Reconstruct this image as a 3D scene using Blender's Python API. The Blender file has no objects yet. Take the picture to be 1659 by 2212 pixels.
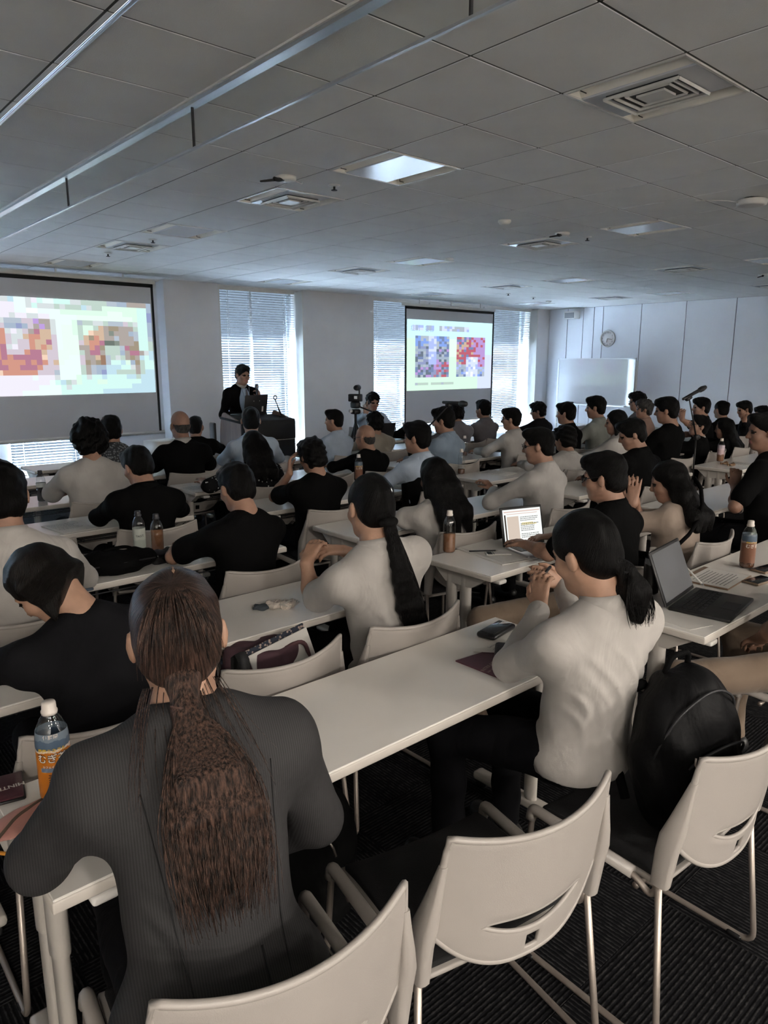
import bpy, bmesh, math, random
import numpy as np
from mathutils import Vector, Matrix, Euler, Quaternion

random.seed(7)
SC = bpy.context.scene
C = SC.collection
PI = math.pi
R = math.radians

# ------------------------------------------------------------------ camera
FPX, YAW, PITCH, HCAM = 1548.0, 41.4, 11.78, 1.70
CEIL = 2.924
cd = bpy.data.cameras.new('camera')
cd.sensor_fit = 'VERTICAL'
cd.sensor_height = 36.0
cd.lens = FPX / 2212.0 * 36.0
cd.clip_start = 0.02
cam = bpy.data.objects.new('camera', cd)
C.objects.link(cam)
cam.location = (0, 0, HCAM)
cam.rotation_euler = (R(90 - PITCH), 0, R(-YAW))
SC.camera = cam

# ------------------------------------------------------------------ world: overcast daylight outside the blinds
SKY_STRENGTH = 0.17
w = bpy.data.worlds.new('sky')
SC.world = w
w.use_nodes = True
bg = w.node_tree.nodes['Background']
bg.inputs[0].default_value = (0.66, 0.81, 1.0, 1)
bg.inputs[1].default_value = SKY_STRENGTH

SUN_STRENGTH = 165.0     # high daylight outside falling on the blind slats
sd = bpy.data.lights.new('sun', 'SUN')
sd.energy = SUN_STRENGTH
sd.angle = R(6)
sd.color = (0.72, 0.86, 1.0)
sun = bpy.data.objects.new('sun', sd)
C.objects.link(sun)
sun.location = (8, 25, 30)
sun.rotation_euler = (R(-30), 0, R(-12))

SC.view_settings.view_transform = 'Standard'
SC.view_settings.look = 'None'
SC.view_settings.exposure = 1.62
SC.view_settings.gamma = 1.0
SC.view_settings.use_curve_mapping = False
try:
    SC.cycles.use_denoising = True
    SC.cycles.max_bounces = 8
    SC.cycles.diffuse_bounces = 5
    SC.cycles.transparent_max_bounces = 12
    SC.cycles.caustics_reflective = False
    SC.cycles.caustics_refractive = False
    SC.cycles.sample_clamp_indirect = 30.0
except Exception:
    pass

REAR_LAMP_W = {-6: 10.0, -9: 66.0}      # lit fluorescent fixtures at the rear of the room, by row
SCREEN_L = 0.40
SCREEN_R = 0.40

# ------------------------------------------------------------------ where a pixel of the photograph lies in the room
_y, _p = R(YAW), R(PITCH)
_F = np.array([math.sin(_y) * math.cos(_p), math.cos(_y) * math.cos(_p), -math.sin(_p)])
_Rt = np.array([math.cos(_y), -math.sin(_y), 0.0])
_U = np.cross(_Rt, _F)


def at(px, py, z):
    """the room point at height z that the photograph shows at (px, py)"""
    d = _F * FPX + _Rt * (px - 829.5) + _U * (1106.0 - py)
    t = (z - HCAM) / d[2]
    return Vector((d[0] * t, d[1] * t, z))


def at_y(px, py, Y):
    d = _F * FPX + _Rt * (px - 829.5) + _U * (1106.0 - py)
    t = Y / d[1]
    return Vector((d[0] * t, Y, HCAM + d[2] * t))


# ------------------------------------------------------------------ materials
_mats = {}


def mat(name, col, rough=0.6, metal=0.0, var=0.0, vscale=8.0, bump=0.0, bscale=60.0, spec=0.5, sheen=0.0, coords='Object', stretch=None):
    """principled material with a little procedural colour variation and relief"""
    if name in _mats:
        return _mats[name]
    m = bpy.data.materials.new(name)
    m.use_nodes = True
    nt = m.node_tree
    b = nt.nodes['Principled BSDF']
    b.inputs['Base Color'].default_value = (*col, 1)
    b.inputs['Roughness'].default_value = rough
    b.inputs['Metallic'].default_value = metal
    b.inputs['Specular IOR Level'].default_value = spec
    if sheen:
        b.inputs['Sheen Weight'].default_value = sheen
    tc = None
    if var or bump:
        tc = nt.nodes.new('ShaderNodeTexCoord')
        src = tc.outputs[coords]
        if stretch:
            mp = nt.nodes.new('ShaderNodeMapping')
            mp.inputs['Scale'].default_value = stretch
            nt.links.new(src, mp.inputs['Vector'])
            src = mp.outputs['Vector']
    if var:
        n = nt.nodes.new('ShaderNodeTexNoise')
        n.inputs['Scale'].default_value = vscale
        n.inputs['Detail'].default_value = 4
        nt.links.new(src, n.inputs['Vector'])
        mr = nt.nodes.new('ShaderNodeMapRange')
        mr.inputs[1].default_value = 0.3
        mr.inputs[2].default_value = 0.7
        mr.inputs[3].default_value = 1 - var
        mr.inputs[4].default_value = 1 + var
        nt.links.new(n.outputs['Fac'], mr.inputs[0])
        mx = nt.nodes.new('ShaderNodeMix')
        mx.data_type = 'RGBA'
        mx.blend_type = 'MULTIPLY'
        mx.inputs[0].default_value = 1.0
        mx.inputs[6].default_value = (*col, 1)
        nt.links.new(mr.outputs[0], mx.inputs[7])
        nt.links.new(mx.outputs[2], b.inputs['Base Color'])
    if bump:
        n2 = nt.nodes.new('ShaderNodeTexNoise')
        n2.inputs['Scale'].default_value = bscale
        n2.inputs['Detail'].default_value = 3
        nt.links.new(src, n2.inputs['Vector'])
        bp = nt.nodes.new('ShaderNodeBump')
        bp.inputs['Strength'].default_value = bump
        bp.inputs['Distance'].default_value = 0.01
        nt.links.new(n2.outputs['Fac'], bp.inputs['Height'])
        nt.links.new(bp.outputs['Normal'], b.inputs['Normal'])
    _mats[name] = m
    return m


def emit(name, col, strength):
    if name in _mats:
        return _mats[name]
    m = bpy.data.materials.new(name)
    m.use_nodes = True
    nt = m.node_tree
    nt.nodes.remove(nt.nodes['Principled BSDF'])
    e = nt.nodes.new('ShaderNodeEmission')
    e.inputs[0].default_value = (*col, 1)
    e.inputs[1].default_value = strength
    nt.links.new(e.outputs[0], nt.nodes['Material Output'].inputs[0])
    _mats[name] = m
    return m


def clear_mat(name, tint, fac=0.25, rough=0.05):
    """thin clear plastic or glass: mostly see-through, with a gloss and a tint"""
    if name in _mats:
        return _mats[name]
    m = bpy.data.materials.new(name)
    m.use_nodes = True
    nt = m.node_tree
    nt.nodes.remove(nt.nodes['Principled BSDF'])
    t = nt.nodes.new('ShaderNodeBsdfTransparent')
    t.inputs[0].default_value = (*tint, 1)
    g = nt.nodes.new('ShaderNodeBsdfGlossy')
    g.inputs['Roughness'].default_value = rough
    g.inputs[0].default_value = (1, 1, 1, 1)
    lw = nt.nodes.new('ShaderNodeLayerWeight')
    lw.inputs[0].default_value = 0.5
    pw = nt.nodes.new('ShaderNodeMath')
    pw.operation = 'POWER'
    pw.inputs[1].default_value = 4.0
    nt.links.new(lw.outputs['Facing'], pw.inputs[0])
    ma = nt.nodes.new('ShaderNodeMath')
    ma.operation = 'MULTIPLY_ADD'
    ma.inputs[1].default_value = fac
    ma.inputs[2].default_value = 0.02 + 0.1 * fac
    nt.links.new(pw.outputs[0], ma.inputs[0])
    mx = nt.nodes.new('ShaderNodeMixShader')
    nt.links.new(ma.outputs[0], mx.inputs[0])
    nt.links.new(t.outputs[0], mx.inputs[1])
    nt.links.new(g.outputs[0], mx.inputs[2])
    nt.links.new(mx.outputs[0], nt.nodes['Material Output'].inputs[0])
    _mats[name] = m
    return m


# ------------------------------------------------------------------ object helpers
def link(name, me, parent=None, loc=(0, 0, 0), rot=(0, 0, 0)):
    o = bpy.data.objects.new(name, me)
    C.objects.link(o)
    o.parent = parent
    o.location = loc
    o.rotation_euler = rot
    return o


def tag(o, label, cat, group=None, kind=None):
    o['label'] = label
    o['category'] = cat
    if group:
        o['group'] = group
    if kind:
        o['kind'] = kind
    return o


def thing(name, label, cat, loc=(0, 0, 0), rotz=0.0, group=None):
    o = bpy.data.objects.new(name, None)
    o.empty_display_size = 0.1
    C.objects.link(o)
    o.location = loc
    o.rotation_euler = (0, 0, rotz)
    return tag(o, label, cat, group)


def struct(o):
    o['kind'] = 'structure'
    return o


def dup(root, loc, rotz, label, group=None):
    """a copy of a thing with copies of its parts and sub-parts (mesh data shared)"""
    r = root.copy()
    C.objects.link(r)
    r.location = loc
    r.rotation_euler = (0, 0, rotz)
    r['label'] = label
    if group:
        r['group'] = group
    for ch in root.children:
        c = ch.copy()
        C.objects.link(c)
        c.parent = r
        for g in ch.children:
            d = g.copy()
            C.objects.link(d)
            d.parent = c
    return r


class MB:
    """collects shapes; mesh() makes one mesh of them"""

    def __init__(s):
        s.v, s.f, s.m, s.sm = [], [], [], []

    def add(s, vs, fs, mi=0, smooth=False):
        o = len(s.v)
        s.v += [tuple(p) for p in vs]
        s.f += [tuple(i + o for i in f) for f in fs]
        s.m += [mi] * len(fs)
        s.sm += [smooth] * len(fs)
        return s

    def box(s, c, d, rot=None, mi=0):
        x, y, z = d[0] / 2, d[1] / 2, d[2] / 2
        vs = [Vector(p) for p in ((-x, -y, -z), (x, -y, -z), (x, y, -z), (-x, y, -z), (-x, -y, z), (x, -y, z), (x, y, z), (-x, y, z))]
        if rot is not None:
            rm = rot if isinstance(rot, Matrix) else Euler(rot).to_matrix()
            vs = [rm @ p for p in vs]
        vs = [p + Vector(c) for p in vs]
        return s.add(vs, ((0, 3, 2, 1), (4, 5, 6, 7), (0, 1, 5, 4), (1, 2, 6, 5), (2, 3, 7, 6), (3, 0, 4, 7)), mi)

    def rbox(s, c, d, b=0.01, seg=2, rot=None, mi=0, smooth=True):
        bm = bmesh.new()
        bmesh.ops.create_cube(bm, size=1.0)
        bmesh.ops.scale(bm, vec=d, verts=bm.verts)
        bmesh.ops.bevel(bm, geom=bm.edges[:], offset=min(b, min(d) * 0.49), segments=seg, profile=0.5, affect='EDGES')
        rm = Matrix.Identity(3) if rot is None else (rot if isinstance(rot, Matrix) else Euler(rot).to_matrix())
        bm.verts.index_update()
        vs = [rm @ v.co + Vector(c) for v in bm.verts]
        fs = [[v.index for v in f.verts] for f in bm.faces]
        bm.free()
        return s.add(vs, fs, mi, smooth)

    def tube(s, pts, r, seg=8, mi=0, closed=False, caps=True):
        pts = [Vector(p) for p in pts]
        n = len(pts)
        rs = list(r) if hasattr(r, '__len__') else [r] * n
        vs, fs = [], []
        up = None
        for i in range(n):
            a = pts[i - 1] if (i > 0 or closed) else pts[i]
            b = pts[(i + 1) % n] if (i < n - 1 or closed) else pts[i]
            t = (b - a)
            if t.length < 1e-9:
                t = Vector((0, 0, 1))
            t.normalize()
            if up is None:
                up = Vector((0, 0, 1)) if abs(t.z) < 0.9 else Vector((1, 0, 0))
            u = (up - t * up.dot(t))
            if u.length < 1e-6:
                u = t.orthogonal()
            u.normalize()
            up = u
            w_ = t.cross(u)
            for k in range(seg):
                an = 2 * PI * k / seg
                vs.append(pts[i] + (u * math.cos(an) + w_ * math.sin(an)) * rs[i])
        m = n if closed else n - 1
        for i in range(m):
            j = (i + 1) % n
            for k in range(seg):
                l = (k + 1) % seg
                fs.append((i * seg + k, i * seg + l, j * seg + l, j * seg + k))
        if caps and not closed:
            fs.append(tuple(range(seg - 1, -1, -1)))
            fs.append(tuple((n - 1) * seg + k for k in range(seg)))
        return s.add(vs, fs, mi, True)

    def lathe(s, prof, seg=20, mi=0, c=(0, 0, 0), rot=None, smooth=True):
        """prof: list of (radius, z)"""
        vs, fs = [], []
        rm = None if rot is None else Euler(rot).to_matrix()
        for r, z in prof:
            for k in range(seg):
                an = 2 * PI * k / seg
                p = Vector((r * math.cos(an), r * math.sin(an), z))
                if rm is not None:
                    p = rm @ p
                vs.append(p + Vector(c))
        for i in range(len(prof) - 1):
            for k in range(seg):
                l = (k + 1) % seg
                fs.append((i * seg + k, i * seg + l, (i + 1) * seg + l, (i + 1) * seg + k))
        fs.append(tuple(range(seg - 1, -1, -1)))
        fs.append(tuple((len(prof) - 1) * seg + k for k in range(seg)))
        return s.add(vs, fs, mi, smooth)

    def prism(s, poly, z0, z1, mi=0, M=None):
        n = len(poly)
        vs = [Vector((x, y, z0)) for x, y in poly] + [Vector((x, y, z1)) for x, y in poly]
        if M is not None:
            vs = [M @ p for p in vs]
        fs = [tuple(range(n - 1, -1, -1)), tuple(range(n, 2 * n))] + [(i, (i + 1) % n, n + (i + 1) % n, n + i) for i in range(n)]
        return s.add(vs, fs, mi)

    def loft(s, rings, mi=0, smooth=True):
        """rings: lists of points, each the same number"""
        n = len(rings[0])
        vs = [p for r in rings for p in r]
        fs = []
        for i in range(len(rings) - 1):
            for k in range(n):
                l = (k + 1) % n
                fs.append((i * n + k, i * n + l, (i + 1) * n + l, (i + 1) * n + k))
        fs.append(tuple(range(n - 1, -1, -1)))
        fs.append(tuple((len(rings) - 1) * n + k for k in range(n)))
        return s.add(vs, fs, mi, smooth)

    def grid(s, nu, nv, fn, mi=0, smooth=True, skip=None):
        vs = [fn(i / nu, j / nv) for j in range(nv + 1) for i in range(nu + 1)]
        fs = []
        for j in range(nv):
            for i in range(nu):
                if skip and skip(i, j):
                    continue
                a = j * (nu + 1) + i
                fs.append((a, a + 1, a + nu + 2, a + nu + 1))
        return s.add(vs, fs, mi, smooth)

    def mesh(s, name, mats, fix=True):
        me = bpy.data.meshes.new(name)
        me.from_pydata([tuple(p) for p in s.v], [], s.f)
        for m in (mats if isinstance(mats, (list, tuple)) else [mats]):
            me.materials.append(m)
        me.polygons.foreach_set('material_index', s.m)
        me.polygons.foreach_set('use_smooth', s.sm)
        if fix:
            bm = bmesh.new()
            bm.from_mesh(me)
            bmesh.ops.recalc_face_normals(bm, faces=bm.faces)
            bm.to_mesh(me)
            bm.free()
        me.update()
        return me

    def obj(s, name, mats, parent=None, loc=(0, 0, 0), rot=(0, 0, 0), fix=True):
        return link(name, s.mesh(name, mats, fix), parent, loc, rot)


def sharp(me, deg=40):
    try:
        me.set_sharp_from_angle(angle=R(deg))
    except Exception:
        pass
    return me


def bake(o):
    """replace an object's mesh by its evaluated mesh and drop the modifiers"""
    dg = bpy.context.evaluated_depsgraph_get()
    dg.update()
    me = bpy.data.meshes.new_from_object(o.evaluated_get(dg), depsgraph=dg)
    o.modifiers.clear()
    old = o.data
    o.data = me
    me.name = old.name
    return o


def rounded_path(pts, rad, n=5):
    """polyline with its corners rounded"""
    pts = [Vector(p) for p in pts]
    out = [pts[0]]
    for i in range(1, len(pts) - 1):
        a, b, c = pts[i - 1], pts[i], pts[i + 1]
        da, dc = (a - b), (c - b)
        r = min(rad, da.length * 0.48, dc.length * 0.48)
        p0, p1 = b + da.normalized() * r, b + dc.normalized() * r
        for k in range(n + 1):
            t = k / n
            out.append(p0 * (1 - t) ** 2 + b * 2 * t * (1 - t) + p1 * t * t)
    out.append(pts[-1])
    return out


def text_mesh(body, size, mt, name='lettering', align='CENTER', depth=0.0, bold=0.0):
    cu = bpy.data.curves.new(name, 'FONT')
    cu.body = body
    cu.size = size
    cu.align_x = align
    cu.align_y = 'CENTER'
    cu.extrude = depth
    cu.offset = bold
    cu.resolution_u = 3
    o = bpy.data.objects.new(name, cu)
    C.objects.link(o)
    dg = bpy.context.evaluated_depsgraph_get()
    dg.update()
    me = bpy.data.meshes.new_from_object(o.evaluated_get(dg), depsgraph=dg)
    bpy.data.objects.remove(o)
    bpy.data.curves.remove(cu)
    me.name = name
    me.materials.clear()
    me.materials.append(mt)
    return me

# ================================================================== the room
XW, YW = 14.6, 10.85            # right wall, plane of the front windows
X0, Y0 = -3.02, -5.6            # left wall, rear wall
m_wall = mat('wall_paint', (0.72, 0.72, 0.73), 0.85, var=0.04, vscale=2, bump=0.08, bscale=250)
m_wallr = mat('wall_panel_paint', (0.77, 0.79, 0.84), 0.55, var=0.03, vscale=1.5)
m_ceil = mat('ceiling_tile_white', (0.82, 0.82, 0.81), 0.9, var=0.03, vscale=3, bump=0.15, bscale=180)
m_gap = mat('ceiling_void', (0.03, 0.03, 0.03), 0.9)
m_alu = mat('brushed_aluminium', (0.62, 0.63, 0.65), 0.32, 0.9)
m_white = mat('white_plastic', (0.72, 0.70, 0.67), 0.4, var=0.02)
m_whitemet = mat('white_enamel', (0.70, 0.69, 0.66), 0.35, var=0.02)
m_black = mat('black_plastic', (0.008, 0.008, 0.009), 0.45)
m_blackmat = mat('black_matte', (0.006, 0.006, 0.007), 0.8)
m_dark = mat('dark_grey_metal', (0.03, 0.03, 0.033), 0.5, 0.3)
m_steel = mat('satin_steel', (0.42, 0.38, 0.34), 0.35, 0.85)


def carpet_material():
    m = bpy.data.materials.new('carpet_loop_pile')
    m.use_nodes = True
    nt = m.node_tree
    b = nt.nodes['Principled BSDF']
    b.inputs['Roughness'].default_value = 0.95
    b.inputs['Specular IOR Level'].default_value = 0.1
    tc = nt.nodes.new('ShaderNodeTexCoord')
    mp = nt.nodes.new('ShaderNodeMapping')
    nt.links.new(tc.outputs['Object'], mp.inputs['Vector'])
    ns = nt.nodes.new('ShaderNodeTexNoise')
    ns.inputs['Scale'].default_value = 40
    ns.inputs['Detail'].default_value = 3
    nt.links.new(mp.outputs[0], ns.inputs['Vector'])
    wv = nt.nodes.new('ShaderNodeTexWave')
    wv.wave_type = 'BANDS'
    wv.bands_direction = 'X'
    wv.inputs['Scale'].default_value = 22
    wv.inputs['Distortion'].default_value = 1.2
    wv.inputs['Detail'].default_value = 2
    wv.inputs['Detail Scale'].default_value = 4
    nt.links.new(mp.outputs[0], wv.inputs['Vector'])
    mul = nt.nodes.new('ShaderNodeMath')
    mul.operation = 'MULTIPLY'
    nt.links.new(wv.outputs['Fac'], mul.inputs[0])
    nt.links.new(ns.outputs['Fac'], mul.inputs[1])
    cr = nt.nodes.new('ShaderNodeValToRGB')
    cr.color_ramp.elements[0].position = 0.30
    cr.color_ramp.elements[0].color = (0.004, 0.004, 0.005, 1)
    cr.color_ramp.elements[1].position = 0.62
    cr.color_ramp.elements[1].color = (0.034, 0.033, 0.034, 1)
    nt.links.new(mul.outputs[0], cr.inputs[0])
    nt.links.new(cr.outputs[0], b.inputs['Base Color'])
    bp = nt.nodes.new('ShaderNodeBump')
    bp.inputs['Strength'].default_value = 0.6
    bp.inputs['Distance'].default_value = 0.004
    nt.links.new(wv.outputs['Fac'], bp.inputs['Height'])
    nt.links.new(bp.outputs[0], b.inputs['Normal'])
    return m


m_carpet = carpet_material()

# ---- floor with carpet tiles
floor = struct(MB().box(((X0 + XW) / 2, (Y0 + YW) / 2, -0.06), (XW - X0 + 0.4, YW - Y0 + 0.6, 0.1)).obj('floor', m_carpet))
tile_me = MB().rbox((0, 0, -0.005), (0.4985, 0.4985, 0.01), 0.0015, 1, smooth=False).mesh('carpet_tile', m_carpet)
rest = MB()
for i in range(int((XW - X0) / 0.5)):
    for j in range(int((YW - Y0) / 0.5)):
        x, y = X0 + 0.27 + i * 0.5, Y0 + 0.25 + j * 0.5
        rz = PI / 2 if (i + j) % 2 else 0.0
        if 0 < x < 7.2 and -0.3 < y < 8.3:
            link('carpet_tile', tile_me, floor, (x, y, 0), (0, 0, rz))
        else:
            rest.box((x, y, -0.005), (0.4985, 0.4985, 0.01))
rest.obj('carpet_remainder', m_carpet, floor)['kind'] = 'stuff'

# ---- walls
PIL = 10.6
wf = MB()
wf.box(((X0 - 2.4) / 2, 11.0, 1.46), (-2.4 - X0, 0.3, 2.94))
wf.box((-0.9, 11.0, 0.05), (3.0, 0.3, 0.10))
wf.box(((0.6 + 2.65) / 2, 11.0, 1.46), (2.05, 0.3, 2.94))
wf.box((3.175, 11.0, 0.06), (1.05, 0.3, 0.12))
wf.box((4.32, 11.0, 1.46), (1.24, 0.3, 2.94))
wf.box((5.385, (PIL + 11.15) / 2, 1.46), (0.91, 11.15 - PIL, 2.94))
wf.box((6.66, 11.0, 0.05), (1.64, 0.3, 0.10))
wf.box((8.27, (PIL + 11.15) / 2, 1.46), (1.58, 11.15 - PIL, 2.94))
wf.box((11.6, 11.0, 0.05), (5.08, 0.3, 0.10))
wf.box((14.40, (PIL + 11.15) / 2, 1.46), (0.50, 11.15 - PIL, 2.94))
struct(wf.obj('wall_front', m_wall))
wr = struct(MB().box((XW + 0.1, (Y0 + 11.15) / 2, 1.46), (0.2, 11.15 - Y0, 2.94)).obj('wall_right', mat('wall_seam', (0.10, 0.10, 0.11), 0.8)))
seams = [10.60, 10.09, 9.67, 9.39, 9.16, 8.24, 7.26, 6.26, 5.26, 4.26, 3.26, 2.26, 1.26, 0.26, -0.74, -1.74, -2.74, -3.74, -4.74, -5.58]
for a, b in zip(seams, seams[1:]):
    MB().rbox((XW - 0.008, (a + b) / 2, 1.46), (0.016, a - b - 0.014, 2.92), 0.003, 1, smooth=False).obj('wall_panel', m_wallr, wr)
struct(MB().box((X0 - 0.1, (Y0 + 11.15) / 2, 1.46), (0.2, 11.15 - Y0, 2.94)).obj('wall_left', mat('wall_back_white', (0.88, 0.87, 0.85), 0.8, var=0.02)))
struct(MB().box(((X0 + XW) / 2, Y0 - 0.1, 1.46), (XW - X0, 0.2, 2.94)).obj('wall_back', mat('wall_back_white', (0.88, 0.87, 0.85), 0.8, var=0.02)))
struct(MB().box((XW - 0.022, (Y0 + PIL) / 2, 0.04), (0.012, PIL - Y0, 0.08)).obj('baseboard_right', m_dark))

# ---- windows (frame, mullion, panes) and their venetian blinds
m_pane = clear_mat('window_glass', (0.93, 0.97, 1.0), 0.3, 0.02)
m_slat = mat('blind_slat_grey', (0.38, 0.39, 0.41), 0.45)
m_cord = mat('blind_cord', (0.8, 0.8, 0.8), 0.6)


def window(n, x0, x1, z0=0.11, z1=2.93, nm=1):
    o = struct(bpy.data.objects.new('window_%d' % n, None))
    C.objects.link(o)
    o.location = ((x0 + x1) / 2, 11.02, 0)
    wd = x1 - x0
    f = MB()
    f.box((-wd / 2 + 0.025, 0, (z0 + z1) / 2), (0.05, 0.07, z1 - z0))
    f.box((wd / 2 - 0.025, 0, (z0 + z1) / 2), (0.05, 0.07, z1 - z0))
    f.box((0, 0, z0 + 0.025), (wd, 0.07, 0.05))
    f.box((0, 0, z1 - 0.025), (wd, 0.07, 0.05))
    f.obj('window_frame', m_alu, o)
    for k in range(1, nm + 1):
        MB().box((-wd / 2 + wd * k / (nm + 1), 0, (z0 + z1) / 2), (0.04, 0.06, z1 - z0 - 0.1)).obj('mullion', m_alu, o)
    for k in range(nm + 1):
        a = -wd / 2 + wd * k / (nm + 1)
        MB().box((a + wd / (nm + 1) / 2, 0.005, (z0 + z1) / 2), (wd / (nm + 1) - 0.03, 0.008, z1 - z0 - 0.08)).obj('pane', m_pane, o)
    # light portal guides the sampling of the daylight that enters here
    ld = bpy.data.lights.new('daylight_portal', 'AREA')
    ld.shape = 'RECTANGLE'
    ld.size, ld.size_y = wd, z1 - z0
    ld.cycles.is_portal = True
    lo = bpy.data.objects.new('daylight_portal', ld)
    C.objects.link(lo)
    lo.location = ((x0 + x1) / 2, 11.2, (z0 + z1) / 2)
    lo.rotation_euler = (-PI / 2, 0, 0)
    return o


window(1, 2.65, 3.70, 0.12, 2.93, 0)
window(2, 5.84, 7.48, 0.10, 2.93, 1)
window(3, 9.06, 14.15, 0.10, 2.93, 3)


def blind(x0, x1, label, z0=0.14, z1=2.86, tilt=-9.0, pitch=0.040):
    xc, wd = (x0 + x1) / 2, x1 - x0
    b = thing('window_blind', label, 'blind', (xc, 10.80, z1), 0, 'venetian blinds on the front windows')
    MB().rbox((0, 0, 0.02), (wd, 0.05, 0.045), 0.004, 1, smooth=False).obj('head_rail', m_whitemet, b)
    MB().rbox((0, 0, z0 - z1 + 0.008), (wd, 0.04, 0.018), 0.003, 1, smooth=False).obj('bottom_rail', m_whitemet, b)
    # a slat is a shallow arc in section
    s = MB()
    sec = [(-0.023, -0.0025), (-0.008, 0.0015), (0.008, 0.0015), (0.023, -0.0025)]
    vs = [(x, y, z) for x in (-wd / 2, wd / 2) for y, z in sec] + [(x, y, z - 0.0008) for x in (-wd / 2, wd / 2) for y, z in sec]
    fs = [(i, i + 4, i + 5, i + 1) for i in range(3)] + [(8 + i, 8 + i + 1, 8 + i + 5, 8 + i + 4) for i in range(3)]
    fs += [(0, 8, 12, 4), (3, 7, 15, 11), (0, 1, 2, 3, 11, 10, 9, 8), (4, 12, 13, 14, 15, 7, 6, 5)]
    s.add(vs, fs)
    me = s.mesh('slat', m_slat)
    n = int((z1 - z0 - 0.05) / pitch)
    for k in range(n):
        link('slat', me, b, (0, 0, -0.03 - k * pitch), (R(tilt), 0, 0))
    for u in (-0.36, 0.36) if wd < 2 else (-0.42, 0, 0.42):
        c = MB()
        for yy in (-0.024, 0.024):
            c.tube([(u * wd, yy, 0), (u * wd, yy, z0 - z1 + 0.01)], 0.0022, 5)
        c.obj('ladder_cord', m_cord, b)
    return b


window(4, -2.4, 0.6, 0.10, 2.93, 1)  # added window, unseen left of the view, lets in more daylight
blind(-2.36, 0.56, 'pale venetian blind on the added unseen window beyond the left edge')
blind(2.69, 3.66, 'pale venetian blind low on the left, showing below the big left screen')
blind(5.90, 7.42, 'tall pale venetian blind in the window behind the man at the lectern')
blind(9.10, 10.72, 'pale venetian blind left of the right-hand screen')
blind(10.76, 12.40, 'pale venetian blind mostly hidden behind the right-hand screen')
blind(12.44, 14.10, 'pale venetian blind between the right-hand screen and the corner')
for i, (x0, x1) in enumerate(((5.84, 7.48), (9.06, 14.15))):
    t = MB()
    t.box((x0 + 0.012, 10.75, 1.5), (0.024, 0.30, 2.82))
    t.box((x1 - 0.012, 10.75, 1.5), (0.024, 0.30, 2.82))
    t.box(((x0 + x1) / 2, 10.75, 0.105), (x1 - x0, 0.30, 0.02))
    struct(t.obj('trim_%d' % (i + 1), m_whitemet))

# ---- ceiling grid
GX0, GX, GY0, GY = 1.15, 0.63, 1.0, 0.60
ceiling = struct(MB().box(((X0 + XW) / 2, (Y0 + 11.15) / 2, CEIL + 0.16), (XW - X0 + 0.4, 11.15 - Y0 + 0.4, 0.2)).obj('ceiling', m_gap))
fix_cols = [-5, 0 - 2, 3, 8, 13, 18]
fix_rows = [1, 4, 6, 9, 11, 14, -1, -4, -6, -9]
fixtures = {}
for c_ in fix_cols:
    for r_ in fix_rows:
        x, y = GX0 + (c_ + 0.5) * GX, GY0 + (r_ + 0.5) * GY
        if X0 + 0.4 < x < XW - 0.4 and Y0 + 0.4 < y < 10.4:
            fixtures[(c_, r_)] = (x, y)
ct_me = MB().rbox((0, 0, 0.015), (GX - 0.012, GY - 0.012, 0.03), 0.0015, 1, smooth=False).mesh('ceiling_tile', m_ceil)
cells = []
for i in range(-9, 22):
    for j in range(-12, 17):
        if (i, j) in fixtures:
            continue
        x0, x1 = max(GX0 + i * GX, X0), min(GX0 + (i + 1) * GX, XW)
        y0, y1 = max(GY0 + j * GY, Y0), min(GY0 + (j + 1) * GY, 10.85)
        if x1 - x0 < 0.05 or y1 - y0 < 0.05:
            continue
        v = np.array([(x0 + x1) / 2, (y0 + y1) / 2, CEIL - HCAM])
        dep = float(v @ _F)
        px, py = (829.5 + FPX * float(v @ _Rt) / dep, 1106 - FPX * float(v @ _U) / dep) if dep > 0.3 else (9e9, 9e9)
        vis = -250 < px < 1909 and -250 < py < 2212
        cells.append((0 if vis else 1, dep, x0, x1, y0, y1))
cells.sort()
rest = MB()
for n, (nv, dep, x0, x1, y0, y1) in enumerate(cells):
    full = x1 - x0 > GX - 0.01 and y1 - y0 > GY - 0.01
    c = ((x0 + x1) / 2, (y0 + y1) / 2, CEIL)
    if n < 300 and not nv:
        if full:
            link('ceiling_tile', ct_me, ceiling, c)
        else:
            MB().box((0, 0, 0.015), (x1 - x0 - 0.007, y1 - y0 - 0.007, 0.03)).obj('ceiling_tile', m_ceil, ceiling, c)
    else:
        rest.box((c[0], c[1], CEIL + 0.015), (x1 - x0 - 0.007, y1 - y0 - 0.007, 0.03))
rest.obj('ceiling_remainder', m_ceil, ceiling)['kind'] = 'stuff'
m_bar = mat('ceiling_grid_bar', (0.10, 0.10, 0.095), 0.7)
for i in range(-6, 22):
    x = GX0 + i * GX
    if X0 < x < XW:
        MB().box((x, (Y0 + 10.85) / 2, CEIL + 0.006), (0.014, 10.85 - Y0, 0.006)).obj('grid_bar', m_bar, ceiling)
for j in range(-10, 17):
    y = GY0 + j * GY
    if Y0 < y < 10.85:
        MB().box(((X0 + XW) / 2, y, CEIL + 0.006), (XW - X0, 0.014, 0.006)).obj('grid_bar', m_bar, ceiling)
struct(MB().box(((X0 + XW) / 2, 10.78, CEIL - 0.012), (XW - X0, 0.10, 0.024)).obj('trim_3', m_whitemet))

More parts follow.
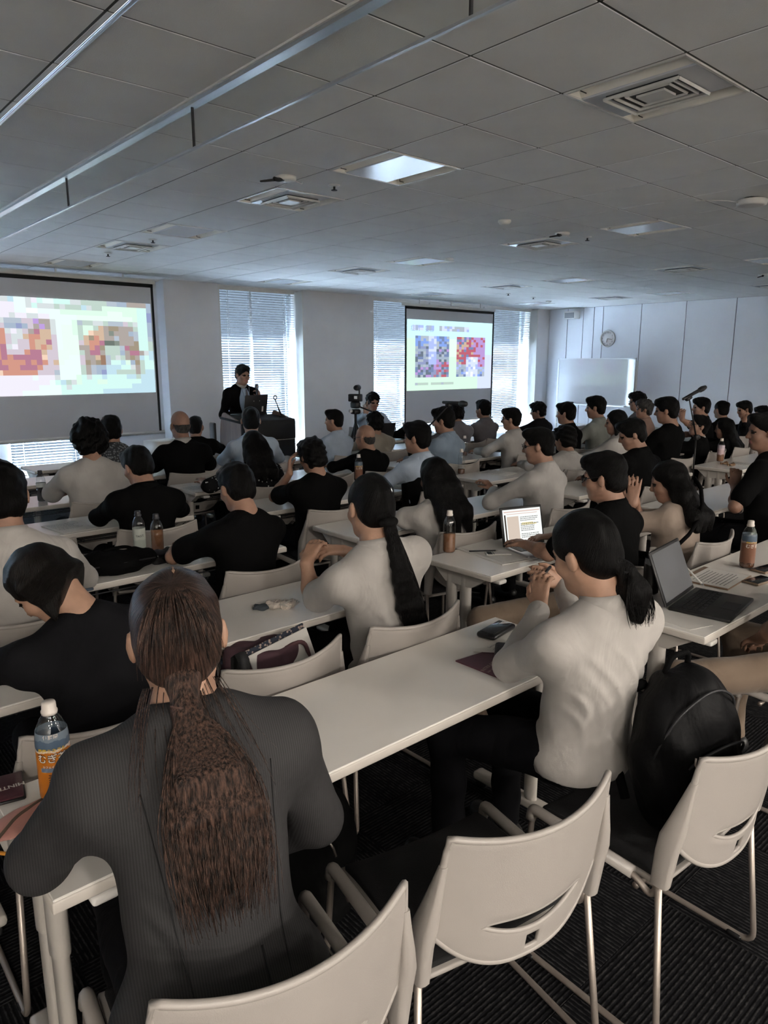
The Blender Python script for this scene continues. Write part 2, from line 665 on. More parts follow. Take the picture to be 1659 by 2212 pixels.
# ---- ceiling light fixtures: two lamp troughs with a vent or a plate between them
m_trough = mat('lamp_trough_enamel', (0.90, 0.87, 0.80), 0.45)
m_plate = mat('fixture_plate_gloss', (0.70, 0.72, 0.76), 0.18, 0.0, spec=0.6)
m_tube_off = mat('fluorescent_tube_off', (0.75, 0.75, 0.72), 0.25)
m_tube_on = emit('fluorescent_tube_lit', (1.0, 0.92, 0.83), 6.0)
W2, H2 = GX / 2 - 0.006, GY / 2 - 0.006


def fixture_meshes():
    fr = MB()
    for sx in (-1, 1):
        fr.box((sx * (W2 - 0.006), 0, 0.03), (0.012, 2 * H2, 0.07))
        fr.box((0, sx * (H2 - 0.006), 0.03), (2 * W2, 0.012, 0.07))
    tr = {}
    for sx in (-1, 1):
        t = MB()
        prof = [(W2 - 0.013, 0.0), (W2 - 0.016, 0.075), (W2 - 0.075, 0.080), (W2 - 0.125, 0.004)]
        vs = [(sx * x, y, z) for y in (-H2 + 0.013, H2 - 0.013) for x, z in prof]
        t.add(vs, [(i, i + 1, i + 5, i + 4) for i in range(3)] + [(0, 3, 2, 1), (4, 5, 6, 7)])
        t.v = [(a, b, c) for a, b, c in t.v]
        tr[sx] = t.mesh('lamp_trough', m_trough, fix=False)
    tube = MB().tube([(0, -H2 + 0.03, 0), (0, H2 - 0.03, 0)], 0.009, 8).mesh('lamp_tube', m_tube_off)
    clip = MB().tube([(0, 0, 0.02), (0, 0, -0.012), (0.045, 0, -0.012)], 0.003, 6).mesh('lamp_clip', m_black)
    wc = W2 - 0.128
    pl = MB().rbox((0, 0, 0.003), (2 * wc, 2 * H2 - 0.03, 0.012), 0.003, 1, smooth=False).mesh('center_plate', m_plate)
    vent = []
    for k, (a, z) in enumerate(((0.145, -0.004), (0.115, 0.002), (0.085, 0.006), (0.055, 0.0))):
        m = MB()
        b = a * 1.25
        if k < 3:
            for s_ in (-1, 1):
                m.box((s_ * a, 0, z), (0.012, 2 * b, 0.012), (0, s_ * 0.5, 0))
                m.box((0, s_ * b, z), (2 * a, 0.012, 0.012), (-s_ * 0.5, 0, 0))
        else:
            m.box((0, 0, z), (2 * a, 2 * b, 0.01))
        vent.append(m.mesh('vent_louvre', m_whitemet))
    back = MB().box((0, 0, 0.012), (0.28, 0.35, 0.004)).mesh('vent_cavity', m_black)
    return fr.mesh('fixture_frame', m_whitemet), tr, tube, clip, pl, vent, back


F_frame, F_tr, F_tube, F_clip, F_plate, F_vent, F_back = fixture_meshes()
F_tube_on = MB().tube([(0, -H2 + 0.03, 0), (0, H2 - 0.03, 0)], 0.009, 8).mesh('lamp_tube', m_tube_on)
ORD = ['nearest', 'second nearest', 'third nearest', 'fourth nearest', 'fifth nearest', 'sixth nearest', 'seventh nearest', 'eighth nearest']
rows_sorted = [1, 4, 6, 9, 11, 14]
for (c_, r_), (x, y) in fixtures.items():
    has_vent = r_ in (1, 6, 11, -4, -9)
    lit = r_ in (-6, -9) and c_ in (-5, -2, 3, 8, 13)
    colname = {-5: 'far left column', -2: 'column left of the glass curtain', 3: 'column right of the glass curtain', 8: 'middle column', 13: 'third column', 18: 'column nearest the clock wall'}[c_]
    if r_ in rows_sorted:
        lab = 'unlit recessed ceiling light %s, %s, %s' % ('around an air vent' if has_vent else 'with a blank plate', ORD[rows_sorted.index(r_)], colname)
    else:
        lab = '%s ceiling light behind the camera, %s, row %s' % ('glowing' if lit else 'unlit', colname, {-1: 'one', -4: 'two', -6: 'three', -9: 'four'}[r_])
    t = thing('ceiling_light', lab, 'ceiling light', (x, y, CEIL), 0, 'recessed ceiling lights')
    link('fixture_frame', F_frame, t)
    for sx in (-1, 1):
        q = link('lamp_trough', F_tr[sx], t)
        link('lamp_tube', F_tube_on if lit else F_tube, q, (sx * (W2 - 0.06), 0, 0.060))
        link('lamp_clip', F_clip, q, (sx * (W2 - 0.05), H2 - 0.06, 0.02))
    link('center_plate', F_plate, t)
    if has_vent:
        v = link('vent_cavity', F_back, t, (0, 0, -0.018))
        for me in F_vent:
            link('vent_louvre', me, v, (0, 0, 0.004))
    if lit:
        ld = bpy.data.lights.new('fluorescent_glow', 'AREA')
        ld.shape = 'RECTANGLE'
        ld.size, ld.size_y = 0.5, 0.5
        ld.energy = REAR_LAMP_W[r_]
        ld.color = (1.0, 0.92, 0.83)
        lo = bpy.data.objects.new('fluorescent_glow', ld)
        C.objects.link(lo)
        lo.parent = t
        lo.location = (0, 0, -0.03)

# ---- glass smoke curtain hanging from the ceiling
m_glass = clear_mat('curtain_glass', (0.97, 0.98, 0.975), 0.12, 0.03)
sc_ = thing('smoke_curtain', 'clear glass smoke curtain with metal top rail hanging across the ceiling', 'glass curtain', (1.80, 0, CEIL))
MB().box((0, 2.55, -0.012), (0.05, 16.2, 0.024)).obj('top_rail', m_alu, sc_)
MB().box((-0.03, 2.55, -0.004), (0.012, 16.2, 0.010)).obj('rail_cover', m_white, sc_)
MB().box((0, 2.55, -0.206), (0.014, 16.2, 0.010)).obj('bottom_edge', m_alu, sc_)
joints = [-5.5, -3.75, -1.95, -0.15, 1.645, 3.435, 5.235, 7.03, 8.83, 10.62]
for a, b in zip(joints, joints[1:]):
    MB().box((0, (a + b) / 2, -0.113), (0.008, b - a - 0.006, 0.18)).obj('glass_pane', m_glass, sc_)
for a in joints[1:-1]:
    MB().box((0, a, -0.113), (0.012, 0.007, 0.18)).obj('joint_strip', m_dark, sc_)
tag(MB().rbox((1.185, 2.55, CEIL - 0.006), (0.022, 16.0, 0.012), 0.004, 1).obj('ceiling_rail', m_alu), 'slim metal ceiling rail left of the glass curtain', 'rail')

# ---- small things on the ceiling
det_me = MB().lathe([(0.055, 0), (0.058, -0.012), (0.045, -0.03), (0.02, -0.036), (0.0, -0.036)], 20).mesh('smoke_detector', m_white)
for px, py, wh in ((1090, 476, 'over the middle rows'), (970, 558, 'near the right-hand screen'), (1185, 650, 'close to the far corner')):
    p = at(px, py, CEIL)
    tag(link('smoke_detector', det_me, None, (p.x, p.y, CEIL)), 'round white smoke detector on the ceiling ' + wh, 'smoke detector', 'ceiling smoke detectors')
for px, py, wh in ((722, 400, 'beside the second nearest light'), (1269, 512, 'in the middle column of lights'), (330, 517, 'above the left-hand screen side, nearer one'), (233, 547, 'just in front of the left screen'), (1098, 634, 'near the right-hand screen'), (1152, 642, 'near the far corner')):
    p = at(px, py, CEIL)
    s = thing('sprinkler', 'small metal sprinkler head on the ceiling ' + wh, 'sprinkler', (p.x, p.y, CEIL), 0, 'ceiling sprinklers')
    MB().lathe([(0.042, 0), (0.040, -0.006), (0.012, -0.010), (0.0, -0.010)], 16).obj('rosette', m_whitemet, s)
    MB().lathe([(0.008, -0.008), (0.008, -0.03), (0.022, -0.032), (0.022, -0.036), (0, -0.036)], 12).obj('nozzle', m_dark, s)
for px, py, wh in ((618, 382, 'beside the vent light near the glass curtain'), (1215, 503, 'in the middle column of lights'), (1650, 592, 'at the far right')):
    p = at(px, py, CEIL)
    s = thing('ceiling_microphone', 'small black ceiling microphone on a white base ' + wh, 'microphone', (p.x, p.y, CEIL), R(15), 'ceiling microphones')
    MB().lathe([(0.07, 0), (0.068, -0.02), (0.05, -0.028), (0, -0.03)], 16).obj('base', m_white, s)
    MB().tube(rounded_path([(-0.03, 0, -0.02), (-0.08, 0.0, -0.035), (-0.12, 0.0, -0.035)], 0.02), [0.014] * 6 + [0.014, 0.014]).tube([(-0.09, 0, -0.035), (-0.2, 0.05, -0.06)], [0.010, 0.006]).obj('arm', m_black, s)
    MB().tube([(0.07, -0.01, -0.01), (0.10, -0.04, -0.03), (0.14, -0.02, -0.02), (0.17, 0.0, -0.003)], 0.003, 5).obj('cable', m_white, s)
p = at(1625, 428, CEIL)
s = thing('access_point', 'round white access point with a loose cable on the ceiling at right', 'access point', (p.x, p.y, CEIL))
MB().lathe([(0.10, -0.012), (0.11, -0.018), (0.105, -0.05), (0.08, -0.056), (0, -0.056)], 28).obj('body', m_white, s)
MB().lathe([(0.06, 0), (0.06, -0.014), (0, -0.014)], 20).obj('mount', m_black, s)
MB().tube([(-0.08, 0.07, -0.03), (-0.14, 0.12, -0.02), (-0.2, 0.2, -0.012), (-0.22, 0.26, -0.006), (-0.25, 0.32, -0.003)], 0.004, 6).obj('cable', m_white, s)

# ---- right wall: clock, loudspeaker
ck = thing('wall_clock', 'round white wall clock with pale rim above the whiteboard', 'clock', (XW - 0.02, 9.0, 2.22))
rx = (0, -PI / 2, 0)
MB().lathe([(0.165, 0), (0.182, 0.0), (0.186, 0.02), (0.178, 0.045), (0.165, 0.045), (0.165, 0.005)], 40, rot=rx).obj('rim', m_whitemet, ck)
MB().lathe([(0.1645, 0.008), (0.1645, 0.02), (0, 0.02)], 40, rot=rx).obj('face', mat('clock_face', (0.72, 0.68, 0.66), 0.4), ck)
for ang, ln, wd_ in ((R(-100), 0.12, 0.010), (R(165), 0.085, 0.014)):
    MB().box((-0.026, math.sin(ang) * ln / 2, math.cos(ang) * ln / 2), (0.004, wd_, ln), (-ang, 0, 0)).obj('hand', mat('clock_hand', (0.25, 0.22, 0.18), 0.5), ck)
for k in range(12):
    an = k * PI / 6
    me = text_mesh(str(12 if k == 0 else k), 0.045, mat('clock_ink', (0.10, 0.09, 0.08), 0.6), 'numeral')
    link('numeral', me, ck, (-0.0215, -math.sin(an) * 0.130, math.cos(an) * 0.130), (PI / 2, 0, -PI / 2))
sp = thing('wall_speaker', 'white box loudspeaker high on the wall near the corner', 'loudspeaker', (14.42, 9.86, 2.76))
MB().rbox((0, 0, 0), (0.22, 0.30, 0.17), 0.02, 2).obj('cabinet', m_white, sp)
MB().rbox((-0.112, 0, -0.01), (0.01, 0.25, 0.12), 0.02, 2).obj('grille', mat('speaker_grille', (0.25, 0.25, 0.26), 0.7), sp)
MB().box((0.13, 0, 0), (0.06, 0.08, 0.06)).obj('bracket', m_whitemet, sp)

# ---- whiteboard on a stand
def whiteboard_mat():
    m = mat('whiteboard_enamel', (0.56, 0.57, 0.60), 0.35, var=0.01)
    b_ = m.node_tree.nodes['Principled BSDF']
    b_.inputs['Coat Weight'].default_value = 1.0
    b_.inputs['Coat Roughness'].default_value = 0.05
    b_.inputs['Coat IOR'].default_value = 2.0
    return m


wb = thing('whiteboard', 'white mobile whiteboard standing below the wall clock', 'whiteboard', (13.95, 8.88, 0), 0)
WBX = 0.0
MB().rbox((0, 0, 1.29), (0.022, 1.86, 0.96), 0.004, 1, smooth=False).obj('board', whiteboard_mat(), wb)
f = MB()
for sy in (-1, 1):
    f.box((0, sy * 0.94, 1.29), (0.035, 0.025, 1.01))
    f.box((0, 0, 1.29 + sy * 0.49), (0.035, 1.90, 0.025))
f.obj('board_frame', m_alu, wb)
for sy in (-1, 1):
    MB().box((0.03, sy * 0.97, 0.88), (0.03, 0.03, 1.72)).obj('post', m_whitemet, wb)
    MB().box((0.0, sy * 0.97, 0.05), (0.62, 0.04, 0.04)).obj('foot', m_dark, wb)
MB().box((-0.05, 0, 0.79), (0.09, 1.6, 0.02)).obj('pen_tray', m_alu, wb)
MB().box((0.03, 0, 0.35), (0.025, 1.92, 0.03)).obj('stretcher', m_whitemet, wb)
MB().rbox((-0.05, 0.55, 0.82), (0.05, 0.14, 0.035), 0.006, 1).obj('eraser', m_dark, wb)

# ================================================================== projection screens
PALS = {'p': (224, 221, 232), 'm': (220, 236, 234), 'g': (207, 236, 218), 'G': (219, 250, 228), 'c': (198, 232, 226), 'b': (181, 210, 222), 's': (179, 198, 189), 'l': (200, 208, 210), 'a': (170, 181, 193), 'B': (157, 172, 190), 'v': (197, 187, 198), 'o': (196, 142, 126), 'O': (197, 172, 150), 'r': (170, 118, 138), 't': (163, 155, 150), 'k': (151, 140, 122), 'd': (104, 113, 107), 'n': (145, 116, 98), 'u': (139, 149, 186), 'P': (178, 150, 208), 'w': (226, 197, 176), 'q': (126, 135, 127), 'M': (236, 250, 250),
        'C': (200, 242, 252), 'L': (205, 216, 244), 'e': (206, 240, 218), 'x': (130, 160, 226), 'y': (168, 184, 240), 'z': (180, 96, 112), 'j': (178, 148, 206), 'h': (104, 116, 132), 'i': (116, 132, 170)}


def lin(c):
    return tuple((v / 255 / 12.92) if v / 255 <= 0.04045 else ((v / 255 + 0.055) / 1.055) ** 2.4 for v in c)


ROWS_L = ['lllbmmlpcmmcccllsssssaaBBttttB', 'ppppmmlclllslsssblssgggggggccB', 'ppppmmMMmmmmgggggggggGGGgggccu', 'lpplppllppmmmmmGGGGGGGGGGGgccu', 'vlaaavvPttlmmmgassllsaaavslccB', 'vvBBuBvtPtlmGGgsggsOtkktttsccB', 'oolplvtrOOlmGGgsgwOOtqtttBaccB', 'oovllOooOOvmGGGsOkoOttatttacca', 'oovlvvoOOrvmGGGvOoorddqtttkccs', 'orlpvvoOoOvmGGGttorksssarkkccs', 'orvvvorrOvvGGGGstrrtsssBtrrtlb', 'ororrrrrwvvGGmmvttOnaslstktbcb', 'roooororovOGmmmvktknaccbgBkscc', 'rroorrrovvvmmmmstaBBbbbccltscc', 'woooooovvvammmmstaBubbsssstsbb', 'ppppppmppplmmmgclccbccccbbsbbb', 'pppppppppmcbslgcccggcccccccbbb', 'pppppppmmmmclccccccccccccbbbbb', 'ppppmmmmmmmccccccccbbbbbbbbbbb']
ROWS_L = [r[0] * 6 + r for r in ROWS_L]


def rows_right():
    rnd = random.Random(3)
    H, W = 27, 34
    g = [['C' if j < 7 else ('e' if (i < 28 or j < 22) else 'L') for i in range(W)] for j in range(H)]
    for j in range(H):
        for i in range(W):
            if i >= 31 and j > 3:
                g[j][i] = 'L' if j > 12 else 'C'
            if 12 <= i <= 18 and j >= 7:
                g[j][i] = 'G' if j < 14 else 'e'
    for i in range(2, 24):
        if 2 <= i <= 5 or 7 <= i <= 9 or 12 <= i <= 23:
            g[2][i] = rnd.choice('Lya')
            g[3][i] = rnd.choice('ayL')
    for j in range(6, 22):
        for i in range(3, 16):
            u, v = (i - 9.0) / 6.5, (j - 14) / 8
            if abs(u) < 0.25 and v < 0.35:
                c = rnd.choice('yyyL')
            elif v > 0.2 and u > 0.0 and rnd.random() < 0.45:
                c = rnd.choice('zjrz')
            elif v < -0.6:
                c = rnd.choice('ixxa')
            else:
                c = rnd.choice('iuBhaBuijh')
            g[j][i] = c
    for j in range(6, 22):
        for i in range(19, 31):
            u, v = (i - 25.0) / 6, (j - 14) / 8
            if abs(u) < 0.35 and -0.1 < v < 0.9:
                c = rnd.choice('MLyL')
            elif u > 0.1 and v < 0.4:
                c = rnd.choice('jjjjz')
            elif u < 0.1 and v < 0.35:
                c = rnd.choice('zjiOz')
            else:
                c = rnd.choice('xaiyB')
            g[j][i] = c
    for i in range(3, 18):
        if i != 8:
            g[24][i] = rnd.choice('slsa')
    return [''.join(r) for r in g]


def slide_material(name, strength):
    m = bpy.data.materials.new(name)
    m.use_nodes = True
    nt = m.node_tree
    nt.nodes.remove(nt.nodes['Principled BSDF'])
    a = nt.nodes.new('ShaderNodeAttribute')
    a.attribute_name = 'slide'
    e = nt.nodes.new('ShaderNodeEmission')
    e.inputs[1].default_value = strength
    nt.links.new(a.outputs['Color'], e.inputs[0])
    nt.links.new(e.outputs[0], nt.nodes['Material Output'].inputs[0])
    return m


def slide(rows, w_, h_, mt):
    """the projected picture: a sheet of flat coloured blocks"""
    H, W = len(rows), len(rows[0])
    vs, fs, cols = [], [], []
    for j in range(H):
        for i in range(W):
            x0, x1 = -w_ / 2 + w_ * i / W, -w_ / 2 + w_ * (i + 1) / W
            z0, z1 = h_ / 2 - h_ * (j + 1) / H, h_ / 2 - h_ * j / H
            n = len(vs)
            vs += [(x0, 0, z0), (x1, 0, z0), (x1, 0, z1), (x0, 0, z1)]
            fs.append((n, n + 1, n + 2, n + 3))
            cols += [(*lin(PALS[rows[j][i]]), 1)] * 4
    me = bpy.data.meshes.new('projected_slide')
    me.from_pydata(vs, [], fs)
    at_ = me.color_attributes.new('slide', 'FLOAT_COLOR', 'CORNER')
    at_.data.foreach_set('color', np.array(cols, dtype=np.float32).ravel())
    me.materials.append(mt)
    return me


m_screen = mat('screen_fabric', (0.62, 0.63, 0.66), 0.8)


def screen(x0, x1, Y, z0, z1, iz0, iz1, rows, strength, label, name):
    xc, wd = (x0 + x1) / 2, x1 - x0
    s = thing('projection_screen', label, 'screen', (xc, Y, 0), 0, 'projection screens at the front')
    MB().box((0, 0.006, (z0 + z1) / 2), (wd, 0.004, z1 - z0)).obj('fabric', m_screen, s)
    b = MB()
    b.box((0, 0.002, z1 - 0.02), (wd + 0.06, 0.006, 0.05))
    for sx in (-1, 1):
        b.box((sx * (wd / 2 + 0.012), 0.002, (z0 + z1) / 2), (0.034, 0.006, z1 - z0))
    b.obj('black_border', m_blackmat, s)
    MB().lathe([(0.0, 0), (0.028, 0), (0.028, wd + 0.16), (0, wd + 0.16)], 14, rot=(0, PI / 2, 0), c=(-wd / 2 - 0.08, 0.02, z0 - 0.02)).obj('bottom_bar', m_whitemet, s)
    MB().rbox((0, 0.03, z1 + 0.035), (wd + 0.14, 0.07, 0.06), 0.012, 2).obj('roller_case', m_whitemet, s)
    for sx in (-0.35, 0.0, 0.35):
        MB().box((sx * wd, 0.03, (z1 + 0.06 + CEIL) / 2), (0.02, 0.02, max(0.02, CEIL - z1 - 0.05))).obj('hanger', m_whitemet, s)
    link('projected_slide', slide(rows, wd - 0.05, iz1 - iz0, slide_material(name, strength)), s, (0, -0.003, (iz0 + iz1) / 2))
    return s


s1 = screen(2.02, 4.60, 10.30, 0.70, 2.80, 1.27, 2.53, ROWS_L, SCREEN_L, 'large pull-down screen on the left showing two reddish pictures', 'slide_light_left')
s2 = screen(9.83, 12.42, 10.50, 0.52, 2.77, 1.15, 2.53, rows_right(), SCREEN_R, 'smaller pull-down screen on the right between venetian blinds', 'slide_light_right')
me = text_mesh('症例', 0.13, emit('slide_text_blue', lin((150, 170, 214)), 0.42), 'slide_title')
link('slide_title', me, s2, (-1.05, -0.006, 2.36), (PI / 2, 0, 0))
me = text_mesh('要旨', 0.13, emit('slide_text_blue', lin((150, 170, 214)), 0.42), 'slide_title')
link('slide_title', me, s2, (-0.66, -0.006, 2.35), (PI / 2, 0, 0))
# folding stand leg beside the left screen
st = thing('folding_stand', 'thin white folding stand with a slanting leg below the left screen', 'stand', (3.35, 9.55, 0))
MB().tube([(0.1, 0, 0.0), (0.1, 0, 0.95)], 0.014).obj('post', m_whitemet, st)
MB().tube([(-0.62, -0.2, 0.01), (0.1, 0, 0.62)], 0.011).obj('leg', m_whitemet, st)
MB().tube([(0.55, -0.3, 0.01), (0.1, 0, 0.55)], 0.011).obj('leg', m_whitemet, st)
MB().tube([(0.12, 0.5, 0.01), (0.1, 0, 0.58)], 0.011).obj('leg', m_whitemet, st)
MB().rbox((0.1, 0, 0.62), (0.05, 0.05, 0.06), 0.008).obj('collar', m_dark, st)

# ================================================================== chairs and tables
m_chair = mat('chair_shell_plastic', (0.34, 0.313, 0.287), 0.42, var=0.03, vscale=3, bump=0.05, bscale=400)
m_cushion = mat('chair_cushion_black', (0.006, 0.006, 0.007), 0.9, bump=0.2, bscale=300)
m_leg = mat('chair_tube_steel', (0.40, 0.35, 0.31), 0.38, 0.7)


def chair_parts():
    """sled-base stacking chair; origin on the floor below the seat, facing +Y"""
    HW = 0.228

    def back_pt(u, z):
        y = -0.205 - 0.062 * (1 - u * u) - (z - 0.5) * 0.16
        return Vector((HW * u * (1 - 0.05 * max(0.0, (z - 0.72) / 0.1)), y, z))

    def zt(u):
        return 0.785 + 0.022 * u * u

    def zb(u):
        return 0.462 + 0.13 * max(0.0, abs(u) - 0.08) ** 2.6

    US = 0.60

    def zmid(u):
        return 0.532 + 0.12 * u * u

    def zl(u):
        return zmid(u)

    def zu(u):
        t = max(0.0, 1 - (u / US) ** 2)
        return zmid(u) + 0.046 * t ** 0.7

    NU = 40
    s = MB()
    us = [-1 + 2 * i / NU for i in range(NU + 1)]

    def strip(fa, fb, n, skip=None):
        s.grid(NU, n, lambda a, b: back_pt(-1 + 2 * a, fa(-1 + 2 * a) * (1 - b) + fb(-1 + 2 * a) * b), 0, True, skip)

    strip(zb, zl, 4, lambda i, j: j in (1, 2) and i in (18, 19, 20))
    strip(zu, zt, 10)
    me = s.mesh('backrest', m_chair, fix=False)
    bm = bmesh.new()
    bm.from_mesh(me)
    bmesh.ops.remove_doubles(bm, verts=bm.verts, dist=0.0015)
    bmesh.ops.recalc_face_normals(bm, faces=bm.faces)
    bm.to_mesh(me)
    bm.free()
    o = link('backrest', me)
    md = o.modifiers.new('sol', 'SOLIDIFY')
    md.thickness = 0.009
    md.offset = 0
    md = o.modifiers.new('bev', 'BEVEL')
    md.width = 0.0025
    md.segments = 2
    md.limit_method = 'ANGLE'
    bake(o)
    # rolled rim round the shell and the handle slot
    rim = MB()
    loop = [back_pt(u, zt(u)) for u in us] + [back_pt(1, zt(1) + (zb(1) - zt(1)) * k / 8) for k in range(1, 8)] + [back_pt(u, zb(u)) for u in reversed(us)] + [back_pt(-1, zb(-1) + (zt(-1) - zb(-1)) * k / 8) for k in range(1, 8)]
    rim.tube(loop, 0.0075, 8, closed=True)
    uu = [-US + 2 * US * k / 24 for k in range(25)]
    rim.tube([back_pt(u, zu(u)) for u in uu] + [back_pt(u, zl(u)) for u in reversed(uu)][1:-1], 0.0058, 6, closed=True)
    b_me = o.data
    bpy.data.objects.remove(o)
    rim_me = rim.mesh('back_rim', m_chair)
    parts = [('backrest', b_me, None), ('back_rim', rim_me, 'backrest')]

    def ring(c, hx, hy, n=12, tilt=0.0):
        out = []
        for k in range(n):
            a = 2 * PI * k / n
            ca, sa = math.cos(a), math.sin(a)
            x = hx * math.copysign(abs(ca) ** 0.55, ca)
            y = hy * math.copysign(abs(sa) ** 0.55, sa)
            out.append(Vector((c[0] + x, c[1] + y, c[2] + y * tilt)))
        return out

    for sx in (-1, 1):
        up = MB()
        up.loft([ring((sx * 0.226, -0.245, 0.745), 0.008, 0.008), ring((sx * 0.232, -0.236, 0.70), 0.011, 0.014), ring((sx * 0.240, -0.225, 0.645), 0.015, 0.022), ring((sx * 0.245, -0.214, 0.60), 0.019, 0.028), ring((sx * 0.246, -0.205, 0.55), 0.0185, 0.026), ring((sx * 0.245, -0.195, 0.455), 0.016, 0.023)])
        parts.append(('back_upright', sharp(up.mesh('back_upright', m_chair), 60), None))
        lg = MB()
        path = rounded_path([(sx * 0.245, -0.19, 0.47), (sx * 0.272, -0.235, 0.010), (sx * 0.268, 0.215, 0.010), (sx * 0.246, 0.195, 0.455), (sx * 0.242, -0.125, 0.438), (sx * 0.240, -0.175, 0.40), (sx * 0.243, -0.19, 0.46)], 0.045, 5)
        lg.tube(path, 0.0088, 8)
        parts.append(('sled_leg', lg.mesh('sled_leg', m_leg), None))
        rl = MB()
        rp = rounded_path([(sx * 0.2475, 0.200, 0.425), (sx * 0.246, 0.196, 0.458), (sx * 0.243, -0.12, 0.442)], 0.04, 6)
        rl.tube(rp, [0.0155] * (len(rp) - 1) + [0.017], 10)
        parts.append(('seat_rail', rl.mesh('seat_rail', m_chair), None))
        for yy in (-0.18, 0.17):
            parts.append(('foot_glide', MB().rbox((sx * 0.27, yy, 0.008), (0.022, 0.045, 0.016), 0.006, 2).mesh('foot_glide', m_black), 'sled_leg'))

    def seat_fn(z, inset):
        def fn(a, b):
            u, v = -1 + 2 * a, b
            x = (0.226 - inset) * u
            y = -0.185 + inset + (0.385 - 2 * inset) * v
            e = max(abs(u), abs(2 * v - 1))
            zz = z - 0.012 * (1 - u * u) + 0.014 * v - 0.018 * max(0, v - 0.8) * 5 * 0.6
            return Vector((x, y, zz))
        return fn

    for nm, z, ins, th, mt in (('seat', 0.432, 0.0, 0.014, m_chair), ('seat_cushion', 0.444, 0.012, 0.016, m_cushion)):
        me = MB().grid(14, 14, seat_fn(z, ins)).mesh(nm, mt, fix=False)
        o = link(nm, me)
        md = o.modifiers.new('sol', 'SOLIDIFY')
        md.thickness = th
        md.offset = 0
        md = o.modifiers.new('bev', 'BEVEL')
        md.width = 0.005
        md.segments = 2
        md.limit_method = 'ANGLE'
        bake(o)
        parts.append((nm, o.data, None if nm == 'seat' else 'seat'))
        bpy.data.objects.remove(o)
    cb = MB()
    cb.tube([(-0.244, 0.12, 0.418), (0.244, 0.12, 0.418)], 0.009)
    cb.tube([(-0.244, -0.13, 0.41), (0.244, -0.13, 0.41)], 0.009)
    parts.append(('crossbar', cb.mesh('crossbar', m_leg), None))
    return parts


CHAIR = chair_parts()


def chair(x, y, yaw, label, z=0.0):
    t = thing('stacking_chair', label, 'chair', (x, y, z), yaw, 'white stacking chairs')
    made = {}
    last_leg = None
    for nm, me, par in CHAIR:
        p = t
        if par == 'sled_leg':
            p = last_leg
        elif par:
            p = made.get(par, t)
        o = link(nm, me, p)
        made.setdefault(nm, o)
        if nm == 'sled_leg':
            last_leg = o
    return t


# ---- tables
m_top = mat('table_laminate', (0.78, 0.75, 0.70), 0.22, var=0.02, vscale=4)
m_edge = mat('table_edge_band', (0.56, 0.52, 0.47), 0.45)
m_tleg = mat('table_leg_enamel', (0.50, 0.47, 0.43), 0.4)
TL, TD, TH = 1.80, 0.45, 0.72


def table_parts():
    top = MB().rbox((0, 0, TH - 0.002), (TL - 0.006, TD - 0.006, 0.006), 0.002, 1, smooth=False).mesh('tabletop', m_top)
    edge = MB().rbox((0, 0, TH - 0.016), (TL, TD, 0.026), 0.004, 2).mesh('edge_band', m_edge)
    col, foot = [], []
    for sx in (-1, 1):
        for yy in (-0.02, 0.075):
            c = MB()

            def ring(z, a, b):
                return [Vector((sx * (TL / 2 - 0.055) + a * math.cos(2 * PI * k / 14), yy + b * math.sin(2 * PI * k / 14), z)) for k in range(14)]
            c.loft([ring(0.69, 0.022, 0.034), ring(0.44, 0.022, 0.034), ring(0.435, 0.018, 0.028), ring(0.05, 0.018, 0.028)])
            col.append(sharp(c.mesh('leg_column', m_tleg), 40))
        f = MB()
        f.rbox((sx * (TL / 2 - 0.055), 0.0, 0.055), (0.055, 0.50, 0.035), 0.012, 2)
        foot.append(f.mesh('foot', m_tleg))
    cast = MB().lathe([(0, -0.011), (0.026, -0.011), (0.028, -0.006), (0.028, 0.006), (0.026, 0.011), (0, 0.011)], 16, rot=(0, PI / 2, 0)).mesh('caster', m_black)
    beam = MB().rbox((0, 0.03, 0.665), (TL - 0.14, 0.05, 0.04), 0.006, 1).mesh('beam', m_tleg)
    brk = [MB().prism([(-0.20, 0.70), (0.20, 0.70), (0.10, 0.62), (-0.07, 0.62)], -0.02, 0.02, M=Matrix.Translation((sx * (TL / 2 - 0.055), 0, 0)) @ Matrix.Rotation(PI / 2, 4, 'Z') @ Matrix.Rotation(PI / 2, 4, 'X')).mesh('bracket', m_tleg) for sx in (-1, 1)]
    shelf = MB()
    for k in range(5):
        shelf.tube([(-TL / 2 + 0.14, -0.10 + k * 0.06, 0.635), (TL / 2 - 0.14, -0.10 + k * 0.06, 0.635)], 0.004, 5)
    for x in (-0.7, -0.23, 0.23, 0.7):
        shelf.tube(rounded_path([(x, -0.11, 0.70), (x, -0.11, 0.63), (x, 0.15, 0.63), (x, 0.15, 0.70)], 0.02, 3), 0.004, 5)
    shelf = shelf.mesh('wire_shelf', m_dark)
    lever = MB().rbox((-TL / 2 + 0.10, -0.185, 0.672), (0.055, 0.07, 0.022), 0.008, 2).tube([(-TL / 2 + 0.10, -0.16, 0.672), (-TL / 2 + 0.10, 0.0, 0.672)], 0.007).mesh('fold_lever', m_white)
    panel = MB().rbox((0, 0.185, 0.50), (TL - 0.24, 0.012, 0.30), 0.004, 1).mesh('modesty_panel', m_dark)
    return top, edge, col, foot, cast, beam, brk, shelf, lever, panel


T_top, T_edge, T_col, T_foot, T_cast, T_beam, T_brk, T_shelf, T_lever, T_panel = table_parts()


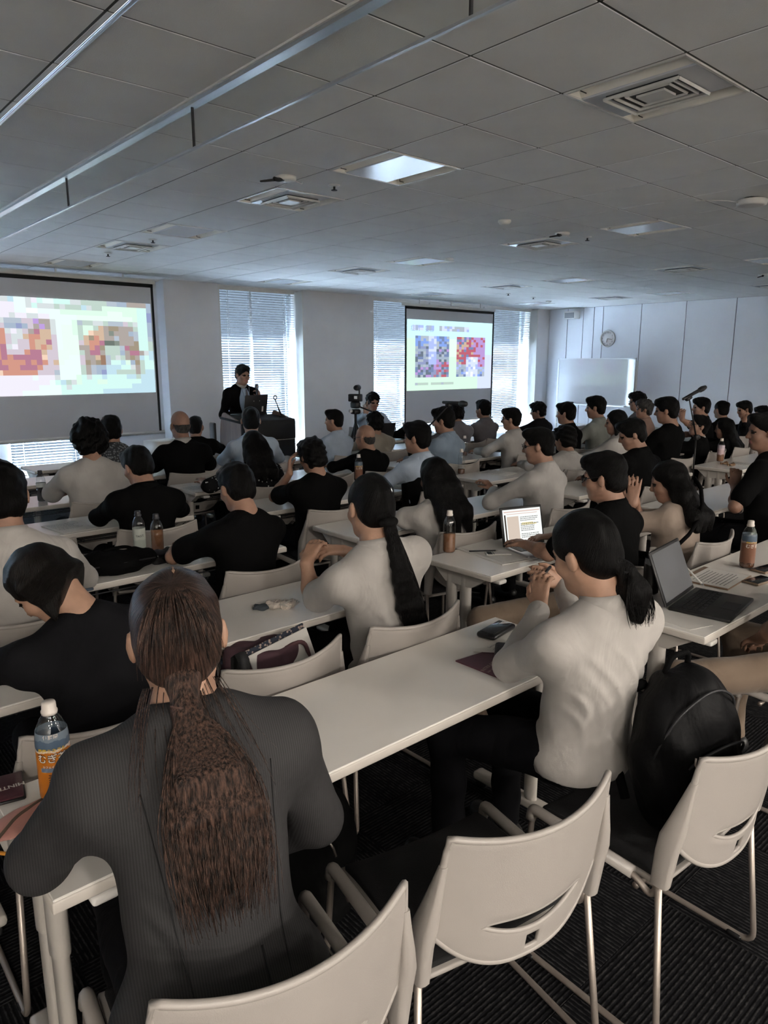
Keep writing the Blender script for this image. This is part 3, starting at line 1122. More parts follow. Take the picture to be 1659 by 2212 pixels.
def table(x0, yf, label, rot=0.0, panel=False):
    """left end at x0, near long edge at yf"""
    t = thing('seminar_table', label, 'table', (x0 + TL / 2, yf + TD / 2, 0), rot, 'long white seminar tables')
    link('tabletop', T_top, t)
    link('edge_band', T_edge, t)
    for me in T_col:
        link('leg_column', me, t)
    for me, sx in zip(T_foot, (-1, 1)):
        f = link('foot', me, t)
        for yy in (-0.22, 0.22):
            link('caster', T_cast, f, (sx * (TL / 2 - 0.055), yy, 0.028))
    link('beam', T_beam, t)
    for me in T_brk:
        link('bracket', me, t)
    link('wire_shelf', T_shelf, t)
    link('fold_lever', T_lever, t)
    if panel:
        link('modesty_panel', T_panel, t)
    return t


rowname = ['nearest the camera', 'in the second row', 'in the third row', 'in the fourth row', 'in the fifth row', 'in the sixth row', 'in the seventh row']
for k, y in enumerate((1.27, 2.17, 3.18, 4.26, 5.24, 6.20)):
    lab = 'long white table in the left block ' + rowname[k]
    if k == 0:
        lab = 'big white table right beside the woman in the dark jacket'
    if k == 1:
        lab = 'white table with a crumpled cloth, before the woman in the white blouse'
    table(0.30, y, lab)
for k, y in enumerate((1.07, 2.08, 3.05, 4.03, 5.03, 6.00)):
    lab = 'long white table in the second block ' + rowname[k]
    if k == 0:
        lab = 'white table at the right edge carrying the open black laptop'
    if k == 1:
        lab = 'white table carrying the laptop with the glowing screen'
    table(2.50, y, lab)
for k, y in enumerate((2.07, 2.98, 3.86, 4.90, 6.05)):
    table(4.57, y, 'long white table in the third block ' + rowname[k + 1])
for k, y in enumerate((2.75, 3.75, 4.80, 6.10)):
    lab = 'long white table in the right block ' + rowname[k + 2]
    if k == 0:
        lab = 'white table at right with a pink-labelled bottle on its corner'
    table(6.80, y, lab)
for k, y in enumerate((4.3, 5.28)):
    table(8.75, y, 'long white table nearest the clock wall ' + rowname[k + 3])
table(5.62, 6.75, 'white table in front, beside the camera tripod, with the operator laptop', panel=True)
table(1.9, 7.0, 'white table in front, left of the lectern, with a box on it', panel=True)

# ================================================================== people: signed-distance bodies, meshed as one surface per part
def nrm(v):
    v = np.asarray(v, float)
    n = np.linalg.norm(v)
    return v / n if n > 1e-9 else v


def rotm(axis, deg):
    return np.array(Matrix.Rotation(R(deg), 3, Vector(axis)))


class SDF:
    """smooth union of tapered capsules and ellipsoids; cuts carve away"""

    def __init__(s):
        s.pr = []
        s.cut = []
        s.noise = None

    def cap(s, a, b, ra, rb=None, k=0.02, g=0):
        s.pr.append(('c', np.asarray(a, np.float32), np.asarray(b, np.float32), float(ra), float(ra if rb is None else rb), k, g))
        return s

    def ell(s, c, r, M=None, k=0.02, g=0):
        s.pr.append(('e', np.asarray(c, np.float32), np.asarray(r, np.float32), None if M is None else np.asarray(M, np.float32), 0, k, g))
        return s

    def chain(s, pts, rs, k=0.02, g=0):
        for i in range(len(pts) - 1):
            s.cap(pts[i], pts[i + 1], rs[i], rs[i + 1], k if i else k, g)
        return s

    @staticmethod
    def d1(p, P):
        if p[0] == 'c':
            a, b = p[1], p[2]
            ba = b - a
            L = float(ba @ ba) + 1e-12
            h = np.clip(((P - a) @ ba) / L, 0, 1)
            q = P - a - h[:, None] * ba
            return np.sqrt(np.einsum('ij,ij->i', q, q)) - (p[3] + (p[4] - p[3]) * h)
        q = P - p[1]
        if p[3] is not None:
            q = q @ p[3].T
        qr = q / p[2]
        k0 = np.sqrt(np.einsum('ij,ij->i', qr, qr)) + 1e-9
        qq = qr / p[2]
        k1 = np.sqrt(np.einsum('ij,ij->i', qq, qq)) + 1e-9
        return k0 * (k0 - 1) / k1

    def ev(s, P, fine=True, use=None):
        d = None
        for pi, p in enumerate(s.pr):
            if use is not None and not use[pi]:
                continue
            e = s.d1(p, P)
            if d is None:
                d = e
            else:
                k = p[5]
                h = np.clip(0.5 + 0.5 * (d - e) / k, 0, 1)
                d = d + (e - d) * h - k * h * (1 - h)
        for c in s.cut:
            if c[0] == 'plane':          # keep the side the normal points away from
                e = -((P - c[1]) @ c[2])
                d = np.maximum(d, -e)
            else:
                k = c[-1]
                e = -s.d1(c[1], P)
                h = np.clip(0.5 - 0.5 * (d - e) / k, 0, 1)
                d = d + (e - d) * h + k * h * (1 - h)
        if fine and s.noise is not None:
            d = d + s.noise(P)
        return d

    def carve(s, prim, k=0.01):
        s.cut.append(('sub', prim, k))

    def plane(s, p, n):
        s.cut.append(('plane', np.asarray(p, np.float32), np.asarray(nrm(n), np.float32)))

    def bounds(s, m):
        lo, hi = np.full(3, 1e9), np.full(3, -1e9)
        for p in s.pr:
            if p[0] == 'c':
                r = max(p[3], p[4])
                lo = np.minimum(lo, np.minimum(p[1], p[2]) - r)
                hi = np.maximum(hi, np.maximum(p[1], p[2]) + r)
            else:
                r = float(max(p[2]))
                lo = np.minimum(lo, p[1] - r)
                hi = np.maximum(hi, p[1] + r)
        return lo - m, hi + m

    def mesh(s, h, name, mats, groups=False, flow=None):
        lo, hi = s.bounds(3 * h)
        B = 6
        nb = np.maximum(1, np.ceil((hi - lo) / (h * B)).astype(int))
        n = nb * B + 1
        # coarse pass finds the blocks near the surface
        bi = np.stack(np.meshgrid(*[np.arange(k) for k in nb], indexing='ij'), -1).reshape(-1, 3)
        bc = (lo + (bi + 0.5) * B * h).astype(np.float32)
        db = s.ev(bc, False)
        near = np.abs(db) < B * h * 0.87 + 3.0 * h + 0.02
        V = np.ones(n, np.float32)
        sub = np.stack(np.meshgrid(*[np.arange(B + 1)] * 3, indexing='ij'), -1).reshape(-1, 3)
        inside = (~near) & (db < 0)
        for b in bi[inside]:
            x, y, z = b * B
            V[x:x + B + 1, y:y + B + 1, z:z + B + 1] = -1
        nbk = bi[near]
        order = np.lexsort((nbk[:, 2] // 3, nbk[:, 1] // 3, nbk[:, 0] // 3))
        nbk = nbk[order]
        cen = bc[near][order]
        DM = np.stack([s.d1(p, cen) for p in s.pr])
        kk = np.array([p[5] for p in s.pr])[:, None]
        need = DM < DM.min(0)[None] + 2.2 * B * h * 0.87 + 2 * kk
        CH = 27
        for c0 in range(0, len(nbk), CH):
            blk = nbk[c0:c0 + CH]
            use = need[:, c0:c0 + CH].any(1)
            idx = (blk[:, None, :] * B + sub[None]).reshape(-1, 3)
            P = (lo + idx * h).astype(np.float32)
            V[idx[:, 0], idx[:, 1], idx[:, 2]] = s.ev(P, True, use)
        # surface nets
        S = V < 0
        c = S[:-1, :-1, :-1].astype(np.int8)
        tot = sum(S[i:n[0] - 1 + i, j:n[1] - 1 + j, k:n[2] - 1 + k].astype(np.int8) for i in (0, 1) for j in (0, 1) for k in (0, 1))
        act = np.argwhere((tot > 0) & (tot < 8))
        vid = -np.ones(tot.shape, np.int64)
        vid[act[:, 0], act[:, 1], act[:, 2]] = np.arange(len(act))
        corner = [(i, j, k) for i in (0, 1) for j in (0, 1) for k in (0, 1)]
        val = {q: V[act[:, 0] + q[0], act[:, 1] + q[1], act[:, 2] + q[2]] for q in corner}
        acc = np.zeros((len(act), 3))
        cnt = np.zeros(len(act))
        for a in corner:
            for ax in range(3):
                if a[ax]:
                    continue
                b = list(a)
                b[ax] = 1
                b = tuple(b)
                va, vb = val[a], val[b]
                m = (va < 0) != (vb < 0)
                t = np.where(m, va / np.where(np.abs(va - vb) < 1e-12, 1, va - vb), 0)
                p = np.zeros((len(act), 3))
                p[:] = a
                p[:, ax] = t
                acc += np.where(m[:, None], p, 0)
                cnt += m
        verts = lo + (act + acc / np.maximum(cnt, 1)[:, None]) * h
        quads = []
        for ax in range(3):
            u, w_ = [q for q in range(3) if q != ax]
            sl0 = [slice(None)] * 3
            sl1 = [slice(None)] * 3
            sl0[ax] = slice(0, -1)
            sl1[ax] = slice(1, None)
            e = np.argwhere(S[tuple(sl0)] != S[tuple(sl1)])
            ok = (e[:, u] > 0) & (e[:, w_] > 0) & (e[:, u] < n[u] - 1) & (e[:, w_] < n[w_] - 1)
            e = e[ok]
            q = []
            for du, dw in ((0, 0), (1, 0), (1, 1), (0, 1)):
                c2 = e.copy()
                c2[:, u] -= du
                c2[:, w_] -= dw
                q.append(vid[c2[:, 0], c2[:, 1], c2[:, 2]])
            q = np.stack(q, 1)
            flip = S[e[:, 0], e[:, 1], e[:, 2]]
            if ax == 1:
                flip = ~flip
            q[~flip] = q[~flip][:, ::-1]
            quads.append(q)
        quads = np.concatenate(quads)
        quads = quads[(quads >= 0).all(1)]
        me = bpy.data.meshes.new(name)
        me.vertices.add(len(verts))
        me.vertices.foreach_set('co', verts.astype(np.float32).ravel())
        me.loops.add(len(quads) * 4)
        me.loops.foreach_set('vertex_index', quads.astype(np.int32).ravel())
        me.polygons.add(len(quads))
        me.polygons.foreach_set('loop_start', np.arange(0, len(quads) * 4, 4, dtype=np.int32))
        me.polygons.foreach_set('loop_total', np.full(len(quads), 4, dtype=np.int32))
        me.polygons.foreach_set('use_smooth', np.ones(len(quads), bool))
        for m in (mats if isinstance(mats, (list, tuple)) else [mats]):
            me.materials.append(m)
        if groups:
            fc = verts[quads].mean(1).astype(np.float32)
            best = np.full(len(fc), 1e9, np.float32)
            gi = np.zeros(len(fc), np.int32)
            for p in s.pr:
                d = s.d1(p, fc)
                m = d < best
                best[m] = d[m]
                gi[m] = p[6]
            me.polygons.foreach_set('material_index', gi)
        me.update(calc_edges=True)
        me.validate()
        if flow is not None:
            f = flow(verts)
            a = me.attributes.new('flow', 'FLOAT_VECTOR', 'POINT')
            a.data.foreach_set('vector', f.astype(np.float32).ravel())
        return me


def wobble(amp, freq, seed=0):
    rs = np.random.RandomState(seed)
    A = rs.normal(size=(7, 3)) * freq
    ph = rs.uniform(0, 6.28, 7)

    def f(P):
        d = np.zeros(len(P), np.float32)
        for a, p in zip(A, ph):
            d += np.sin(P @ a.astype(np.float32) + p)
        return d * (amp / 2.6)
    return f


# ---- materials of people
def skin_mat(name, col):
    m = mat(name, col, 0.55, var=0.08, vscale=40, bump=0.04, bscale=300)
    m.node_tree.nodes['Principled BSDF'].inputs['Subsurface Weight'].default_value = 0.06
    m.node_tree.nodes['Principled BSDF'].inputs['Subsurface Radius'].default_value = (0.012, 0.005, 0.003)
    return m


m_skin = skin_mat('skin_warm', (0.31, 0.175, 0.12))
m_skin2 = skin_mat('skin_tan', (0.24, 0.13, 0.088))
m_lip = mat('lip', (0.34, 0.13, 0.11), 0.5)
m_eye = mat('eye_dark', (0.02, 0.014, 0.012), 0.25)
m_frame = mat('glasses_frame', (0.012, 0.011, 0.011), 0.3)
m_lens = clear_mat('glasses_lens', (0.95, 0.96, 0.97), 0.3)
m_shoe = mat('shoe_black', (0.010, 0.010, 0.010), 0.4)


def hair_mat(name, dark, light, mix=0.45, rough=0.38, fs=30.0, bump=1.0, spec=0.13):
    m = bpy.data.materials.new(name)
    m.use_nodes = True
    nt = m.node_tree
    b = nt.nodes['Principled BSDF']
    b.inputs['Roughness'].default_value = rough
    b.inputs['Specular IOR Level'].default_value = spec
    a = nt.nodes.new('ShaderNodeAttribute')
    a.attribute_name = 'flow'
    n = nt.nodes.new('ShaderNodeTexNoise')
    n.inputs['Scale'].default_value = fs
    n.inputs['Detail'].default_value = 5
    n.inputs['Roughness'].default_value = 0.65
    nt.links.new(a.outputs['Vector'], n.inputs['Vector'])
    cr = nt.nodes.new('ShaderNodeValToRGB')
    cr.color_ramp.elements[0].position = mix
    cr.color_ramp.elements[0].color = (*dark, 1)
    cr.color_ramp.elements[1].position = min(1.0, mix + 0.3)
    cr.color_ramp.elements[1].color = (*light, 1)
    nt.links.new(n.outputs['Fac'], cr.inputs[0])
    nt.links.new(cr.outputs[0], b.inputs['Base Color'])
    bp = nt.nodes.new('ShaderNodeBump')
    bp.inputs['Strength'].default_value = bump
    bp.inputs['Distance'].default_value = 0.008
    nt.links.new(n.outputs['Fac'], bp.inputs['Height'])
    nt.links.new(bp.outputs[0], b.inputs['Normal'])
    return m


H_BLACK = hair_mat('hair_black', (0.0016, 0.0015, 0.0015), (0.006, 0.005, 0.005))
H_DARK = hair_mat('hair_dark_brown', (0.003, 0.0025, 0.002), (0.014, 0.009, 0.007), spec=0.2)
H_BROWN = hair_mat('hair_brown', (0.007, 0.0045, 0.0035), (0.12, 0.066, 0.048), 0.40, 0.36, 30, spec=0.32)
H_GREY = hair_mat('hair_grey', (0.020, 0.019, 0.018), (0.11, 0.105, 0.10), 0.4)


def cloth(name, col, rough=0.85, bump=0.35, scale=7.0, var=0.05, stretch=(1, 1, 0.45)):
    """woven cloth with soft creases"""
    if name in _mats:
        return _mats[name]
    m = mat(name, col, rough, var=var, vscale=14, spec=0.25 if sum(col) > 0.06 else 0.08, sheen=0.15 if sum(col) > 0.3 else 0.0)
    nt = m.node_tree
    b = nt.nodes['Principled BSDF']
    tc = nt.nodes.new('ShaderNodeTexCoord')
    mp = nt.nodes.new('ShaderNodeMapping')
    mp.inputs['Scale'].default_value = stretch
    nt.links.new(tc.outputs['Object'], mp.inputs['Vector'])
    n1 = nt.nodes.new('ShaderNodeTexNoise')
    n1.inputs['Scale'].default_value = scale
    n1.inputs['Detail'].default_value = 3
    n1.inputs['Distortion'].default_value = 1.2
    nt.links.new(mp.outputs[0], n1.inputs['Vector'])
    n2 = nt.nodes.new('ShaderNodeTexNoise')
    n2.inputs['Scale'].default_value = 420
    nt.links.new(tc.outputs['Object'], n2.inputs['Vector'])
    b1 = nt.nodes.new('ShaderNodeBump')
    b1.inputs['Strength'].default_value = bump
    b1.inputs['Distance'].default_value = 0.03
    nt.links.new(n1.outputs['Fac'], b1.inputs['Height'])
    b2 = nt.nodes.new('ShaderNodeBump')
    b2.inputs['Strength'].default_value = 0.12
    b2.inputs['Distance'].default_value = 0.003
    nt.links.new(n2.outputs['Fac'], b2.inputs['Height'])
    nt.links.new(b1.outputs[0], b2.inputs['Normal'])
    nt.links.new(b2.outputs[0], b.inputs['Normal'])
    return m


C_BLACK = cloth('cloth_black', (0.0028, 0.0028, 0.003))
C_NAVY = cloth('cloth_charcoal', (0.008, 0.008, 0.0095))
C_WHITE = cloth('cloth_white', (0.385, 0.365, 0.34), 0.8)
C_OFFW = cloth('cloth_off_white', (0.37, 0.355, 0.335), 0.8)
C_BEIGE = cloth('cloth_beige', (0.34, 0.27, 0.22))
C_LBLUE = cloth('cloth_light_blue', (0.36, 0.43, 0.52))
C_BLUEG = cloth('cloth_blue_grey', (0.20, 0.26, 0.33))
C_GREY = cloth('cloth_mid_grey', (0.13, 0.12, 0.13))
C_GREEN = cloth('cloth_grey_green', (0.22, 0.23, 0.21))
C_TAN = cloth('cloth_tan', (0.26, 0.23, 0.19))
C_PINK = cloth('cloth_salmon', (0.30, 0.19, 0.15))
C_KHAKI = cloth('cloth_khaki', (0.17, 0.125, 0.09))
C_JEAN = cloth('cloth_dark_trousers', (0.004, 0.004, 0.005))


def pattern_cloth(name, base, spot, scale, thr):
    m = cloth(name, base)
    nt = m.node_tree
    b = nt.nodes['Principled BSDF']
    tc = nt.nodes.new('ShaderNodeTexCoord')
    v = nt.nodes.new('ShaderNodeTexVoronoi')
    v.inputs['Scale'].default_value = scale
    nt.links.new(tc.outputs['Object'], v.inputs['Vector'])
    cr = nt.nodes.new('ShaderNodeValToRGB')
    cr.color_ramp.interpolation = 'CONSTANT'
    cr.color_ramp.elements[0].color = (*spot, 1)
    cr.color_ramp.elements[1].position = thr
    cr.color_ramp.elements[1].color = (*base, 1)
    nt.links.new(v.outputs['Distance'], cr.inputs[0])
    nt.links.new(cr.outputs[0], b.inputs['Base Color'])
    return m


C_DOTS = pattern_cloth('cloth_polka_dots', (0.006, 0.006, 0.007), (0.45, 0.45, 0.43), 38, 0.22)
C_FLORAL = pattern_cloth('cloth_grey_pattern', (0.035, 0.038, 0.042), (0.17, 0.18, 0.19), 60, 0.40)
C_STRIPE = pattern_cloth('cloth_plaid', (0.06, 0.06, 0.06), (0.16, 0.16, 0.15), 45, 0.35)


def ik(S, W, l1, l2, hint):
    """elbow for a shoulder S and a wrist W"""
    d = W - S
    L = np.linalg.norm(d)
    L2 = min(L, (l1 + l2) * 0.995)
    if L > L2:
        W = S + d / L * L2
        d = W - S
        L = L2
    a = (l1 * l1 - l2 * l2 + L * L) / (2 * L)
    hgt = math.sqrt(max(1e-8, l1 * l1 - a * a))
    dn = d / L
    hv = hint - dn * (hint @ dn)
    hv = nrm(hv)
    return S + dn * a + hv * hgt, W


def add_hand(s, W, hd, hn, side, sc, curl, spread=0.0, fk=0.004, g=0):
    """palm and five fingers: W wrist, hd along the hand, hn out of the palm, side +1 when the thumb lies on the hd x hn side"""
    hd, hn = nrm(hd), nrm(np.asarray(hn) - nrm(hd) * (np.asarray(hn) @ nrm(hd)))
    hs = np.cross(hd, hn) * side
    K = W + hd * 0.088 * sc
    s.cap(W + hs * 0.012 * sc, K + hs * 0.026 * sc, 0.016 * sc, 0.0125 * sc, 0.016, g)
    s.cap(W - hs * 0.010 * sc, K - hs * 0.026 * sc, 0.015 * sc, 0.0115 * sc, 0.016, g)
    s.cap(W, K, 0.016 * sc, 0.0135 * sc, 0.012, g)
    for i, ln in enumerate((0.070, 0.078, 0.072, 0.056)):
        off = (1.5 - i) * 0.0192 * sc
        b = K + hs * off
        fd = nrm(hd + hs * (1.5 - i) * (0.06 + spread))
        c1 = curl * (0.9 + 0.1 * i)

        def bend(v, a):
            return nrm(v * math.cos(a) + hn * math.sin(a))
        d1 = bend(fd, R(c1 * 0.55))
        d2 = bend(fd, R(c1 * 1.35))
        d3 = bend(fd, R(c1 * 2.0))
        p1 = b + d1 * ln * 0.48 * sc
        p2 = p1 + d2 * ln * 0.32 * sc
        p3 = p2 + d3 * ln * 0.26 * sc
        s.cap(b, p1, 0.0092 * sc, 0.0085 * sc, fk, g)
        s.cap(p1, p2, 0.0085 * sc, 0.0078 * sc, fk, g)
        s.cap(p2, p3, 0.0078 * sc, 0.0066 * sc, fk, g)
    t0 = W + hd * 0.022 * sc + hs * 0.020 * sc
    t1 = t0 + nrm(hd * 0.7 + hs * 0.75 + hn * 0.25) * 0.042 * sc
    t2 = t1 + nrm(hd * 0.95 + hs * 0.25 + hn * 0.35 * (curl / 30)) * 0.032 * sc
    t3 = t2 + nrm(hd * 0.95 + hs * 0.0 + hn * 0.5 * (curl / 30)) * 0.024 * sc
    s.cap(t0, t1, 0.0145 * sc, 0.0105 * sc, 0.010, g)
    s.cap(t1, t2, 0.0105 * sc, 0.0095 * sc, fk, g)
    s.cap(t2, t3, 0.0092 * sc, 0.0075 * sc, fk, g)


def person(label, head, yaw=0, lean=10, side=0, hyaw=0, hpitch=5, hroll=0, hair='short', hmat=None, shirt=C_BLACK, sleeve='long', trousers=C_JEAN, collar=True, skin=m_skin,
           lh=None, rh=None, lel=None, rel=None, lhd=None, rhd=None, lhn=None, rhn=None, lcurl=28, rcurl=28, glasses=False, vox=0.011, hips=None, sz=None, female=False, legs=None, with_chair=True, chair_label=None, hem=None,
           stand=False, jacket=False, extra=None, tail=None, hairvox=None, shoulders=1.0, seat_back=0.0, bust=0.0, chair_xy=None, chair_yaw=None, folds=None, glasses_mat=None, vest=None):
    """head: room position of the head's centre.  yaw: body heading, degrees counter-clockwise from the front wall's direction.  hyaw: heading of the face.
    lh, rh: room positions of the wrists.  Works in a frame whose origin is the floor below the hips."""
    hx, hy, hz = head
    Rz = rotm((0, 0, 1), yaw)
    s_loc = nrm(np.array([math.sin(R(side)), math.sin(R(lean)), math.cos(R(lean)) * math.cos(R(side))]))
    hq = rotm((0, 0, 1), hyaw - yaw) @ rotm((1, 0, 0), -hpitch) @ rotm((0, 1, 0), hroll)
    hr_, hf, hu = hq[:, 0], hq[:, 1], hq[:, 2]
    ndir = nrm(s_loc * 0.6 + hu * 0.35 + hf * 0.22)
    off1 = s_loc * 0.485 + ndir * 0.092 + hu * 0.075 + hf * 0.01
    pz = 0.565 if not stand else 0.95
    k = sz if sz else (hz - pz) / off1[2]
    if sz:
        pz = hz - off1[2] * k
    hips_w = np.array([hx, hy, 0]) - Rz @ (off1 * k * np.array([1, 1, 0]))
    if hips is not None:
        # the torso is stretched to run from the given hips to the head
        hips_w = np.array([hips[0], hips[1], 0])
        pz = hips[2] if len(hips) > 2 else pz
        v = Rz.T @ (np.array([hx, hy, hz]) - np.array([hips[0], hips[1], pz]))
        k = np.linalg.norm(v) / np.linalg.norm(off1)
        if sz:
            k = sz
        v2 = v - (ndir * 0.092 + hu * 0.075 + hf * 0.01) * k
        s_loc = nrm(v2)
        tl = np.linalg.norm(v2)
    else:
        tl = 0.485 * k
    P0 = np.array([0, 0, pz])
    inv = lambda w: Rz.T @ (np.array(w, float) - np.array([hips_w[0], hips_w[1], 0]))
    f_ = nrm(np.array([0, 1, 0]) - s_loc * s_loc[1])
    r_ = np.cross(f_, s_loc)
    Mt = np.stack([r_, f_, s_loc])           # rows: torso axes
    T = lambda x, y, z: P0 + r_ * x * k + f_ * y * k + s_loc * z * tl / 0.485
    NB = T(0, -0.01, 0.485)
    HC = NB + ndir * 0.092 * k + hu * 0.075 * k + hf * 0.01 * k
    hk = min(1.06, max(0.93, k)) if not sz else sz
    Hd = lambda x, y, z: HC + (hr_ * x + hf * y + hu * z) * hk
    Mh = np.stack([hr_, hf, hu])
    wS = (0.160 if female else 0.176) * shoulders
    SL, SR = T(-wS, 0.0, 0.405), T(wS, 0.0, 0.405)
    l1, l2 = 0.285 * k, 0.245 * k
    # default: forearms resting on the table ahead
    ZT = 0.785
    arms = []
    for sd, S, h_, el, hd_, hn_, cu in ((-1, SL, lh, lel, lhd, lhn, lcurl), (1, SR, rh, rel, rhd, rhn, rcurl)):
        if h_ is None:
            Wp = np.array([sd * 0.13, 0.40, ZT]) if not stand else np.array([sd * 0.24, 0.02, pz - 0.08])
        else:
            Wp = inv(h_)
        hint = np.array([sd * 0.75, -0.25, -0.8]) if el is None else (inv(el) - S)
        if el is not None and h_ is not None:
            dv = inv(el) - S
            E = S + nrm(dv) * min(np.linalg.norm(dv), l1 * 1.18)
            dv = Wp - E
            Wp = E + nrm(dv) * min(np.linalg.norm(dv), l2 * 1.12)
        else:
            E, Wp = ik(S, Wp, l1, l2, hint)
        if h_ is None and not stand and E[2] < 0.80 and E[1] > 0.1:
            E[2] = 0.80
        fd = nrm(Wp - E)
        hd = fd if hd_ is None else Rz.T @ np.array(hd_, float)
        hn = np.array([0, 0, -1.0]) if hn_ is None else Rz.T @ np.array(hn_, float)
        if abs(nrm(hn) @ nrm(hd)) > 0.95:
            hn = np.array([-sd * 1.0, 0, 0.1])
        arms.append((sd, S, E, Wp, hd, hn, cu))
    t = thing('person', label, 'person', (hips_w[0], hips_w[1], 0), R(yaw), 'people in the room')

    # ---------------- body (skin)
    b = SDF()
    b.ell(Hd(0, -0.012, 0.030), np.array([0.074, 0.094, 0.088]) * hk, Mh, 0.02)
    b.ell(Hd(0, 0.022, -0.035), np.array([0.060, 0.066, 0.078]) * hk, Mh, 0.03)
    b.ell(Hd(0, 0.050, -0.088), np.array([0.030, 0.026, 0.024]) * hk, Mh, 0.03)
    b.cap(Hd(-0.045, 0.0, -0.06), Hd(-0.02, 0.055, -0.09), 0.018 * hk, 0.016 * hk, 0.03)
    b.cap(Hd(0.045, 0.0, -0.06), Hd(0.02, 0.055, -0.09), 0.018 * hk, 0.016 * hk, 0.03)
    b.cap(Hd(0, 0.084, 0.012), Hd(0, 0.102, -0.028), 0.007 * hk, 0.0125 * hk, 0.012)
    for sx in (-1, 1):
        b.ell(Hd(sx * 0.011, 0.094, -0.032), np.array([0.008, 0.009, 0.007]) * hk, Mh, 0.006)
        b.cap(Hd(sx * 0.016, 0.084, 0.024), Hd(sx * 0.046, 0.070, 0.022), 0.008 * hk, 0.006 * hk, 0.012)
        b.ell(Hd(sx * 0.042, 0.058, -0.028), np.array([0.022, 0.022, 0.022]) * hk, Mh, 0.025)
        b.ell(Hd(sx * 0.082, -0.008, -0.012), np.array([0.010, 0.019, 0.031]) * hk, Mh @ rotm((0, 0, 1), 0), 0.006)
        b.cap(Hd(sx * 0.083, -0.016, 0.012), Hd(sx * 0.090, -0.018, -0.012), 0.006 * hk, 0.005 * hk, 0.004)
        b.ell(Hd(sx * 0.031, 0.079, 0.004), np.array([0.0125, 0.0105, 0.0075]) * hk, Mh, 0.003, 2)
    b.cap(Hd(-0.019, 0.083, -0.060), Hd(0.019, 0.083, -0.060), 0.0065 * hk, 0.0065 * hk, 0.008, 1)
    b.cap(Hd(0, -0.022, -0.055), NB + s_loc * 0.0 - f_ * 0.005, 0.054 * hk, 0.058 * hk, 0.03)
    # inner torso, hidden by clothing, ties head, arms and hips together
    b.cap(NB, T(0, 0, 0.40), 0.055 * k, 0.085 * k, 0.05)
    b.ell(T(0, 0.0, 0.30), np.array([0.135, 0.095, 0.16]) * k, Mt, 0.05)
    b.ell(T(0, 0.0, 0.05), np.array([0.14, 0.10, 0.12]) * k, Mt, 0.06)
    for sd, S, E, Wp, hd, hn, cu in arms:
        b.cap(T(0, 0, 0.40), S, 0.06 * k, 0.048 * k, 0.05)
        b.cap(S, E, 0.044 * k, 0.036 * k, 0.03)
        b.cap(E, E + (Wp - E) * 0.35, 0.037 * k, 0.037 * k, 0.02)
        b.cap(E + (Wp - E) * 0.35, Wp, 0.037 * k, 0.0245 * k, 0.02)
        add_hand(b, Wp, hd, hn, -sd, k * 0.98, cu)
    body = link('body', b.mesh(vox, 'body', [skin, m_lip, m_eye], groups=True), t)

    # ---------------- upper garment
    s = SDF()
    fat = 0.014
    dq = 0.92 if female else 1.0
    s.ell(T(0, 0.0, 0.30), np.array([0.160 * dq + fat, 0.108 + fat, 0.165]) * k, Mt, 0.05)
    s.ell(T(0, 0.005, 0.14), np.array([0.150 * dq + fat, 0.104 + fat, 0.15]) * k, Mt, 0.06)
    s.ell(T(0, 0.0, 0.00), np.array([0.176 + fat, 0.132 + fat, 0.12]) * k, Mt, 0.06)
    s.cap(T(-wS * 0.86, 0, 0.392), T(wS * 0.86, 0, 0.392), 0.066 * k, 0.066 * k, 0.07)
    s.cap(T(-wS * 0.5, -0.01, 0.43), T(wS * 0.5, -0.01, 0.43), 0.055 * k, 0.055 * k, 0.06)
    s.cap(T(-0.05, -0.012, 0.455), T(0.05, -0.012, 0.455), 0.055 * k, 0.055 * k, 0.05)
    if bust:
        for sx in (-1, 1):
            s.ell(T(sx * 0.07, 0.09, 0.28), np.array([0.07, 0.05, 0.07]) * k * bust, Mt, 0.04)
    for sd, S, E, Wp, hd, hn, cu in arms:
        ua = E - S
        if sleeve in ('long', 'jacket'):
            rr = 0.008 if sleeve == 'long' else 0.014
            s.cap(S, E, (0.048 + rr) * k, (0.042 + rr) * k, 0.055)
            s.cap(E, Wp - (Wp - E) * 0.05, (0.041 + rr) * k, (0.029 + rr) * k, 0.025)
        elif sleeve == 'short':
            s.cap(S, S + ua * 0.74, 0.056 * k, 0.066 * k, 0.05)
        elif sleeve == 'half':
            s.cap(S, S + ua * 0.92, 0.056 * k, 0.066 * k, 0.05)
        elif sleeve == 'frill':
            s.cap(S, S + ua * 0.40, 0.062 * k, 0.072 * k, 0.03)
    # neck opening and hem
    s.cap(T(-0.03, -0.022, 0.470), T(0.03, -0.022, 0.470), 0.060 * k, 0.060 * k, 0.04)
    s.carve(('c', (NB + ndir * 0.2 * k).astype(np.float32), (NB + s_loc * 0.035 * k + f_ * 0.02).astype(np.float32), 0.059 * hk, 0.055 * hk, 0.01, 0), 0.006)
    s.plane(T(0, 0, -0.055 if hem is None else hem), -s_loc if hem is None else (-s_loc))
    for sd, S, E, Wp, hd, hn, cu in arms:
        pass
    if extra:
        extra(s, T, Hd, k, arms, NB, s_loc, f_, r_)
    if folds:
        s.noise = folds
    else:
        s.noise = wobble(0.0035, 26, int(abs(hx * 100)) % 97)
    link('jacket' if jacket else 'shirt', s.mesh(vox, 'jacket' if jacket else 'shirt', shirt), t)
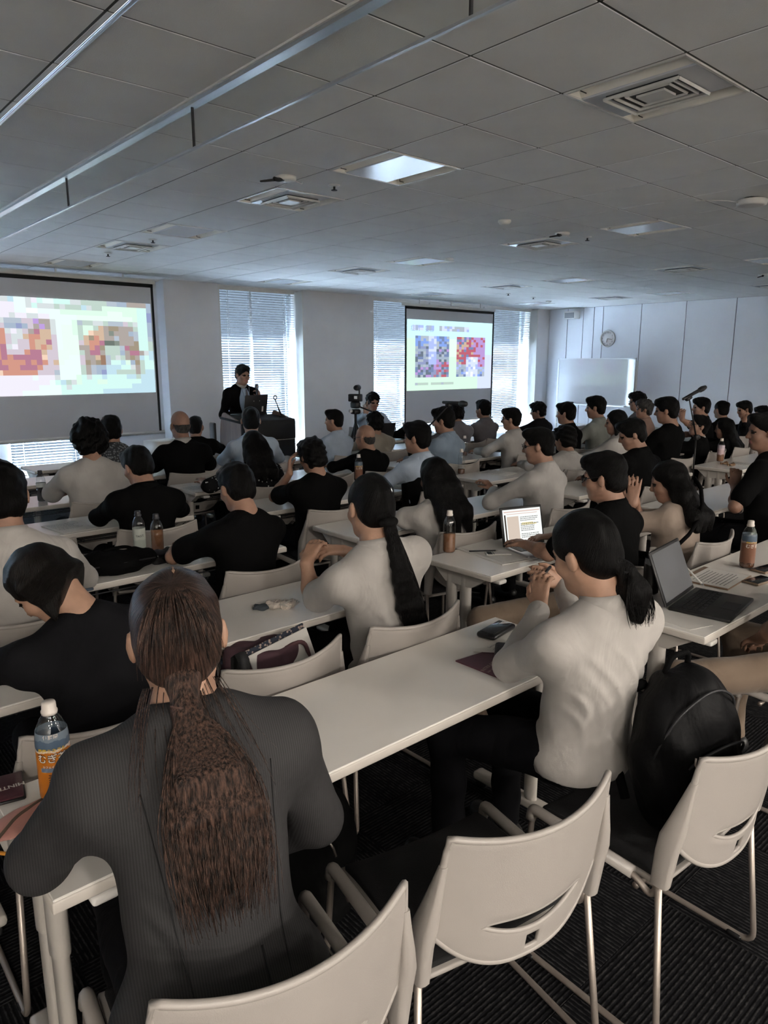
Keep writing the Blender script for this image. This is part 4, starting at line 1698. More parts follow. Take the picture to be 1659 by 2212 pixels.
    if vest:
        v_ = SDF()
        v_.ell(T(0, 0.0, 0.30), np.array([0.160 * dq + fat + 0.008, 0.116 + fat, 0.165]) * k, Mt, 0.05)
        v_.ell(T(0, 0.005, 0.14), np.array([0.150 * dq + fat + 0.008, 0.112 + fat, 0.15]) * k, Mt, 0.06)
        v_.ell(T(0, 0.0, 0.00), np.array([0.182 + fat, 0.140 + fat, 0.12]) * k, Mt, 0.06)
        v_.cap(T(-wS * 0.60, 0, 0.40), T(wS * 0.60, 0, 0.40), 0.070 * k, 0.070 * k, 0.06)
        v_.plane(T(0, 0, -0.055), -s_loc)
        v_.carve(('c', (NB + ndir * 0.2 * k).astype(np.float32), (NB + s_loc * 0.02 * k + f_ * 0.02).astype(np.float32), 0.062 * hk, 0.06 * hk, 0.01, 0), 0.006)
        link('vest', v_.mesh(vox, 'vest', vest), t)
    if collar:
        cm = MB()
        ctr = NB + s_loc * 0.012 * k + ndir * 0.012 * k
        n1 = nrm(ndir + s_loc)
        u1 = nrm(r_ - n1 * (r_ @ n1))
        v1 = np.cross(n1, u1)
        rings = []
        for j, (rad, up) in enumerate(((0.078, -0.034), (0.075, 0.004), (0.067, 0.026), (0.062, 0.024), (0.062, -0.012))):
            rings.append([Vector(ctr + (u1 * math.cos(a) * rad * 1.03 + v1 * math.sin(a) * rad) * hk + n1 * (up * hk + 0.0 - 0.012 * max(0.0, math.sin(a)))) for a in [2 * PI * q / 28 for q in range(28)]])
        vs = [p for r in rings for p in r]
        fs = [(i * 28 + q, i * 28 + (q + 1) % 28, (i + 1) * 28 + (q + 1) % 28, (i + 1) * 28 + q) for i in range(4) for q in range(28)]
        cm.add(vs, fs, 0, True)
        cm.obj('collar', collar if not isinstance(collar, bool) else shirt, t)

    # ---------------- trousers and shoes
    q = SDF()
    q.ell(P0 + np.array([0, -0.005, -0.008]), np.array([0.160, 0.120, 0.092]) * k, None, 0.05)
    q.ell(T(0, 0, 0.05), np.array([0.152, 0.108, 0.07]) * k, Mt, 0.05)
    shl = []
    for i, sx in enumerate((-1, 1)):
        if stand:
            hip, kn, an = P0 + np.array([sx * 0.09, 0, -0.04]), np.array([sx * 0.10, 0.02, 0.50]), np.array([sx * 0.11, -0.01, 0.09])
        else:
            hip, kn, an = P0 + np.array([sx * 0.085, 0.02, -0.008]), np.array([sx * 0.12, 0.42 * k, 0.532]), np.array([sx * 0.12, 0.40 * k, 0.09])
            if legs and legs[i] is not None:
                kn = inv(legs[i][0])
                an = inv(legs[i][1])
        q.cap(hip, kn, 0.092 * k, 0.068 * k, 0.04)
        q.cap(kn, an, 0.066 * k, 0.052 * k, 0.03)
        fdir = nrm(np.array([an[0] - hip[0], max(0.3, an[1] - hip[1] + 0.25), 0]))
        sh = SDF()
        shl.append(sh)
        sh.cap(an + np.array([0, 0, -0.045]) - fdir * 0.03, an + fdir * 0.16 + np.array([0, 0, -0.055]), 0.042, 0.034, 0.02)
    for sh in shl:
        sh.plane((0, 0, 0.004), (0, 0, -1))
        link('shoe', sh.mesh(0.014, 'shoe', m_shoe), t)
    q.noise = wobble(0.004, 24, 5)
    link('trousers', q.mesh(max(vox, 0.014), 'trousers', trousers), t)

    # ---------------- hair
    if hmat is None:
        hmat = H_BLACK
    hv = hairvox or max(0.006, vox * 0.75)
    hs = SDF()
    crown = nrm(hu * 0.75 - hf * 0.65)
    ca = nrm(np.cross(crown, hr_))
    cb = hr_

    def flow(V):
        qv = (V - HC) / hk
        c0 = qv @ crown
        x, y = qv @ ca, qv @ cb
        rr = np.sqrt(x * x + y * y) + 1e-6
        ang = np.arctan2(rr, c0)
        top = np.stack([x / rr, y / rr, ang * 0.10], 1)
        if hair in ('long', 'bob', 'wavy', 'nape'):
            w_ = np.clip((-(qv @ hu) + 0.02) / 0.08, 0, 1)[:, None]
            low = np.stack([(V @ r_) * 9, (V @ f_) * 9, (V[:, 2]) * 0.25], 1)
            return top * (1 - w_) + low * w_
        return top
    if hair in ('short', 'curly', 'messy', 'crop'):
        gr = {'short': 0.0, 'curly': 0.022, 'messy': 0.008, 'crop': -0.007}[hair]
        hs.ell(Hd(0, -0.014, 0.036), (np.array([0.086, 0.106, 0.094]) + gr) * hk, Mh)
        hs.ell(Hd(0, -0.052, -0.030), (np.array([0.074, 0.056, 0.066]) + gr) * hk, Mh, 0.03)
        if hair == 'curly':
            hs.ell(Hd(0, -0.04, 0.01), np.array([0.115, 0.10, 0.10]) * hk, Mh, 0.03)
        hs.ell(Hd(0, 0.062, 0.088), np.array([0.060, 0.040, 0.030]) * hk, Mh, 0.03)
        hs.carve(('e', Hd(0, 0.105, -0.050).astype(np.float32), (np.array([0.088, 0.088, 0.105]) * hk).astype(np.float32), Mh.astype(np.float32), 0, 0, 0), 0.012)
        for sx in (-1, 1):
            hs.carve(('e', Hd(sx * 0.092, -0.004, -0.030).astype(np.float32), (np.array([0.030, 0.028, 0.042]) * hk).astype(np.float32), Mh.astype(np.float32), 0, 0, 0), 0.008)
        hs.plane(Hd(0, -0.05, -0.088 - (0.02 if hair == 'curly' else 0)), -hu - hf * 0.25)
        amp, fr = {'short': (0.0028, 75), 'curly': (0.010, 70), 'messy': (0.0065, 80), 'crop': (0.0012, 90)}[hair]
        hs.noise = wobble(amp, fr, int(abs(hy * 100)) % 89)
    elif hair == 'bald':
        hs.ell(Hd(0, -0.013, 0.030), np.array([0.0762, 0.0965, 0.0895]) * hk, Mh)
        hs.ell(Hd(0, -0.045, -0.03), np.array([0.062, 0.052, 0.055]) * hk, Mh, 0.02)
        hs.plane(Hd(0, 0.0, 0.012), hu - hf * 0.1)
        hs.plane(Hd(0, 0.005, 0), hf)
        hs.plane(Hd(0, -0.05, -0.075), -hu)
        for sx in (-1, 1):
            hs.carve(('e', Hd(sx * 0.090, -0.004, -0.020).astype(np.float32), (np.array([0.026, 0.026, 0.04]) * hk).astype(np.float32), Mh.astype(np.float32), 0, 0, 0), 0.008)
        hs.noise = wobble(0.0015, 120, 2)
    else:
        hs.ell(Hd(0, -0.014, 0.034), np.array([0.083, 0.103, 0.093]) * hk, Mh)
        hs.ell(Hd(0, -0.050, -0.025), np.array([0.074, 0.058, 0.068]) * hk, Mh, 0.03)
        if hair in ('bob', 'nape'):
            for sx in (-1, 1):
                hs.cap(Hd(sx * 0.078, 0.0, 0.02), Hd(sx * 0.086, 0.004, -0.115), 0.026 * hk, 0.018 * hk, 0.03)
            hs.ell(Hd(0, -0.055, -0.055), np.array([0.090, 0.062, 0.095]) * hk, Mh, 0.03)
        if hair in ('long', 'wavy'):
            dn = np.array([0, -0.10, -1.0])
            base = [Hd(0, -0.07, -0.02), Hd(0, -0.085, -0.10)]
            for ox in (-0.055, 0.0, 0.055):
                p = [Hd(ox, -0.055, 0.0), Hd(ox * 1.25, -0.075, -0.09)]
                e0 = T(ox * 1.5, -0.135, 0.42)
                e1 = T(ox * 1.7, -0.155, 0.26 if hair == 'long' else 0.34)
                hs.chain(p + [e0, e1], [0.05 * hk, 0.052 * hk, 0.046 * hk, 0.022 * hk], 0.03)
            for sx in (-1, 1):
                hs.cap(Hd(sx * 0.076, -0.01, 0.02), Hd(sx * 0.085, -0.02, -0.12), 0.026 * hk, 0.022 * hk, 0.03)
        hs.carve(('e', Hd(0, 0.108, -0.045).astype(np.float32), (np.array([0.076, 0.086, 0.112]) * hk).astype(np.float32), Mh.astype(np.float32), 0, 0, 0), 0.012)
        if hair in ('tail', 'bun'):
            for sx in (-1, 1):
                hs.carve(('e', Hd(sx * 0.090, -0.006, -0.020).astype(np.float32), (np.array([0.026, 0.026, 0.040]) * hk).astype(np.float32), Mh.astype(np.float32), 0, 0, 0), 0.006)
            hs.plane(Hd(0, -0.05, -0.098), -hu - hf * 0.35)
        if hair == 'nape':
            hs.plane(Hd(0, -0.06, -0.070), -hu - hf * 0.55)
        if hair == 'bun':
            hs.ell(Hd(0, -0.10, 0.06), np.array([0.045, 0.04, 0.045]) * hk, Mh, 0.02)
        hs.noise = wobble(0.0016 if hair in ('tail', 'bun') else 0.0024, 70, 3)
    hair_o = link('hair', hs.mesh(hv, 'hair', hmat, flow=flow), t)
    if tail:
        tail(t, Hd, hk, T, hmat, inv, hv)
    if glasses:
        gl = MB()
        for sx in (-1, 1):
            ring = [Vector(Hd(sx * (0.032 + 0.023 * math.cos(a)), 0.104 - 0.012 * abs(math.cos(a)), 0.002 + 0.018 * math.sin(a))) for a in [2 * PI * j / 16 for j in range(16)]]
            gl.tube(ring, 0.0016, 6, closed=True)
            gl.tube([Vector(Hd(sx * 0.056, 0.096, 0.006)), Vector(Hd(sx * 0.078, 0.06, 0.008)), Vector(Hd(sx * 0.083, -0.01, 0.010)), Vector(Hd(sx * 0.082, -0.03, -0.008))], 0.0019, 6)
        gl.tube([Vector(Hd(-0.009, 0.106, 0.004)), Vector(Hd(0.009, 0.106, 0.004))], 0.0016, 6)
        go = gl.obj('glasses', glasses_mat or m_frame, t)
        ln = MB()
        for sx in (-1, 1):
            c0 = Hd(sx * 0.032, 0.100, 0.002)
            pts = [Vector(Hd(sx * (0.032 + 0.022 * math.cos(a)), 0.103 - 0.012 * abs(math.cos(a)), 0.002 + 0.017 * math.sin(a))) for a in [2 * PI * j / 16 for j in range(16)]]
            ln.add(pts, [tuple(range(16))])
        ln.obj('lens', m_lens, go)
    if with_chair and not stand:
        if chair_xy is not None:
            cxy = chair_xy
            cy = chair_yaw if chair_yaw is not None else yaw
        else:
            cy = chair_yaw if chair_yaw is not None else (yaw * 0.4 if abs(yaw) < 60 else yaw)
            w_ = np.array([hips_w[0], hips_w[1]]) + (Rz @ np.array([0, 0.05 - seat_back, 0]))[:2]
            cxy = (w_[0], w_[1])
        cl = chair_label or ('chair of the ' + label)
        chair(cxy[0], cxy[1], R(cy), ' '.join(cl.split()[:16]))
    return t


def strands(parent, name, starts, mids, ends, n, r, mt, seed, pts=10, wave=0.006):
    """thin locks of hair: tubes from start through mid to end"""
    rnd = random.Random(seed)
    m = MB()
    for i in range(n):
        u = rnd.random()
        a, b, c = starts(u, rnd), mids(u, rnd), ends(u, rnd)
        ph = rnd.uniform(0, 6)
        w_ = wave * rnd.uniform(0.3, 1.2)
        P = []
        for j in range(pts):
            t = j / (pts - 1)
            p = a * (1 - t) ** 2 + b * 2 * t * (1 - t) + c * t * t
            P.append(Vector(p) + Vector((math.sin(ph + t * 5), math.cos(ph + t * 4) * 0.4, 0)) * w_ * t)
        rr = r * rnd.uniform(0.7, 1.4)
        m.tube(P, [rr * (1 - 0.75 * (j / (pts - 1)) ** 2) for j in range(pts)], 4)
    me = m.mesh(name, mt, fix=False)
    co = np.array(m.v, np.float32)
    a = me.attributes.new('flow', 'FLOAT_VECTOR', 'POINT')
    a.data.foreach_set('vector', (co * np.array([6, 6, 0.3], np.float32)).ravel())
    o = link(name, me, parent)
    return o


def tail_flow(V):
    return V * np.array([7, 7, 0.22])


def tail_jacket(t, Hd, hk, T, hmat, inv, hv):
    A = Hd(0, -0.098, -0.118)
    s = SDF()
    s.cap(Hd(0, -0.075, -0.07), A, 0.036 * hk, 0.019 * hk, 0.02)
    for i in range(7):
        u = (i - 3) / 3
        p = [A + np.array([u * 0.008, 0, 0]), T(u * 0.046, -0.150, 0.415), T(u * 0.062 + 0.004, -0.155, 0.355), T(u * 0.064 + 0.006, -0.150, 0.28), T(u * 0.050 + 0.004, -0.150, 0.22 + 0.02 * abs(u))]
        s.chain(p, [0.012, 0.011, 0.011, 0.009, 0.004], 0.02)
    s.noise = wobble(0.0012, 60, 4)
    o = link('ponytail', s.mesh(0.006, 'ponytail', hmat, flow=tail_flow), t)
    strands(o, 'hair_lock', lambda u, r: A + np.array([(u - 0.5) * 0.030, -0.012, 0]), lambda u, r: T((u - 0.5) * 0.22 + r.uniform(-0.01, 0.01), -0.188, 0.39 + r.uniform(-0.03, 0.03)), lambda u, r: T((u - 0.5) * 0.14 + r.uniform(-0.02, 0.02), -0.164, r.choice((0.18, 0.20, 0.22, 0.26, 0.3)) + r.uniform(-0.02, 0.02)), 640, 0.0013, hmat, 5, wave=0.008)
    strands(o, 'loose_hair', lambda u, r: Hd(-0.07 + u * 0.14, -0.06, -0.08), lambda u, r: Hd((u - 0.5) * 0.20, -0.11, -0.13), lambda u, r: T((u - 0.5) * 0.26, -0.140, 0.40 + r.uniform(-0.04, 0.03)), 50, 0.0008, hmat, 6)
    m = MB()
    for j in range(4):
        c0 = Vector(A) + Vector((0, 0, 0.008 - j * 0.006))
        m.tube([c0 + Vector((math.cos(a) * 0.0235, math.sin(a) * 0.021, math.sin(a * 2) * 0.002)) for a in [2 * PI * q / 18 for q in range(18)]], 0.0045, 6, closed=True)
    m.obj('hair_tie', mat('hair_tie_brown', (0.10, 0.055, 0.045), 0.8, bump=0.4, bscale=900), t)
    # visible parting at the crown
    pm = MB()
    pm.tube([Vector(Hd(0.004, 0.000, 0.1235)), Vector(Hd(0.005, -0.02, 0.1245)), Vector(Hd(0.006, -0.045, 0.1200)), Vector(Hd(0.006, -0.072, 0.1045))], [0.0028, 0.004, 0.0042, 0.001], 6)
    pm.obj('parting', mat('scalp', (0.30, 0.19, 0.13), 0.7), o)
    strands(o, 'hair_lock', lambda u, r: Hd((u - 0.5) * 0.014, -0.066, 0.1075), lambda u, r: Hd((u - 0.5) * 0.14, -0.150, 0.07 + r.uniform(-0.03, 0.0)), lambda u, r: Hd((u - 0.5) * 0.15, -0.112 - 0.012 * (1 - abs(u - 0.5) * 2), -0.03 + r.uniform(-0.03, 0.03)), 150, 0.0010, hmat, 8, wave=0.002)


def tail_blouse(t, Hd, hk, T, hmat, inv, hv):
    A = Hd(0.012, -0.108, -0.062)
    s = SDF()
    s.cap(Hd(0, -0.08, -0.035), A, 0.034 * hk, 0.020 * hk, 0.02)
    for i in range(5):
        u = (i - 2) / 2
        p = [A + np.array([u * 0.006, 0, 0]), T(0.015 + u * 0.020, -0.145, 0.40), T(0.030 + u * 0.034, -0.148, 0.28), T(0.045 + u * 0.028, -0.148, 0.17), T(0.052 + u * 0.022, -0.146, 0.105 - 0.03 * ((i * 2) % 3 - 1))]
        s.chain(p, [0.013, 0.018, 0.020, 0.015, 0.004], 0.015)
    s.noise = wobble(0.002, 100, 9)
    o = link('ponytail', s.mesh(0.006, 'ponytail', hmat, flow=tail_flow), t)
    strands(o, 'hair_lock', lambda u, r: A + np.array([(u - 0.5) * 0.02, -0.012, 0]), lambda u, r: T(0.03 + (u - 0.5) * 0.12, -0.18, 0.31), lambda u, r: T(0.052 + (u - 0.5) * 0.09, -0.158, r.uniform(0.06, 0.13)), 120, 0.0014, hmat, 15)
    m = SDF()
    for q in range(8):
        a = 2 * PI * q / 8
        c0 = A + np.array([math.cos(a) * 0.022, math.sin(a) * 0.018, -0.004 + 0.004 * (q % 2)])
        m.ell(c0, (0.017, 0.017, 0.016), None, 0.008)
    link('scrunchie', m.mesh(0.005, 'scrunchie', cloth('scrunchie_black', (0.006, 0.006, 0.006))), t)
    MB().tube([Vector(Hd(0.035, -0.095, 0.075)), Vector(Hd(0.038, -0.108, 0.045))], 0.0028, 5).obj('hair_pin', m_alu, o)


def tail_short(t, Hd, hk, T, hmat, inv, hv):
    A = Hd(0.02, -0.112, -0.075)
    s = SDF()
    s.cap(Hd(0, -0.08, -0.04), A, 0.032 * hk, 0.020 * hk, 0.02)
    E = A + np.array([0.012, -0.03, -0.115])
    s.chain([A, A + (E - A) * 0.45, E], [0.019, 0.041, 0.026], 0.02)
    s.noise = wobble(0.003, 110, 19)
    o = link('ponytail', s.mesh(0.005, 'ponytail', hmat, flow=tail_flow), t)
    strands(o, 'hair_lock', lambda u, r: A + np.array([(u - 0.5) * 0.03, -0.016, 0]), lambda u, r: A + np.array([(u - 0.5) * 0.13, -0.055, -0.06]), lambda u, r: E + np.array([(u - 0.5) * 0.075 + r.uniform(-0.01, 0.01), -0.02 + r.uniform(-0.01, 0.01), r.uniform(-0.03, 0.0)]), 110, 0.0011, hmat, 25)
    m = MB()
    m.tube([Vector(A) + Vector((math.cos(a) * 0.021, math.sin(a) * 0.019, 0)) for a in [2 * PI * q / 16 for q in range(16)]], 0.005, 6, closed=True)
    m.obj('hair_tie', m_blackmat, t)


def fold_noise(ridges, base=0.0025, seed=3, gain=1.0):
    """soft creases on the back: each ridge is ((x, z), (x, z), height, width) in the person's frame"""
    wb_ = wobble(base, 24, seed)

    def f(P):
        d = wb_(P)
        mask = np.clip((0.02 - P[:, 1]) / 0.05, 0, 1)
        Q = P[:, [0, 2]]
        for a, b, hgt, wd_ in ridges:
            a = np.asarray(a, np.float32)
            ba = np.asarray(b, np.float32) - a
            h_ = np.clip(((Q - a) @ ba) / float(ba @ ba), 0, 1)
            nn = np.array([-ba[1], ba[0]], np.float32) / float(np.linalg.norm(ba))
            bow = (0.12 * float(np.linalg.norm(ba))) * np.sin(h_ * PI)
            q = Q - a - h_[:, None] * ba - nn * bow[:, None]
            dd = np.einsum('ij,ij->i', q, q)
            d = d - gain * mask * hgt * np.exp(-dd / (wd_ * wd_)) * np.sin(np.clip(h_, 0.03, 0.97) * PI)
        return d
    return f


def W(px, py, z):
    p = at(px, py, z)
    return (p.x, p.y, p.z)


m_skinf = skin_mat('skin_light', (0.40, 0.235, 0.16))

# ---- woman in the dark jacket, nearest the camera
C_JACKET = cloth('jacket_charcoal_wool', (0.030, 0.029, 0.030), 0.75, 0.25, 6.0)
nt = C_JACKET.node_tree
_b = nt.nodes['Principled BSDF']
_tc = nt.nodes.new('ShaderNodeTexCoord')
_wv = nt.nodes.new('ShaderNodeTexWave')
_wv.bands_direction = 'X'
_wv.inputs['Scale'].default_value = 70
_wv.inputs['Distortion'].default_value = 0.6
nt.links.new(_tc.outputs['Object'], _wv.inputs['Vector'])
_mr = nt.nodes.new('ShaderNodeMapRange')
_mr.inputs[3].default_value = 0.75
_mr.inputs[4].default_value = 1.25
nt.links.new(_wv.outputs['Fac'], _mr.inputs[0])
_mx = nt.nodes.new('ShaderNodeMix')
_mx.data_type = 'RGBA'
_mx.blend_type = 'MULTIPLY'
_mx.inputs[0].default_value = 1.0
_mx.inputs[6].default_value = (0.030, 0.029, 0.030, 1)
nt.links.new(_mr.outputs[0], _mx.inputs[7])
nt.links.new(_mx.outputs[2], _b.inputs['Base Color'])


JK = {}


def jacket_extra(s, T, Hd, k, arms, NB, sl, f, r):
    s.ell(T(0, -0.01, -0.06), np.array([0.195, 0.150, 0.16]) * k, None, 0.06)
    for sx in (-1, 1):
        s.cap(T(sx * 0.06, -0.02, 0.470), T(sx * 0.172, -0.005, 0.445), 0.050 * k, 0.045 * k, 0.04)
    s.cap(T(-0.05, -0.045, 0.500), T(0.05, -0.045, 0.500), 0.034 * k, 0.034 * k, 0.02)
    JK['s'], JK['T'], JK['f'] = s, T, f


wj = person('woman in a dark jacket with a long brown ponytail, nearest the camera', W(381, 1368, 1.195), yaw=-14, hyaw=-24, hpitch=12, hroll=-3, hips=(0.51, 1.02, 0.585), hair='tail', hmat=H_BROWN, shirt=C_JACKET, sleeve='jacket', jacket=True, collar=C_JACKET, skin=m_skinf, sz=1.0,
            lh=(0.47, 1.52, 0.80), lel=(0.30, 1.32, 0.785), rh=(0.74, 1.26, 0.64), rel=(0.80, 1.13, 0.74), vox=0.0075, hairvox=0.005, female=True, hem=-0.075, extra=jacket_extra, tail=tail_jacket, shoulders=1.12, chair_xy=(0.57, 1.08), chair_yaw=-8,
            folds=fold_noise([((-0.18, 0.86), (-0.07, 0.80), 0.007, 0.012), ((-0.19, 0.82), (-0.08, 0.74), 0.007, 0.012), ((-0.15, 0.66), (-0.05, 0.60), 0.006, 0.012), ((-0.13, 0.80), (-0.10, 0.52), -0.008, 0.014), ((0.16, 0.86), (0.10, 0.60), 0.006, 0.014)]),
            chair_label='white stacking chair under the woman in the dark jacket')
# seams and a pocket flap lie on the jacket's surface


def on_jacket(x, z, lift=0.001):
    s_, T_, f_ = JK['s'], JK['T'], JK['f']
    ts = np.linspace(0, 0.30, 400)
    P = np.array([T_(x, -0.32, z) + f_ * t for t in ts], np.float32)
    d = s_.ev(P)
    i = int(np.argmax(d < 0))
    return Vector(P[i] - f_ * lift)


MB().tube([on_jacket(0.055, z_) for z_ in np.linspace(0.10, -0.10, 14)], 0.0022, 5).obj('back_vent', m_blackmat, wj)
MB().tube([on_jacket(-0.105 + 0.004 * j, 0.40 - 0.037 * j) for j in range(13)], 0.0014, 5).obj('seam', m_blackmat, wj)
MB().tube([on_jacket(0.125 - 0.003 * j, 0.40 - 0.037 * j) for j in range(13)], 0.0014, 5).obj('seam', m_blackmat, wj)
pk = MB()
pk.tube([on_jacket(-0.165 + 0.10 * j / 8, -0.005 - 0.012 * math.sin(PI * j / 8)) for j in range(9)], [0.002] + [0.006] * 7 + [0.002], 6)
pk.obj('pocket_flap', m_blackmat, wj)
# ---- woman in the long-sleeved white shirt at the right
person('woman in a long-sleeved white shirt with a short black ponytail', W(1258, 1190, 1.19), yaw=-14, hyaw=-2, hpitch=20, hroll=-4, hips=(1.74, 1.08, 0.575), hair='tail', shirt=C_WHITE, sleeve='long', trousers=C_JEAN, skin=m_skinf, sz=0.94,
       lh=W(1190, 1272, 0.95), lel=(1.645, 1.285, 0.79), lhd=(0.25, 0.2, 0.9), lhn=(0.9, 0.2, 0.1), lcurl=45, rh=W(1215, 1262, 0.93), rel=(1.98, 1.36, 0.80), rhd=(-0.8, 0.2, 0.4), rhn=(0, 0.9, -0.3), rcurl=45, vox=0.0075, hairvox=0.005, female=True, shoulders=1.08, tail=tail_short, hem=-0.03,
       legs=[((1.56, 1.46, 0.53), (1.56, 1.44, 0.09)), ((1.86, 1.46, 0.53), (1.86, 1.44, 0.09))], chair_xy=(1.765, 0.885), chair_yaw=-2, chair_label='white stacking chair at the right with a black backpack on it',
       folds=fold_noise([((-0.16, 0.96), (0.04, 0.60), 0.009, 0.011), ((-0.15, 0.90), (-0.01, 0.58), 0.009, 0.010), ((-0.13, 0.86), (-0.05, 0.57), 0.008, 0.010), ((-0.10, 1.0), (0.08, 0.62), 0.008, 0.011), ((-0.02, 0.98), (0.11, 0.60), 0.009, 0.011), ((0.05, 0.95), (0.14, 0.60), 0.008, 0.010), ((0.10, 0.95), (0.155, 0.64), 0.007, 0.010), ((-0.17, 0.84), (-0.10, 0.72), 0.009, 0.010), ((-0.16, 0.78), (-0.09, 0.62), 0.008, 0.010), ((-0.06, 0.70), (0.04, 0.55), 0.007, 0.008), ((-0.12, 1.02), (0.10, 1.03), 0.004, 0.007)]))

# ---- woman in the short-sleeved white blouse, second row
blouse = person('woman in a white short-sleeved blouse with a long black ponytail', W(796, 1093, 1.17), yaw=-10, hyaw=-10, hpitch=14, hroll=4, hips=(1.78, 1.98, 0.57), hair='tail', shirt=C_WHITE, sleeve='short', skin=m_skinf, sz=0.99,
                lh=W(662, 1218, 0.92), lel=(1.57, 2.20, 0.785), lhd=(0.6, 0.3, 0.6), lhn=(0.7, 0.2, -0.6), lcurl=38, rh=W(742, 1190, 0.93), rel=(2.02, 2.28, 0.80), rhd=(-0.9, 0.1, 0.2), rhn=(0.1, 0.3, -0.9), rcurl=40, vox=0.0085, hairvox=0.0055, female=True, shoulders=1.10, tail=tail_blouse, hem=-0.05,
                legs=[((1.64, 2.38, 0.53), (1.64, 2.36, 0.09)), ((1.87, 2.38, 0.53), (1.87, 2.36, 0.09))], chair_label='white stacking chair of the woman in the white blouse', chair_xy=(1.725, 2.03), chair_yaw=0,
                folds=fold_noise([((-0.17, 0.90), (0.14, 0.92), 0.005, 0.006), ((-0.03, 1.02), (-0.03, 0.92), 0.005, 0.006), ((-0.15, 0.84), (-0.06, 0.56), 0.009, 0.012), ((-0.10, 0.80), (-0.02, 0.55), 0.008, 0.012), ((0.13, 0.80), (0.07, 0.55), 0.008, 0.012), ((0.02, 0.74), (0.02, 0.54), 0.007, 0.010), ((-0.16, 0.74), (-0.08, 0.62), 0.008, 0.010)]))

# ---- person bending over, left edge
bent = person('person in a black jacket bending low with a lanyard at left', W(92, 1262, 1.075), yaw=2, hyaw=50, hpitch=48, hroll=0, hips=(0.68, 1.93, 0.57), hair='nape', hmat=H_DARK, shirt=C_NAVY, sleeve='jacket', jacket=True, collar=False, skin=m_skinf, vox=0.0085, hairvox=0.006, lh=(0.44, 2.45, 0.815), lel=(0.36, 2.24, 0.825), rh=(0.80, 2.48, 0.815), rel=(0.98, 2.28, 0.825), shoulders=1.12,
              chair_label='white stacking chair of the person bending low at left', chair_xy=(0.61, 2.03), chair_yaw=0)

# ---- lanyard of the person bending low
# ---- the second row onwards: position of each head in the room comes from the photograph
HIPY = {'A2': 2.91, 'A3': 3.99, 'A4': 4.97, 'A5': 5.95, 'B1': 1.80, 'B2': 2.80, 'B3': 3.76, 'B4': 4.76, 'B5': 5.74, 'B6': 6.73, 'C0': 1.81, 'C1': 2.81, 'C2': 3.69, 'C3': 4.63, 'C4': 5.77, 'D1': 3.48, 'D2': 4.53, 'D3': 5.83, 'E1': 4.03, 'E2': 5.01}


def seated(label, px, py, row, dy=0.09, **kw):
    """someone sitting in the given row of tables, the head on the photograph's line of sight"""
    kw.setdefault('vox', 0.0125)
    if not isinstance(row, str):
        return person(label, W(px, py, row), **kw)
    hy = HIPY[row]
    h = at_y(px, py, hy + dy)
    kw.setdefault('sz', min(1.05, max(0.93, (h.z - 0.565) / 0.60)))
    if 'legs' not in kw:
        # feet keep clear of the table columns
        xs = [h.x - 0.12, h.x + 0.12]
        for c_ in (0.355, 2.045, 2.555, 4.245, 4.625, 6.315, 6.855, 8.545, 8.805, 10.495):
            if abs(h.x - c_) < 0.12:
                xs = [min(xs[0], c_ - 0.135), max(xs[1], c_ + 0.135)]
            else:
                for i in (0, 1):
                    if abs(xs[i] - c_) < 0.13:
                        xs[i] = c_ + math.copysign(0.135, h.x - c_)
        kw['legs'] = [((x, hy + 0.40, 0.532), (x, hy + 0.38, 0.09)) for x in xs]
    return person(label, (h.x, h.y, h.z), hips=(h.x - 0.01, hy, 0.565), **kw)


seated('man with glasses in a black shirt typing at the glowing laptop', 1300, 1030, 'B1', yaw=0, hyaw=18, hpitch=10, hair='short', shirt=C_BLACK, sleeve='short', glasses=True, trousers=C_KHAKI, vox=0.009, lh=(2.86, 2.16, 0.80), lel=(2.80, 1.98, 0.80), rh=(3.10, 2.17, 0.80), rel=(3.33, 2.0, 0.80), legs=[((2.42, 2.06, 0.53), (2.36, 2.02, 0.09)), None])
seated('woman in a beige T-shirt with a black strap, hands at her face', 1440, 1040, 'B1', yaw=4, hyaw=28, hpitch=16, hair='wavy', hmat=H_BLACK, shirt=C_BEIGE, sleeve='short', female=True, collar=False, vox=0.009, lh=W(1385, 1075, 1.02), lel=(3.42, 2.16, 0.80), lhd=(0.1, 0.05, 1), lhn=(0.8, 0.3, 0.1), lcurl=10, rh=W(1402, 1085, 1.00), rel=(3.75, 2.16, 0.80), rhd=(-0.2, 0.1, 1), rhn=(-0.6, 0.5, 0.1), rcurl=12)
seated('man with glasses in a white long-sleeved shirt leaning on his elbow', 1160, 962, 'B2', yaw=6, hyaw=28, hpitch=8, hair='crop', shirt=C_OFFW, glasses=True, vox=0.010, lh=W(1068, 1052, 0.84), lel=(3.60, 3.02, 0.80), lhd=(-0.1, 0.6, 0.5), lcurl=50)
seated('man in a white shirt just behind the bespectacled man in white', 1218, 948, 'C2', dy=0.02, yaw=-4, hyaw=-8, hpitch=6, hair='messy', shirt=C_OFFW)
seated('man in a black T-shirt seen from behind at the third table', 508, 1052, 'A2', yaw=2, hyaw=2, hpitch=22, hair='short', shirt=C_BLACK, sleeve='short', collar=False, vox=0.009, lh=(1.56, 3.32, 0.80), lel=(1.42, 3.12, 0.80))
seated('man in a black shirt resting his head on his hand', 672, 985, 'B3', yaw=-4, hyaw=-2, hpitch=10, hroll=-4, hair='messy', shirt=C_BLACK, sleeve='short', collar=False, vox=0.010, lh=W(632, 1012, 1.02), lel=(2.62, 4.14, 0.79), lhd=(0.1, 0.1, 1), lhn=(0.7, -0.5, 0.1), lcurl=40)
